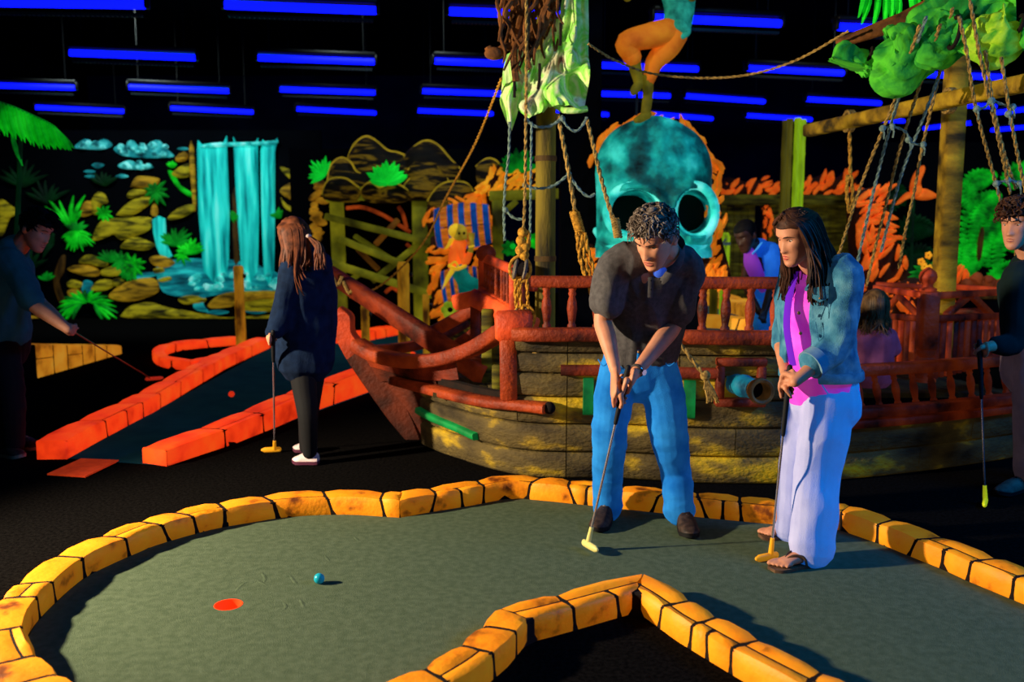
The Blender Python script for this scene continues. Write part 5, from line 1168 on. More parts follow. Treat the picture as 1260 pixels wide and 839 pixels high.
def face_y(x, z):
    a, f, b = lv(z); c = (f + b) / 2; h = (f - b) / 2
    return c + h * max(0, 1 - abs(x / a) ** 2.2) ** (1 / 2.2) + feat(x, z)
def add_head(mb, c, M3, s=1.0, wide=1.0):
    n = 56; rings = []
    for i in range(61):
        z = -.1198 + .2386 * i / 60; a, f, b = lv(z); cy = (f + b) / 2; h = (f - b) / 2; ring = []
        for j in range(n):
            an = 2 * pi * j / n; cx, sy = cos(an), sin(an)
            x = a * (abs(cx) ** (2 / 2.2)) * (1 if cx > 0 else -1); y = cy + h * (abs(sy) ** (2 / 2.2)) * (1 if sy > 0 else -1)
            if sy > 0: y += feat(x, z) * min(1, sy * 3)
            ring.append(V(c) + M3 @ V((x * wide * s, y * s, z * s)))
        rings.append(ring)
    mb.loft(rings)
    for sg in (-1, 1):
        p = lambda x, y, z: V(c) + M3 @ (V((sg * x * wide, y, z)) * s)
        mb.ball(p(.077, -.012, -.006), (.010 * s, .018 * s, .030 * s), M3 @ Matrix.Rotation(sg * .25, 3, 'Z'), 10, 8)
    return lambda x, y, z: V(c) + M3 @ (V((x * wide, y, z)) * s)
mEyeW = M('eye_white', (190, 180, 170), rough=.3); mEyeD = M('eye_iris', (30, 20, 14), rough=.2); mBrow = M('dark_brow_hair', [(14, 9, 6), (30, 20, 14)], sc=30, rough=.8)
def face_parts(par, hp, s, lipm, brow=mBrow, lids=1.0, open_=.5):
    for sg in (-1, 1):
        m = MB(); x = sg * .031; y = face_y(x, .010) - .0045; m.ball(hp(x, y, .011), (.0125 * s, .009 * s, .0062 * s * (.4 + open_)), FM, 10, 8); e = m.part('eye', mEyeW, par)
        MB().ball(hp(x, y + .0066, .0095), (.0055 * s, .004 * s, .0045 * s), FM, 8, 6).part('iris', mEyeD, e)
        pts = [hp(sg * q, face_y(sg * q, .030 + h) + .001, .030 + h) for q, h in ((.012, -.002), (.024, .002), (.037, .003), (.049, -.003))]
        MB().tube([V(v) for v in cr(pts, 3)], [.0014 * s + .0011 * s * sin(pi * i / 9) for i in range(10)], 6).part('eyebrow', brow, par)
        pts = [hp(sg * q, face_y(sg * q, .016 + h) + .0005, .0165 + h) for q, h in ((.019, -.003), (.027, .0015), (.036, .0015), (.044, -.003))]
        MB().tube([V(v) for v in cr(pts, 3)], .0016 * s, 5).part('eyelid_crease', brow, par)
    for z0, h in ((-.0605, .0032), (-.0715, .0040)):
        rows = []
        for i in range(9):
            x = -.022 + .044 * i / 8; k = sin(pi * (i + .3) / 8.6); zz = z0 + (.0022 if z0 > -.065 else -.0006) * k * (1 - .5 * (abs(x) < .004)) + (-.002 * (abs(x) / .022) ** 2 if z0 > -.065 else .004 * (abs(x) / .022) ** 2)
            y = face_y(x, zz); rows.append([hp(x, y - .003, zz + h * k), hp(x, y + .0015, zz + h * .4 * k), hp(x, y + .0015, zz - h * .5 * k), hp(x, y - .003, zz - h * k)])
        MB().loft(rows).part('lip', lipm, par)
FM = Matrix.Identity(3)
def scalp(hp, az, el, k=1.04):
    """point on the skull; az 0 = front, + to the person's right; el in radians above the ear level"""
    z = .112 * sin(el); a, f, b = lv(z); cy = (f + b) / 2; h = (f - b) / 2
    return hp(a * sin(az) * k, cy + h * cos(az) * k, z * k + .003)
def add_hand(mb, wrist, knuck, back, curl_c, axis, side, s=1.0, grip_r=.014, spread=.021, thumb=None, a_end=3.7):
    """palm from wrist to knuckle line, four fingers curled round the grip axis through curl_c, thumb from the palm's side.
    back: direction the back of the hand faces; axis: along the grip (index finger end first)"""
    w_, k = V(wrist), V(knuck); ax = V(axis).normalized(); bk = (V(back) - ax * V(back).dot(ax)).normalized()
    mb.limb([(w_, (.026 * s, .019 * s)), (w_.lerp(k, .4), (.035 * s, .017 * s)), (w_.lerp(k, .85), (.041 * s, .0155 * s)), (k, (.040 * s, .012 * s))], 14, 4, side=ax)
    v = ax.cross(bk) * side; cc = V(curl_c)
    for i, ln in enumerate((.92, 1.0, .95, .8)):
        o = cc + ax * ((1.5 - i) * spread * s); R0 = (grip_r + .0095 * s); pts = [(k + ax * ((1.5 - i) * spread * s) - bk * .002, .0098 * s)]
        a0 = .5
        for j in range(6):
            a = a0 + (a_end * ln - a0) * j / 5; pts.append((o + (bk * cos(a) + v * sin(a)) * R0, (.0092 - .0004 * j) * s))
        mb.limb(pts, 9, 3)
    if thumb:
        t = [V(p) for p in thumb]; mb.limb([(t[0], .016 * s), (t[1], .0125 * s), (t[2], .0105 * s), (t[3], .0085 * s)], 9, 3)
def strands(paths, name, mat, par, r, label=None, n=5):
    mb = MB()
    for i, p in enumerate(paths):
        c = [V(q) for q in cr(p, 4)]; m_ = len(c); rr = r * (.7 + .6 * random.random())
        mb.tube(c, [max(.0006, rr * (.55 + .45 * sin(pi * min(1, (j + 1) / m_ * 1.2 + .1))) * (1 if j < m_ - 1 else .3)) for j in range(m_)], n)
    o = mb.part(name, mat, par, label, kind=None); return o
def hair_cap(hp, par, mat, k=1.06, hairline=.062, side=-.03, nape=-.06, name='hair_cap', s=1.0):
    """closed shell over the scalp, open at face"""
    rings = []; 
    n = 40
    for i in range(15):
        u = i / 14; ring = []
        for j in range(n):
            az = -pi + 2 * pi * j / n; c_ = cos(az)
            low = hairline if c_ > .55 else (hairline + (side - hairline) * ((.55 - c_) / .45) if c_ > .1 else side + (nape - side) * ((.1 - c_) / 1.1))
            z = low + (.1185 - low) * sin(u * pi / 2); a, f, b = lv(z); cy = (f + b) / 2; h = (f - b) / 2
            kk = k if i else 1.0
            x = a * sin(az) * kk; y = cy + h * c_ * kk; zz = z * (1 + (k - 1) * 1.2 * u) + .0
            ring.append(hp(x, y, zz))
        rings.append(ring)
    return MB().loft(rings).part(name, mat, par)
def shoe(par, heel, toe, mat, solem, name='shoe', s=1.0, h=.09, label=None, laces=None):
    """low shoe: sole, upper, collar; heel and toe on the floor"""
    a, b = V(heel), V(toe); d = (b - a); L = d.length; d.normalize(); x = V((-d.y, d.x, 0)); z = V((0, 0, 1)); wds = [(0, .028, 0), (.12, .036, 0), (.35, .036, 0), (.6, .046, 0), (.8, .047, 0), (.93, .034, .006), (1, .012, .010)]
    rows = []; up = []
    hs = [.07, h, h, .075, .055, .042, .030]
    for (u, w_, l), hh in zip(wds, hs):
        p = a + d * (L * u); w_ *= s
        rows.append([p + x * w_ + z * (.003 + l), p + x * w_ * 1.04 + z * (.024 + l), p - x * w_ * 1.04 + z * (.024 + l), p - x * w_ + z * (.003 + l)])
        up.append([p + x * (w_ * .98) * q + z * (.018 + l * .6 + (hh * s - .018) * e) for q, e in ((1, 0), (1.02, .3), (.85, .72), (.45, .97), (-.45, .97), (-.85, .72), (-1.02, .3), (-1, 0))])
    sh = MB().loft(up, fix if False else True).part(name, mat, par, label, fix=True)
    MB().loft(rows).part('sole', solem, sh, fix=True)
    lm = MB()
    for u in (.42, .5, .58, .66):
        p = a + d * (L * u); hh = (h - (u - .35) * .12) * s
        lm.tube([p + x * .03 * s + z * (hh * .82), p + d * .006 + z * (hh + .004), p - x * .03 * s + z * (hh * .82)], .0035, 5)
    lm.part('laces', laces or solem, sh)
    return sh
def putter(butt, head, label, mHead, mGrip, mShaft, yaw, grip=.27, hl=.105):
    b, h = V(butt), V(head); d = (h - b).normalized(); t = thing('putter', label, 'putter', h - V((0, 0, .02)))
    n = (h + d * -.03); MB().tube([b, b + d * .02, b + d * grip * .8, b + d * grip], [.0125, .0135, .0115, .009], 12, dome=True).part('grip', mGrip, t)
    MB().tube([b + d * grip * .95, n], .0055, 8).part('shaft', mShaft, t)
    e = V((cos(yaw), sin(yaw), 0)); mb = MB(); mb.tube([h - e * hl * .28, h + e * hl * .2, h + e * hl * .62, h + e * hl * .74], [(.017, .012), (.018, .013), (.017, .012), (.010, .008)], 12, side=V((0, 0, 1)), dome=True)
    o = mb.part('head', mHead, t); MB().tube([n - d * .055, n, h], [.0095, .012, .012], 10).part('hosel', mHead, t); return t
# skin, cloth, hair paints
mSkin = M('skin', [(196, 128, 96), (214, 146, 112)], sc=18, rough=.55, spec=.35, bump=.06, bsc=220); mSkinD = M('deep_brown_skin', [(58, 34, 24), (74, 44, 30)], sc=18, rough=.5, spec=.35)
mLip = M('lip', (168, 84, 76), rough=.5); mLipD = M('dark_lip', (66, 34, 28), rough=.5)
mHairG = M('greying_brown_hair', [(58, 47, 40), (112, 96, 84), (166, 150, 134)], sc=40, rough=.7, spec=.15); mHairB = M('dark_brown_hair', [(34, 19, 12), (84, 50, 34)], sc=22, rough=.6, spec=.18); mHairA = M('auburn_hair', [(62, 30, 16), (112, 60, 34)], sc=26, rough=.6, spec=.2); mHairK = M('black_hair', [(10, 7, 6), (22, 15, 12)], sc=26, rough=.7, spec=.15); mHairT = M('light_brown_hair', [(70, 48, 26), (120, 88, 52)], sc=26, rough=.5)
mShirtK = M('charcoal_polo', [(74, 70, 71), (90, 86, 86)], sc=50, rough=.9, spec=.1, bump=.2, bsc=220); mTeeB = M('blue_undershirt', (60, 100, 220), rough=.9, glow=.25)
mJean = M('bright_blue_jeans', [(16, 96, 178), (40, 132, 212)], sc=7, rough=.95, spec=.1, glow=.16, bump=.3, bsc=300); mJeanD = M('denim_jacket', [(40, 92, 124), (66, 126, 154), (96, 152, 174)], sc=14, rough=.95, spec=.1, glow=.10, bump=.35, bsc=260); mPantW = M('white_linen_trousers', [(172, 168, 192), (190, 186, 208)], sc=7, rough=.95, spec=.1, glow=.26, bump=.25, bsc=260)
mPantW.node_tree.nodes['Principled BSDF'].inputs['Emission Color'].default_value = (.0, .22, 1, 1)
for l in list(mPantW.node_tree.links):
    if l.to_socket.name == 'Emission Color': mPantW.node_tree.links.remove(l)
mPink = M('magenta_shirt', [(236, 60, 214), (250, 90, 226)], sc=12, rough=.9, glow=.22); mPurp = M('purple_shirt_shade', (96, 20, 190), rough=.9, glow=.2); mNavy = M('navy_hoodie', [(12, 24, 44), (20, 36, 62)], sc=18, rough=.95, spec=.1, bump=.2, bsc=160); mLeg = M('black_leggings', (17, 16, 18), rough=.8)  # the purple is the magenta shirt's shaded tone put into a colour
mTeal = M('dark_teal_tshirt', [(22, 66, 82), (28, 78, 94)], sc=12, rough=.95, glow=.05); mDark = M('dark_trousers', (12, 13, 16), rough=.9); mShoeD = M('dark_brown_shoe', [(34, 24, 20), (72, 54, 44)], sc=40, rough=.6); mSole = M('black_sole', (16, 15, 15), rough=.7); mShoeP = M('pale_pink_shoe', [(206, 176, 176), (232, 208, 204)], sc=22, rough=.6); mSoleP = M('plum_sole', (86, 40, 60), rough=.5); mSand = M('brown_sandal', [(84, 58, 42), (120, 88, 62)], sc=20, rough=.7); mPoloB = M('blue_polo', [(18, 92, 200), (24, 104, 214)], sc=12, rough=.9, glow=.35); mPurpT = M('purple_plastron', (130, 52, 176), rough=.9, glow=.3); mPantG = M('mauve_chinos', [(120, 98, 110), (146, 120, 128)], sc=9, rough=.95, glow=.06)  # mauve chinos emit a little to brighten them where the spot is blocked
mPutW = M('cream_putter_head', (214, 200, 120), rough=.4, glow=.1); mPutO = M('orange_putter_head', (240, 160, 30), rough=.4, glow=.3); mPutR = M('red_putter_head', (220, 56, 30), rough=.4, glow=.35); mPutL = M('lime_putter_head', (200, 210, 30), rough=.4, glow=.45); mGrip = M('black_rubber_grip', (20, 20, 22), rough=.7); mSteel = M('steel_shaft', (200, 196, 205), rough=.22, metal=.85); mWatch = M('steel_watch', (150, 140, 130), rough=.25, metal=.8); mBtn = M('bronze_button', (150, 110, 70), rough=.35, metal=.7)
def P(px, py, Y): return at(px, py, Y)

# ==== the man putting ====
gA, gB = gnd(751, 634), gnd(838, 641); A_ = gA + V((0, -.04, .09)); B_ = gB + V((0, -.04, .09))
man = thing('person', 'man in charcoal polo shirt and blue jeans bending over a putt', 'person', V((P(792, 640, 4.55).x, 4.55, .005)))
head_c = P(807, 292, 4.15); fwd = V((-.62, -.62, -.66)); FM = frame(fwd, (-.10, -.34, .95)); hs = 1.12
skin = MB(); hp = add_head(skin, head_c, FM, hs)
sL, sR = P(757, 325, 4.28), P(842, 330, 4.36); neck0 = P(806, 322, 4.26)
skin.limb([(hp(0, -.03, -.06), .058), (hp(0, -.05, -.12), .058), (neck0, .062), (P(803, 345, 4.33), .07)], 16)
eL, wL = P(742, 394, 4.30), P(757, 455, 4.14); eR, wR = P(828, 400, 4.36), P(781, 460, 4.12)
skin.limb([(sL, .058), (sL.lerp(eL, .5), .052), (eL, .044), (eL.lerp(wL, .35), .043), (eL.lerp(wL, .75), .032), (wL, .027)], 14); skin.limb([(sR, .058), (sR.lerp(eR, .5), .052), (eR, .045), (eR.lerp(wR, .35), .045), (eR.lerp(wR, .75), .033), (wR, .027)], 14)
skin.limb([(P(800, 340, 4.34), (.17, .11)), (P(797, 400, 4.46), (.17, .12)), (P(792, 436, 4.5), (.16, .11))], 16, side=V((1, .1, 0)))
butt = P(773, 452, 4.06); phead = gnd(723, 679) + V((0, 0, .035)); gd = (phead - butt).normalized()
for hip, knee, ank in ((P(766, 448, 4.5), P(750, 540, 4.5), A_), (P(818, 448, 4.5), P(824, 540, 4.5), B_)): skin.limb([(hip, .07), (knee, .05), (ank, .04)], 12)
g1 = butt + gd * .075; g2 = butt + gd * .15; sd_ = gd.cross(V((0, -1, 0))).normalized()     # sd_: to the left in the picture
# left-of-picture hand (his right) low, right-of-picture hand (his left) over it
add_hand(skin, wL, g2 + V((-.030, -.012, .032)), V((-.75, -.65, 0)), g2 + V((0, 0, 0)), -gd, -1, 1.06, thumb=[wL.lerp(g2, .55) + V((.01, -.03, 0)), g2 + V((-.006, -.034, .03)), g2 + V((.002, -.032, -.005)) , g2 + V((-.004, -.026, -.03))])
add_hand(skin, wR, g1 + V((.034, -.018, .028)), V((.62, -.78, 0)), g1, -gd, 1, 1.06, thumb=[wR.lerp(g1, .55) + V((-.012, -.03, 0)), g1 + V((.004, -.036, .02)), g1 + V((-.006, -.033, -.015)), g1 + V((-.012, -.028, -.04))])
flesh(skin, 'body', mSkin, man, .0048, 3)
face_parts(man, hp, hs, mLip, open_=.25)
# polo shirt
sh = MB(); top = P(801, 306, 4.30)
sh.limb([(P(802, 312, 4.31), (.115, .075)), (P(800, 328, 4.33), (.185, .11)), (P(797, 355, 4.38), (.205, .135)), (P(795, 390, 4.45), (.195, .15)), (P(793, 420, 4.49), (.19, .145)), (P(789, 433, 4.5), (.185, .135))], 22, side=V((1, .12, .02)))
sh.limb([(P(786, 318, 4.28), .09), (sL + V((.01, 0, .0)), .088), (sL.lerp(eL, .4), .08), (sL.lerp(eL, .68), .078)], 16); sh.limb([(P(820, 322, 4.32), .095), (sR, .09), (sR.lerp(eR, .4), .085), (sR.lerp(eR, .74), .082)], 16)
polo = flesh(sh, 'polo_shirt', mShirtK, man, .0065, 2, folds(.022, 7, 3.2, 3))
col = MB()
for sg in (-1, 1):
    c = [hp(sg * x, y, z) for x, y, z in ((.0, -.115, -.075), (.055, -.09, -.105), (.066, -.03, -.135), (.040, .03, -.165), (.012, .055, -.185))]
    c = [V(v) for v in cr(c, 4)]; col.tube(c, [(.020, .006)] * len(c), 8, side=V((0, 0, 1)))
col.part('collar', mShirtK, polo); MB().ball(hp(0, .03, -.155), (.035, .02, .03)).part('undershirt', mTeeB, man)
pk = MB(); pk.tube([P(801, 341, 4.21), P(800, 366, 4.232)], [(.013, .0025), (.012, .0025)], 8, side=V((1, 0, 0))); pk.part('placket', mShirtK, polo)
for y_, Y_ in ((345, 4.212), (356, 4.22)): MB().ball(P(801, y_, Y_ - .006), .005, None, 8, 5).part('button', mGrip, polo)
# jeans
je = MB(); hipc = P(786, 440, 4.5)
je.limb([(P(784, 426, 4.5), (.168, .115)), (hipc, (.182, .13)), (P(790, 458, 4.5), (.185, .128))], 20, side=V((1, .05, 0)))
je.limb([(P(764, 450, 4.5), (.10, .115)), (P(755, 490, 4.48), (.098, .105)), (P(750, 540, 4.47), (.088, .092)), (P(748, 580, 4.53), (.078, .085)), (P(747, 610, gA.y - .05), (.076, .085)), (P(747, 622, gA.y - .04), (.080, .09))], 18, side=V((1, 0, 0)))
je.limb([(P(806, 450, 4.5), (.11, .115)), (P(817, 490, 4.48), (.105, .108)), (P(824, 540, 4.46), (.092, .095)), (P(831, 580, 4.52), (.078, .085)), (P(835, 612, gB.y - .05), (.076, .085)), (P(836, 627, gB.y - .04), (.082, .092))], 18, side=V((1, 0, 0)))
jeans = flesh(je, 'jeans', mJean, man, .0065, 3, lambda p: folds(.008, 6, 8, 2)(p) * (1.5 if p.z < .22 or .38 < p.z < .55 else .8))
MB().beam(P(786, 431, 4.352), P(784, 452, 4.345), .012, .006, V((0, -1, 0))).part('fly_seam', mJean, jeans); MB().ball(P(786, 433, 4.345), .008, None, 8, 5).part('button', mBtn, jeans)
for x0, x1 in ((736, 748), (816, 830)): MB().tube([V(v) for v in cr([P(x0, 442, 4.40), P((x0 + x1) / 2, 450, 4.372), P(x1, 446, 4.368)], 4)], .003, 5).part('pocket_seam', mJean, jeans)
shoe(man, gA + V((0, .0, .004)), gnd(733, 658) + V((0, 0, .004)), mShoeD, mSole, 'shoe', 1.05, laces=M('grey_lace', (120, 110, 100), rough=.8)); shoe(man, gB + V((0, .0, .004)), gnd(851, 666) + V((0, 0, .004)), mShoeD, mSole, 'shoe', 1.05, laces=M('grey_lace', (120, 110, 100)))
wd_ = (wR - eR).normalized(); wc = eR.lerp(wR, .93); wx = wd_.orthogonal().normalized(); wy = wd_.cross(wx)
MB().tube([wc + (wx * cos(a) + wy * sin(a)) * .032 for a in [2 * pi * j / 16 for j in range(17)]], [(.009, .003)] * 17, 6, side=wd_).part('watch_strap', mWatch, man); MB().tube([wc + V((.024, -.026, -.004)), wc + V((.028, -.031, -.005))], .014, 12).part('watch_dial', mSteel, man)
hair_cap(hp, man, mHairG, 1.10, .066, -.02, -.055)
random.seed(21); ps_ = []
for i in range(620):
    az = random.uniform(-pi, pi); el = random.uniform(.0, 1.5)
    if abs(az) < 1.0 and el < .62: continue
    if abs(az) < 1.75 and el < .2: continue
    p = scalp(hp, az, el, 1.07); out = (p - hp(0, 0, 0)).normalized(); tn = out.orthogonal().normalized(); tn = Matrix.Rotation(random.uniform(0, 6.28), 3, out) @ tn; tn = (tn + FM @ V((random.uniform(-.2, .5), .5, -.3))).normalized()
    l = random.uniform(.018, .034); b = out.cross(tn) * random.uniform(-.4, .4)
    ps_.append([p, p + out * .012 + tn * l * .4, p + out * .014 + (tn + b) * l * .85, p + out * .004 + (tn + b * 1.8) * l * 1.25])
strands(ps_, 'hair', mHairG, man, .0034)
putter(butt, phead, 'putter with cream head and steel shaft held by the man in charcoal polo', mPutW, mGrip, mSteel, R(-62), .26)

# ==== the woman watching ====
wom = thing('person', 'woman in denim jacket over magenta shirt with white trousers and sandals', 'person', V((P(995, 690, 4.1).x, 4.12, .005)))
Yw = 4.12; head_c = P(981, 291, 4.03); FM = frame((-.84, -.42, -.36), (-.06, -.10, 1)); hs = .98
skin = MB(); hp = add_head(skin, head_c, FM, hs, .97)
skin.limb([(hp(0, -.03, -.06), .05), (hp(0, -.035, -.13), .048), (P(1003, 338, 4.13), .052), (P(1006, 356, 4.14), .06)], 14)
sN, eN, wN = P(1040, 338, 3.98), P(1030, 425, 3.97), P(978, 470, 3.86); sF, eF, wF = P(978, 336, 4.30), P(962, 420, 4.34), P(968, 466, 4.02)
skin.limb([(sN, .05), (sN.lerp(eN, .5), .044), (eN, .038), (eN.lerp(wN, .4), .036), (eN.lerp(wN, .8), .027), (wN, .023)], 14); skin.limb([(sF, .05), (sF.lerp(eF, .5), .044), (eF, .036), (eF.lerp(wF, .4), .034), (wF, .023)], 14)
skin.limb([(P(1006, 352, 4.14), (.14, .09)), (P(1008, 400, 4.14), (.13, .1)), (P(1010, 450, 4.14), (.14, .11))], 14, side=V((.55, -.8, 0)))
butt2 = P(972, 452, 3.95); ph2 = gnd(948, 690) + V((0, 0, .022)); gd2 = (ph2 - butt2).normalized(); h1 = butt2 + gd2 * .05; h2 = butt2 + gd2 * .105
add_hand(skin, wN, h1 + V((.004, -.034, .012)), V((.1, -1, 0)), h1, -gd2, -1, .94, thumb=[wN.lerp(h1, .5) + V((-.006, -.02, .02)), h1 + V((-.026, -.022, .026)), h1 + V((-.034, -.006, .004)), h1 + V((-.03, -.004, -.02))])
add_hand(skin, wF, h2 + V((-.028, .008, .022)), V((-1, -.1, 0)), h2, -gd2, -1, .92, thumb=[wF.lerp(h2, .5) + V((-.01, -.02, 0)), h2 + V((-.02, -.026, .02)), h2 + V((-.006, -.032, 0)), h2 + V((.006, -.030, -.018))])
def bare_foot(mb, heel, toe, ank, s=.95):
    a, b = V(heel), V(toe); d = (b - a).normalized(); L = (b - a).length; x = V((-d.y, d.x, 0)); z = V((0, 0, 1))
    mb.limb([(a + z * .035 + d * .02, .030 * s), (a + d * L * .3 + z * .04, (.030 * s, .034 * s)), (a + d * L * .55 + z * .032, (.036 * s, .026 * s)), (a + d * L * .76 + z * .024, (.040 * s, .017 * s))], 12, side=x)
    mb.limb([(V(ank), .038 * s), (a + d * .05 + z * .06, .036 * s)], 12)
    for i, (o, l, r) in enumerate(((-.030, 1.0, .0125), (-.011, .97, .009), (.006, .93, .0085), (.021, .88, .008), (.034, .81, .0075))):
        sg = mb_side; p = a + d * (L * .70) + x * o * sg * s + z * .02; q = a + d * (L * l) + x * o * 1.12 * sg * s + z * .016
        mb.limb([(p, r * 1.1), (p.lerp(q, .6) + z * .004, r), (q, r * .95)], 9, 3)
nh, nt = gnd(1006, 697) + V((.0, .02, .012)), gnd(952, 703) + V((0, 0, .012)); fh, ft = gnd(975, 662) + V((.02, .02, .012)), gnd(938, 663) + V((0, 0, .012))
mb_side = 1; bare_foot(skin, nh, nt, nh + V((-.02, 0, .11))); mb_side = 1; bare_foot(skin, fh, ft, fh + V((-.02, 0, .11)))
for pts in (((1018, 490, 4.07, .07), (1012, 560, 4.05, .055), (1002, 640, 3.96, .042)), ((1000, 490, 4.19, .07), (985, 560, 4.2, .05), (978, 630, 4.22, .04))): skin.limb([(P(*q[:3]), q[3]) for q in pts] + [((nh if pts[0][0] == 1018 else fh) + V((-.03, 0, .09)), .035)], 12)
flesh(skin, 'body', mSkin, wom, .0046, 3)
face_parts(wom, hp, hs, M('rose_lip', (190, 84, 84), rough=.45), open_=.35)
sandals = []
for a, b in ((nh, nt), (fh, ft)):
    d = (b - a).normalized(); L = (b - a).length; x = V((-d.y, d.x, 0)); rows = []
    for u, w_ in ((-.10, .022), (-.04, .034), (.2, .034), (.5, .036), (.75, .046), (.95, .044), (1.06, .026)):
        p = a + d * L * u - V((0, 0, .008)); rows.append([p + x * w_ + V((0, 0, .014)), p + x * w_, p - x * w_, p - x * w_ + V((0, 0, .014))])
    s_ = MB().loft(rows).part('sandal', mSand, wom, fix=True); st = MB(); pt_ = a + d * L * .78 + V((0, 0, .022))
    for sg in (-1, 1): st.tube([V(v) for v in cr([pt_ - d * .0, a + d * L * .62 + x * sg * .018 + V((0, 0, .052)), a + d * L * .42 + x * sg * .036 + V((0, 0, .045)), a + d * L * .36 + x * sg * .038 + V((0, 0, .008))], 4)], [(.007, .003)] * 13, 6, side=V((0, 0, 1)))
    st.part('thong_strap', mSand, s_)
pa = MB(); sdw = V((.5, -.86, 0))
pa.limb([(P(1006, 456, 4.13), (.145, .125)), (P(1012, 474, 4.13), (.155, .165)), (P(1015, 496, 4.13), (.155, .165))], 20, side=sdw)
pa.limb([(P(1018, 490, 4.07), (.10, .135)), (P(1014, 530, 4.06), (.098, .132)), (P(1007, 580, 4.05), (.09, .118)), (P(1003, 620, 3.99), (.088, .116)), (P(1001, 655, 3.95), (.09, .116)), (P(1000, 672, 3.93), (.092, .118))], 18, side=sdw)
pa.limb([(P(1000, 490, 4.19), (.10, .125)), (P(990, 530, 4.2), (.092, .11)), (P(982, 580, 4.21), (.08, .095)), (P(979, 620, 4.22), (.078, .092)), (P(976, 650, 4.23), (.08, .096))], 18, side=sdw)
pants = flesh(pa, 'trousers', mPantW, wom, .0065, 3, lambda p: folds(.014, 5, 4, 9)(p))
MB().tube([V(v) for v in cr([P(1008, 464, 3.975), P(1012, 474, 3.962), P(1020, 486, 3.955)], 4)], .0035, 5).part('pocket_seam', mPantW, pants); 
pi_ = MB(); pi_.limb([(P(1000, 346, 4.13), (.085, .075)), (P(1001, 372, 4.12), (.135, .125)), (P(1003, 410, 4.12), (.13, .13)), (P(1006, 450, 4.125), (.14, .145)), (P(1008, 466, 4.12), (.152, .158)), (P(1012, 476, 4.12), (.155, .165))], 20, side=sdw)
shp = flesh(pi_, 'magenta_shirt', mPink, wom, .007, 3, folds(.006, 9, 5, 4))
# denim jacket: a wrapped shell open at the front
def jacket_ring(c, a, b, op0, op1, th, n=30):
    """open ring; angle 0 = facing direction; opening from -op0 to +op1"""
    f = V((-.86, -.5, 0)).normalized(); x = V((-f.y, f.x, 0))     # x = to the far side
    out, inn_ = [], []
    for j in range(n + 1):
        an = op1 + (2 * pi - op0 - op1) * j / n; dv = f * cos(an) + x * sin(an)
        p = V(c) + f * (cos(an) * b) + x * (sin(an) * a); out.append(p); inn_.append(V(c) + f * (cos(an) * (b - th)) + x * (sin(an) * (a - th)))
    return out + list(reversed(inn_))
jr = [(P(1006, 330, 4.15), .080, .075, .50, .50), (P(1007, 340, 4.15), .15, .10, .42, .42), (P(1007, 356, 4.14), .19, .135, .30, .40), (P(1006, 380, 4.13), .19, .152, .26, .42), (P(1006, 410, 4.13), .178, .155, .22, .46), (P(1008, 440, 4.13), .175, .165, .30, .56), (P(1010, 462, 4.13), .178, .178, .44, .7)]
jr = cr([tuple(c) + (a, b, o0, o1) for c, a, b, o0, o1 in jr], 4)
ja = MB(); ja.loft([jacket_ring(q[:3], q[3], q[4], q[5], q[6], .014) for q in jr])
bm0 = ja
jm = MB(); jm.v, jm.f = ja.v, ja.f
jm.limb([(P(1022, 340, 4.02), .085), (sN + V((.0, .0, .0)), .082), (sN.lerp(eN, .45), .074), (eN + V((-.0, 0, .015)), .072), (P(1016, 436, 3.95), .066), (P(1002, 446, 3.925), .062)], 16)
jm.limb([(P(990, 340, 4.27), .08), (sF, .076), (sF.lerp(eF, .5), .066), (eF + V((.01, 0, 0)), .06)], 14)
jk = flesh(jm, 'denim_jacket', mJeanD, wom, .006, 2, folds(.013, 9, 6, 6))
cfd = (P(1002, 446, 3.925) - P(1016, 436, 3.95)).normalized(); cfp = P(1003, 445, 3.927); cx_ = cfd.orthogonal().normalized(); cy_ = cfd.cross(cx_)
MB().tube([cfp - cfd * .02, cfp + cfd * .03], [.066, .068], 18).part('cuff', M('pale_denim', [(96, 134, 158), (120, 156, 176)], sc=20, rough=.95), jk)
cl_ = MB()
for pts in (((1024, 322, 4.1), (1014, 334, 4.03), (1002, 344, 3.99), (992, 356, 3.98)), ((976, 318, 4.24), (968, 326, 4.20), (966, 336, 4.16), (972, 348, 4.10))):
    c = [V(v) for v in cr([P(*p) for p in pts], 4)]; cl_.tube(c, [(.034, .008)] * len(c), 8, side=V((.5, -.2, .8)))
cl_.part('collar', mJeanD, jk)
for x_, y_, Y_ in ((983, 385, 3.955), (985, 410, 3.955), (988, 435, 3.955), (992, 455, 3.95)): MB().ball(P(x_, y_, Y_), (.008, .005, .008), None, 9, 6).part('button', mBtn, jk)
pkt = [P(998, 354, 3.955), P(1020, 352, 3.925), P(1020, 366, 3.922), P(1009, 372, 3.935), P(999, 366, 3.95)]
MB().loft([[p + V((-.004, -.008, 0)) for p in pkt], [p + V((0, .02, 0)) for p in pkt]]).part('pocket_flap', mJeanD, jk, fix=True); MB().ball(P(1009, 367, 3.922), .006, None, 8, 5).part('button', mBtn, jk)
for a, b in (((1020, 366, 3.925), (1020, 392, 3.93)), ((999, 366, 3.95), (1001, 392, 3.95)), ((1004, 396, 3.945), (1014, 455, 3.94)), ((992, 346, 3.985), (1030, 348, 3.92))): MB().tube([P(*a) + V((.0, .006, 0)), P(*b) + V((0, .006, 0))], .002, 5).part('seam', mJeanD, jk)
hb = [(P(1010, 453, 4.13), .182, .180, .36, .62), (P(1010, 455, 4.13), .187, .185, .38, .64), (P(1010, 463, 4.13), .188, .187, .40, .66), (P(1010, 465, 4.13), .182, .182, .42, .68)]
MB().loft([jacket_ring(q[0], q[1], q[2], q[3], q[4], .022) for q in hb]).part('hem_band', mJeanD, jk, fix=True)
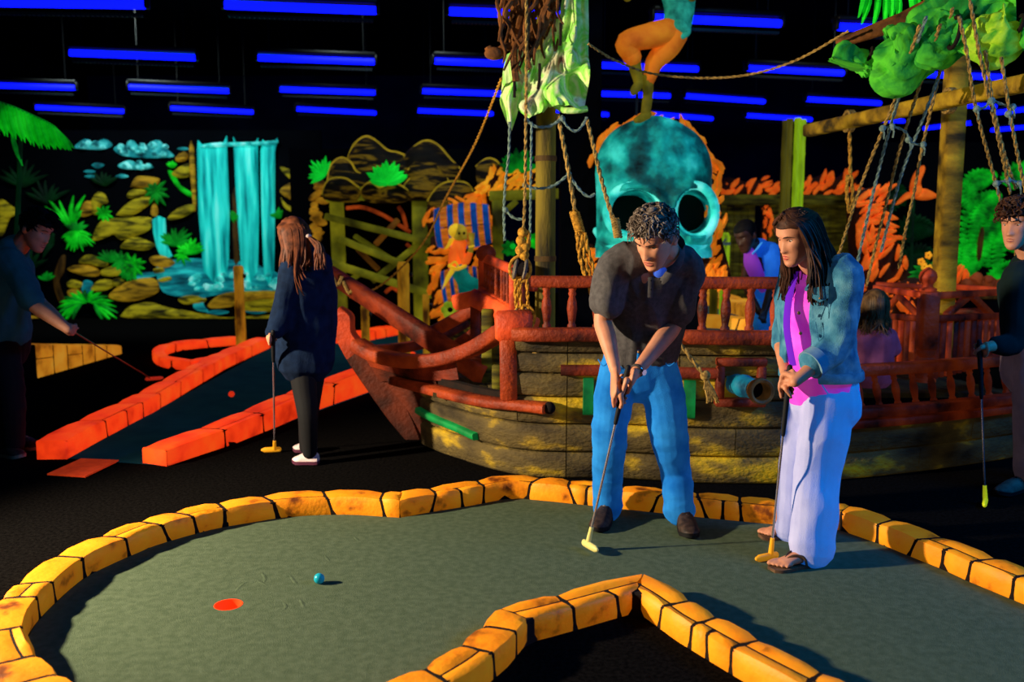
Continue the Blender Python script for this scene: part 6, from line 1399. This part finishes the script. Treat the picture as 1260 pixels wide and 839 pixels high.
shade_mb = MB(); c = [V(v) for v in cr([P(978, 335, 4.10), P(971, 366, 4.04), P(968, 400, 4.01), P(972, 430, 3.99), P(976, 450, 3.98)], 4)]; shade_mb.tube(c, [(.022, .004)] * len(c), 8, side=V((.42, -.9, 0))); shade_mb.part('shirt_shade_strip', mPurp, shp)  # purple strip paints the jacket's shade onto the magenta shirt
hair_cap(hp, wom, mHairB, 1.09, .066, -.05, -.10)
random.seed(33); ps_ = []
for i in range(620):
    az = random.choice((-1, 1)) * random.uniform(.05, pi); el = random.uniform(.45, 1.52)
    if abs(az) < .9 and el < .75: continue
    p0 = scalp(hp, az * .6, max(el, 1.0), 1.08); side_ = 1 if az > 0 else -1; a2 = side_ * max(1.05, abs(az))
    p1 = scalp(hp, a2, .55, 1.16); p2 = hp(.086 * sin(a2) * random.uniform(1.0, 1.25), -.012 + .10 * cos(a2) * 1.05 - .012, -.03); fl = random.uniform(.13, .235)
    p3 = p2 + V((random.uniform(-.01, .03) + .02, random.uniform(-.02, .02), -fl * .55)); p4 = p3 + V((random.uniform(-.012, .022), random.uniform(-.012, .012), -fl * .45))
    p5 = p4 + V((random.uniform(-.008, .012), random.uniform(-.008, .008), -.022))
    ps_.append([p0, p1, p2, p3, p4, p5])
for i in range(90):
    sd = random.choice((-1, 1)); a2 = sd * random.uniform(.55, 1.0); p0 = scalp(hp, sd * .25, 1.25, 1.09); p1 = scalp(hp, a2 * .9, random.uniform(.68, .82), 1.12); p2 = scalp(hp, sd * 1.15, .42, 1.13); p3 = hp(sd * .082, .02, -.03); ps_.append([p0, p1, p2, p3, p3 + V((.01, 0, -random.uniform(.05, .14)))])
strands(ps_, 'hair', mHairB, wom, .0052)
putter(butt2, ph2, 'putter with orange head held upright by the woman in denim jacket', mPutO, mGrip, mSteel, R(205), .30)

# ==== the girl ====
grl = thing('person', 'girl in navy hoodie and black leggings with long auburn hair seen from behind', 'person', V((P(378, 572, 5.65).x, 5.65, .005)))
head_c = P(362, 293, 5.53); FM = frame((-.62, .72, -.12), (-.05, .02, 1)); hs = 1.0
skin = MB(); hp = add_head(skin, head_c, FM, hs, .95); skin.limb([(hp(0, -.03, -.07), .048), (P(370, 330, 5.55), .05)], 12)
gw = P(333, 412, 5.37); gk = P(329, 424, 5.33)
skin.limb([(P(352, 345, 5.47), .045), (P(350, 386, 5.45), .036), (gw, .025)], 12)
b3 = P(336, 408, 5.32); ph3 = gnd(338, 557) + V((0, 0, .022)); gd3 = (ph3 - b3).normalized(); hh = b3 + gd3 * .07
add_hand(skin, gw, hh + V((-.012, -.032, .012)), V((-.4, -.9, 0)), hh, -gd3, -1, .85, thumb=[gw.lerp(hh, .6) + V((-.01, -.02, 0)), hh + V((-.03, -.01, .02)), hh + V((-.03, .0, 0)), hh + V((-.026, .006, -.02))])
for hip, kn, an in ((P(372, 440, 5.57), P(378, 505, 5.53), P(381, 556, 5.59)), (P(384, 440, 5.67), P(378, 505, 5.69), P(376, 550, 5.75))): skin.limb([(hip, .06), (kn, .04), (an, .032)], 12)
flesh(skin, 'body', mSkin, grl, .006, 3)
ho = MB(); gsd = V((.75, .6, 0))
ho.limb([(P(374, 308, 5.57), (.075, .06)), (P(376, 322, 5.57), (.15, .10)), (P(376, 345, 5.57), (.185, .13)), (P(378, 385, 5.59), (.19, .14)), (P(377, 420, 5.60), (.19, .15)), (P(376, 440, 5.60), (.185, .15))], 20, side=gsd)
ho.limb([(P(358, 334, 5.49), .08), (P(352, 362, 5.45), .078), (P(348, 390, 5.43), .074), (P(339, 406, 5.39), .055), (P(335, 409, 5.38), .042)], 14); ho.limb([(P(394, 334, 5.69), .08), (P(400, 370, 5.73), .075), (P(396, 410, 5.65), .06)], 14)
ho.limb([(P(386, 314, 5.55), .07), (P(392, 326, 5.57), .085), (P(386, 340, 5.55), .06)], 12)
flesh(ho, 'hoodie', mNavy, grl, .008, 3, folds(.016, 6, 3.5, 8))
le = MB()
for a, b, c, d_ in ((P(370, 436, 5.57), P(375, 480, 5.55), P(379, 515, 5.54), P(381, 556, 5.59)), (P(386, 436, 5.67), P(382, 480, 5.68), P(379, 515, 5.70), P(377, 550, 5.75))): le.limb([(a, .095), (b, .075), (c, .062), (d_, .046)], 14)
flesh(le, 'leggings', mLeg, grl, .008, 3)
for a, b in ((gnd(391, 573) + V((0, .02, .004)), gnd(360, 571) + V((0, 0, .004))), (gnd(388, 558) + V((0, .02, .004)), gnd(361, 556) + V((0, 0, .004)))): shoe(grl, a, b, mShoeP, mSoleP, 'shoe', .92, laces=mShoeP)
hair_cap(hp, grl, mHairA, 1.09, .06, -.07, -.10)
random.seed(5); ps_ = []
for i in range(330):
    az = random.uniform(-pi, pi); el = random.uniform(.3, 1.5)
    if abs(az) < .7 and el < .8: continue
    p0 = scalp(hp, az * .5, max(el, 1.05), 1.07); a2 = az if abs(az) > .9 else .9 * (1 if az > 0 else -1); p1 = scalp(hp, a2, .45, 1.14)
    p2 = hp(.082 * sin(a2), .10 * cos(a2) - .015, -.05)
    if random.random() < .5 and abs(az) > 1.0:      # the gathered half tail on the back
        tie = hp(.03, -.125, -.005); e = tie + V((.055 + random.uniform(-.02, .05), random.uniform(-.05, -.02), -random.uniform(.09, .2))); ps_.append([p0, p1, tie, tie.lerp(e, .5) + V((.03, -.01, .01)), e])
    else:
        fl = random.uniform(.12, .26) * (1.15 if a2 < 0 else .6); ps_.append([p0, p1, p2, p2 + V((random.uniform(-.02, .01), random.uniform(-.02, .02), -fl * .6)), p2 + V((random.uniform(-.03, .03), random.uniform(-.03, .02), -fl))])
strands(ps_, 'hair', mHairA, grl, .0065)
MB().ball(hp(.03, -.125, -.003), (.02, .014, .014), FM).part('hair_tie', M('pale_tie', (200, 170, 160), rough=.6), grl)
putter(b3, ph3, 'putter with orange head hanging from the hand of the girl in navy hoodie', mPutO, mGrip, mSteel, R(190), .24)

# ==== the man at far left ====
ml = thing('person', 'man in dark teal T-shirt leaning over his putter at the left edge', 'person', V((P(20, 560, 5.9).x, 5.9, .005)))
head_c = P(44, 283, 5.78); FM = frame((.86, -.22, -.42), (.38, 0, .92)); hs = 1.04
skin = MB(); hp = add_head(skin, head_c, FM, hs); skin.limb([(hp(0, -.04, -.06), .056), (P(24, 303, 5.8), .058), (P(10, 316, 5.82), .07)], 12)
s1_, e1_, w1_ = P(18, 330, 5.66), P(42, 375, 5.55), P(84, 406, 5.5); s2_, e2_, w2_ = P(14, 326, 5.98), P(48, 372, 5.75), P(86, 408, 5.58)
for a, b, c in ((s1_, e1_, w1_), (s2_, e2_, w2_)): skin.limb([(a, .06), (a.lerp(b, .5), .052), (b, .044), (b.lerp(c, .4), .042), (c, .027)], 12)
b4 = P(82, 403, 5.52); ph4 = gnd(186, 469) + V((0, 0, .025)); gd4 = (ph4 - b4).normalized()
for k, (w_, sg, bk) in enumerate(((w1_, -1, V((0, -1, .2))), (w2_, 1, V((.1, 1, .2))))):
    g_ = b4 + gd4 * (.05 + .085 * k); add_hand(skin, w_, g_ + bk * .034, bk, g_, -gd4, sg, 1.0, thumb=[w_.lerp(g_, .5) + V((0, -.02, .02)), g_ + V((.0, -.02, .03)), g_ + V((.02, -.01, .026)), g_ + V((.04, 0, .015))])
skin.limb([(P(8, 330, 5.82), (.16, .11)), (P(4, 400, 5.86), (.16, .12))], 12, side=V((.2, 1, 0)))
for dy in (-.12, .12): skin.limb([(P(2, 430, 5.9 + dy), .06), (P(14, 490, 5.87 + dy), .05), (P(16, 550, 5.91 + dy), .04)], 12)
flesh(skin, 'body', mSkin, ml, .007, 3); face_parts(ml, hp, hs, mLip)
ts = MB(); tsd = V((.15, 1, 0))
ts.limb([(P(16, 308, 5.82), (.11, .09)), (P(10, 326, 5.82), (.2, .13)), (P(4, 360, 5.84), (.2, .14)), (P(4, 396, 5.86), (.19, .145)), (P(5, 406, 5.87), (.19, .15))], 18, side=tsd); ts.limb([(P(12, 322, 5.7), .09), (s1_.lerp(e1_, .4), .08), (s1_.lerp(e1_, .85), .078)], 14); ts.limb([(P(10, 322, 5.95), .085), (s2_.lerp(e2_, .6), .075)], 14)
flesh(ts, 'tshirt', mTeal, ml, .008, 3, folds(.008, 9, 5, 1))
tr = MB(); tr.limb([(P(6, 402, 5.88), (.18, .14)), (P(4, 428, 5.9), (.185, .15))], 16, side=tsd)
for dy in (-.11, .11): tr.limb([(P(4, 430, 5.9 + dy), .1), (P(14, 490, 5.86 + dy), .085), (P(16, 548, 5.92 + dy), .07)], 14)
flesh(tr, 'trousers', mDark, ml, .009, 3, folds(.006, 7, 9, 3))
for dy in (-.11, .11): shoe(ml, V((P(8, 556, 5.9).x, 5.92 + dy, .004)), V((P(46, 556, 5.9).x, 5.84 + dy, .004)), mShoeD, M('pale_sole', (150, 140, 110), rough=.7), 'shoe', 1.0)
hair_cap(hp, ml, mHairK, 1.12, .055, -.02, -.07); random.seed(8); ps_ = []
for i in range(260):
    az = random.uniform(-pi, pi); el = random.uniform(.1, 1.5)
    if abs(az) < 1.0 and el < .5: continue
    p = scalp(hp, az, el, 1.08); out = (p - hp(0, 0, 0)).normalized(); tn = (FM @ V((random.uniform(-.4, .4), .7, -.35)) + out * .5).normalized(); ps_.append([p, p + tn * .025 + out * .01, p + tn * .05])
strands(ps_, 'hair', mHairK, ml, .005)
putter(b4, ph4, 'putter with red head held by the man in dark teal at left', mPutR, mGrip, M('dim_shaft', (120, 70, 70), rough=.3, metal=.6), R(28), .2, .14)

# ==== the youth at the right edge ====
yt = thing('person', 'youth with dark curly hair in black top and mauve trousers at the right edge', 'person', V((P(1262, 610, 5.0).x, 5.05, .005)))
head_c = P(1253, 277, 4.95); FM = frame((-.80, -.60, -.12), (-.06, -.04, 1)); hs = 1.05
skin = MB(); hp = add_head(skin, head_c, FM, hs, .97); skin.limb([(hp(0, -.03, -.06), .054), (P(1268, 322, 5.0), .056), (P(1270, 340, 5.02), .07)], 12)
sA, eA, wA = P(1252, 345, 4.9), P(1246, 420, 4.86), P(1212, 428, 4.78)
skin.limb([(sA + V((.02, .04, -.02)), .044), (sA.lerp(eA, .5), .044), (eA, .042), (eA.lerp(wA, .5), .036), (wA, .026)], 12)
b5 = P(1205, 420, 4.78); ph5 = gnd(1212, 622) + V((0, 0, .025)); gd5 = (ph5 - b5).normalized(); g_ = b5 + gd5 * .05
add_hand(skin, wA, g_ + V((.026, -.018, .012)), V((.6, -.8, 0)), g_, -gd5, 1, 1.0, thumb=[wA.lerp(g_, .5) + V((-.01, -.02, .015)), g_ + V((-.01, -.032, .02)), g_ + V((-.028, -.018, .0)), g_ + V((-.03, -.008, -.015))])
for dx, dy in ((0, -.06), (.2, .1)): skin.limb([(V((P(1266, 455, 5.0).x + dx, 5.02 + dy, .85)), .08), (V((P(1264, 520, 5.0).x + dx, 5.02 + dy, .48)), .06), (V((P(1262, 590, 5.05).x + dx, 5.08 + dy, .1)), .042)], 12)
skin.limb([(P(1275, 345, 5.03), (.16, .1)), (P(1278, 440, 5.04), (.15, .11))], 12, side=V((.6, -.8, 0)))
flesh(skin, 'body', mSkin, yt, .006, 3); face_parts(yt, hp, hs, mLip)
bt = MB(); bt.limb([(P(1266, 328, 5.02), (.10, .08)), (P(1272, 344, 5.03), (.19, .12)), (P(1276, 385, 5.04), (.19, .135)), (P(1276, 432, 5.05), (.18, .14))], 18, side=V((.6, -.8, 0))); bt.limb([(P(1262, 338, 4.97), .085), (sA, .082), (sA.lerp(eA, .4), .078), (eA, .066), (eA.lerp(wA, .55), .052)], 14)
flesh(bt, 'sweatshirt', M('black_green_sweatshirt', [(6, 24, 24), (10, 32, 32)], sc=10, rough=.95), yt, .008, 3, folds(.008, 9, 5, 2))
tr = MB(); tr.limb([(P(1272, 428, 5.04), (.17, .13)), (P(1272, 456, 5.04), (.18, .14))], 16, side=V((.6, -.8, 0)))
for dx, dy in ((0, -.06), (.2, .1)): tr.limb([(V((P(1264, 455, 5.0).x + dx, 5.02 + dy, .80)), .105), (V((P(1262, 520, 5.0).x + dx, 5.02 + dy, .48)), .09), (V((P(1262, 590, 5.05).x + dx, 5.08 + dy, .12)), .08)], 14)
flesh(tr, 'trousers', mPantG, yt, .008, 3, folds(.007, 7, 9, 6))
for dx, dy in ((0, -.06), (.2, .1)): shoe(yt, V((P(1268, 600, 5.05).x + dx, 5.12 + dy, .004)), V((P(1216, 616, 5.0).x + dx, 4.98 + dy, .004)), M('grey_brown_shoe', [(70, 60, 52), (120, 100, 84)], sc=20, rough=.7), mSole, 'shoe', 1.0)
hair_cap(hp, yt, mHairB, 1.14, .05, -.01, -.06); random.seed(12); ps_ = []
for i in range(420):
    az = random.uniform(-pi, pi); el = random.uniform(.25, 1.5)
    if abs(az) < 1.0 and el < .38: continue
    p = scalp(hp, az, el, 1.13); out = (p - hp(0, 0, 0)).normalized(); tn = Matrix.Rotation(random.uniform(0, 6.28), 3, out) @ out.orthogonal().normalized(); l = random.uniform(.02, .035)
    ps_.append([p, p + out * .014 + tn * l * .5, p + out * .018 + tn * l, p + out * .004 + tn * l * 1.3])
strands(ps_, 'hair', mHairB, yt, .0048)
putter(b5, ph5, 'putter with lime head and dark grip held by the youth at right edge', mPutL, mGrip, mSteel, R(240), .3)

# ==== the man behind the ship ====
mbk = thing('person', 'man in bright blue polo with purple front bending behind the ship rail', 'person', V((P(945, 400, 8.15).x, 8.15, .005)))
head_c = P(918, 290, 7.90); FM = frame((-.72, -.55, -.42), (-.3, -.15, .94)); hs = 1.1
skin = MB(); hp = add_head(skin, head_c, FM, hs); skin.limb([(hp(0, -.03, -.07), .056), (P(930, 302, 8.00), .06), (P(938, 312, 8.05), .07)], 12)
sa, ea, wa = P(956, 318, 7.91), P(950, 352, 7.80), P(940, 384, 7.75)
skin.limb([(sa, .056), (ea, .045), (wa, .03)], 12); skin.limb([(P(924, 316, 8.15), .056), (P(918, 348, 8.05), .042), (P(934, 384, 7.85), .03)], 12)
b6 = P(936, 380, 7.75); ph6 = gnd(936, 462) ; 
for k in range(4): skin.limb([(wa + V((-.02 + .012 * k, -.01, -.02)), .012), (wa + V((-.03 + .012 * k, -.03, -.06)), .010), (wa + V((-.02 + .012 * k, -.02, -.09)), .009)], 8, 3)
skin.limb([(wa + V((-.03, -.02, -.01)), .014), (wa + V((-.05, -.03, -.05)), .010)], 8, 3); skin.ball(wa + V((-.01, -.01, -.02)), (.036, .022, .045))
zf = lambda z: V((P(950, 400, 8.15).x, 8.15, z))
for dx in (-.1, .1): skin.limb([(zf(.85) + V((dx, 0, 0)), .08), (zf(.45) + V((dx, -.03, 0)), .06), (zf(.08) + V((dx, .03, 0)), .045)], 12)
skin.limb([(P(940, 325, 8.05), (.16, .11)), (P(950, 365, 8.15), (.15, .11))], 12, side=V((.75, -.65, 0)))
flesh(skin, 'body', mSkinD, mbk, .009, 3); face_parts(mbk, hp, hs, mLipD)
po = MB(); po.limb([(P(934, 304, 8.01), (.09, .075)), (P(940, 314, 8.05), (.19, .12)), (P(944, 340, 8.10), (.19, .14)), (P(950, 372, 8.15), (.18, .14))], 18, side=V((.75, -.65, 0))); po.limb([(P(950, 312, 7.97), .09), (sa.lerp(ea, .5), .08), (sa.lerp(ea, .85), .078)], 14)
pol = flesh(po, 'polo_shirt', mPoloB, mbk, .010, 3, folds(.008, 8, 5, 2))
pf = MB(); pf.limb([(P(922, 310, 7.91), (.05, .03)), (P(926, 326, 7.92), (.075, .04)), (P(934, 344, 7.97), (.06, .04)), (P(938, 356, 8.00), (.03, .03))], 12, side=V((.8, -.5, 0))); pf.part('purple_front', mPurpT, pol)
cl2 = MB(); c = [V(v) for v in cr([P(936, 300, 7.91), P(930, 308, 7.85), P(926, 312, 7.84)], 3)]; cl2.tube(c, [(.03, .008)] * len(c), 8, side=V((.6, -.3, .7))); cl2.part('collar', M('light_blue_collar', (60, 150, 240), rough=.9, glow=.4), pol)
tr = MB(); tr.limb([(P(950, 370, 8.15), (.17, .13)), (zf(.82), (.17, .14))], 14, side=V((.75, -.65, 0)))
for dx in (-.09, .09): tr.limb([(zf(.82) + V((dx, 0, 0)), .1), (zf(.45) + V((dx, -.03, 0)), .085), (zf(.1) + V((dx, .02, 0)), .075)], 14)
flesh(tr, 'jeans', mJean, mbk, .010, 3)
for dx in (-.1, .1): shoe(mbk, zf(.004) + V((dx, .08, 0)), zf(.004) + V((dx - .08, -.18, 0)), mShoeD, mSole)
hair_cap(hp, mbk, mHairK, 1.06, .06, -.02, -.05)

# ==== the girl on the ship, mostly hidden by the jacket ====
kid = thing('person', 'long haired girl in purple top on the ship deck behind the denim jacket', 'person', V((P(1078, 470, 5.95).x, 5.95, .44)))
head_c = P(1077, 378, 5.95); FM = frame((.3, .9, -.15), (0, 0, 1)); hs = .92
skin = MB(); hp = add_head(skin, head_c, FM, hs); skin.limb([(hp(0, -.03, -.07), .045), (P(1076, 412, 5.95), .05)], 12)
kf = lambda x, y, z: V((P(1074, 430, 5.95).x + x, 5.95 + y, z))
skin.limb([(kf(0, 0, .72), (.10, .08)), (kf(0, .0, .56), (.10, .08))], 12); 
for sg in (-1, 1):
    skin.limb([(kf(sg * .12, 0, .76), .04), (kf(sg * .16, .04, .66), .034), (kf(sg * .14, .16, .62), .025)], 10)
    for k in range(4): skin.limb([(kf(sg * (.125 + .01 * k), .16, .62), .010), (kf(sg * (.125 + .011 * k), .2, .61), .008)], 8, 2)
    skin.limb([(kf(sg * .12, .15, .63), .012), (kf(sg * .10, .19, .63), .009)], 8, 2)
    skin.limb([(kf(sg * .07, 0, .55), .06), (kf(sg * .08, .28, .53), .05), (kf(sg * .08, .30, .5), .045)], 10)
flesh(skin, 'body', mSkin, kid, .008, 3)
kt = MB(); kt.limb([(kf(0, 0, .80), (.07, .06)), (kf(0, 0, .76), (.15, .09)), (kf(0, 0, .64), (.14, .1)), (kf(0, 0, .53), (.15, .12))], 14, side=V((1, 0, 0)))
for sg in (-1, 1): kt.limb([(kf(sg * .10, 0, .77), .055), (kf(sg * .15, .03, .68), .05)], 10)
flesh(kt, 'purple_top', M('mauve_top', [(120, 60, 90), (150, 80, 116)], sc=10, rough=.9, glow=.1), kid, .009, 3)
kl = MB()
for sg in (-1, 1): kl.limb([(kf(sg * .07, 0, .53), .07), (kf(sg * .085, .28, .515), .062)], 10)
flesh(kl, 'trousers', mDark, kid, .010, 2)
hair_cap(hp, kid, mHairT, 1.1, .06, -.06, -.1); random.seed(14); ps_ = []
for i in range(200):
    az = random.uniform(-pi, pi)
    if abs(az) < 1.0: continue
    p0 = scalp(hp, az * .6, 1.2, 1.07); p1 = scalp(hp, az, .45, 1.16); p2 = hp(.09 * sin(az), .10 * cos(az) - .015, -.05); fl = random.uniform(.08, .15)
    ps_.append([p0, p1, p2, p2 + V((random.uniform(-.02, .02), 0, -fl * .5)), p2 + V((random.uniform(-.05, .03), random.uniform(-.03, .02), -fl))])
strands(ps_, 'hair', mHairT, kid, .0055)
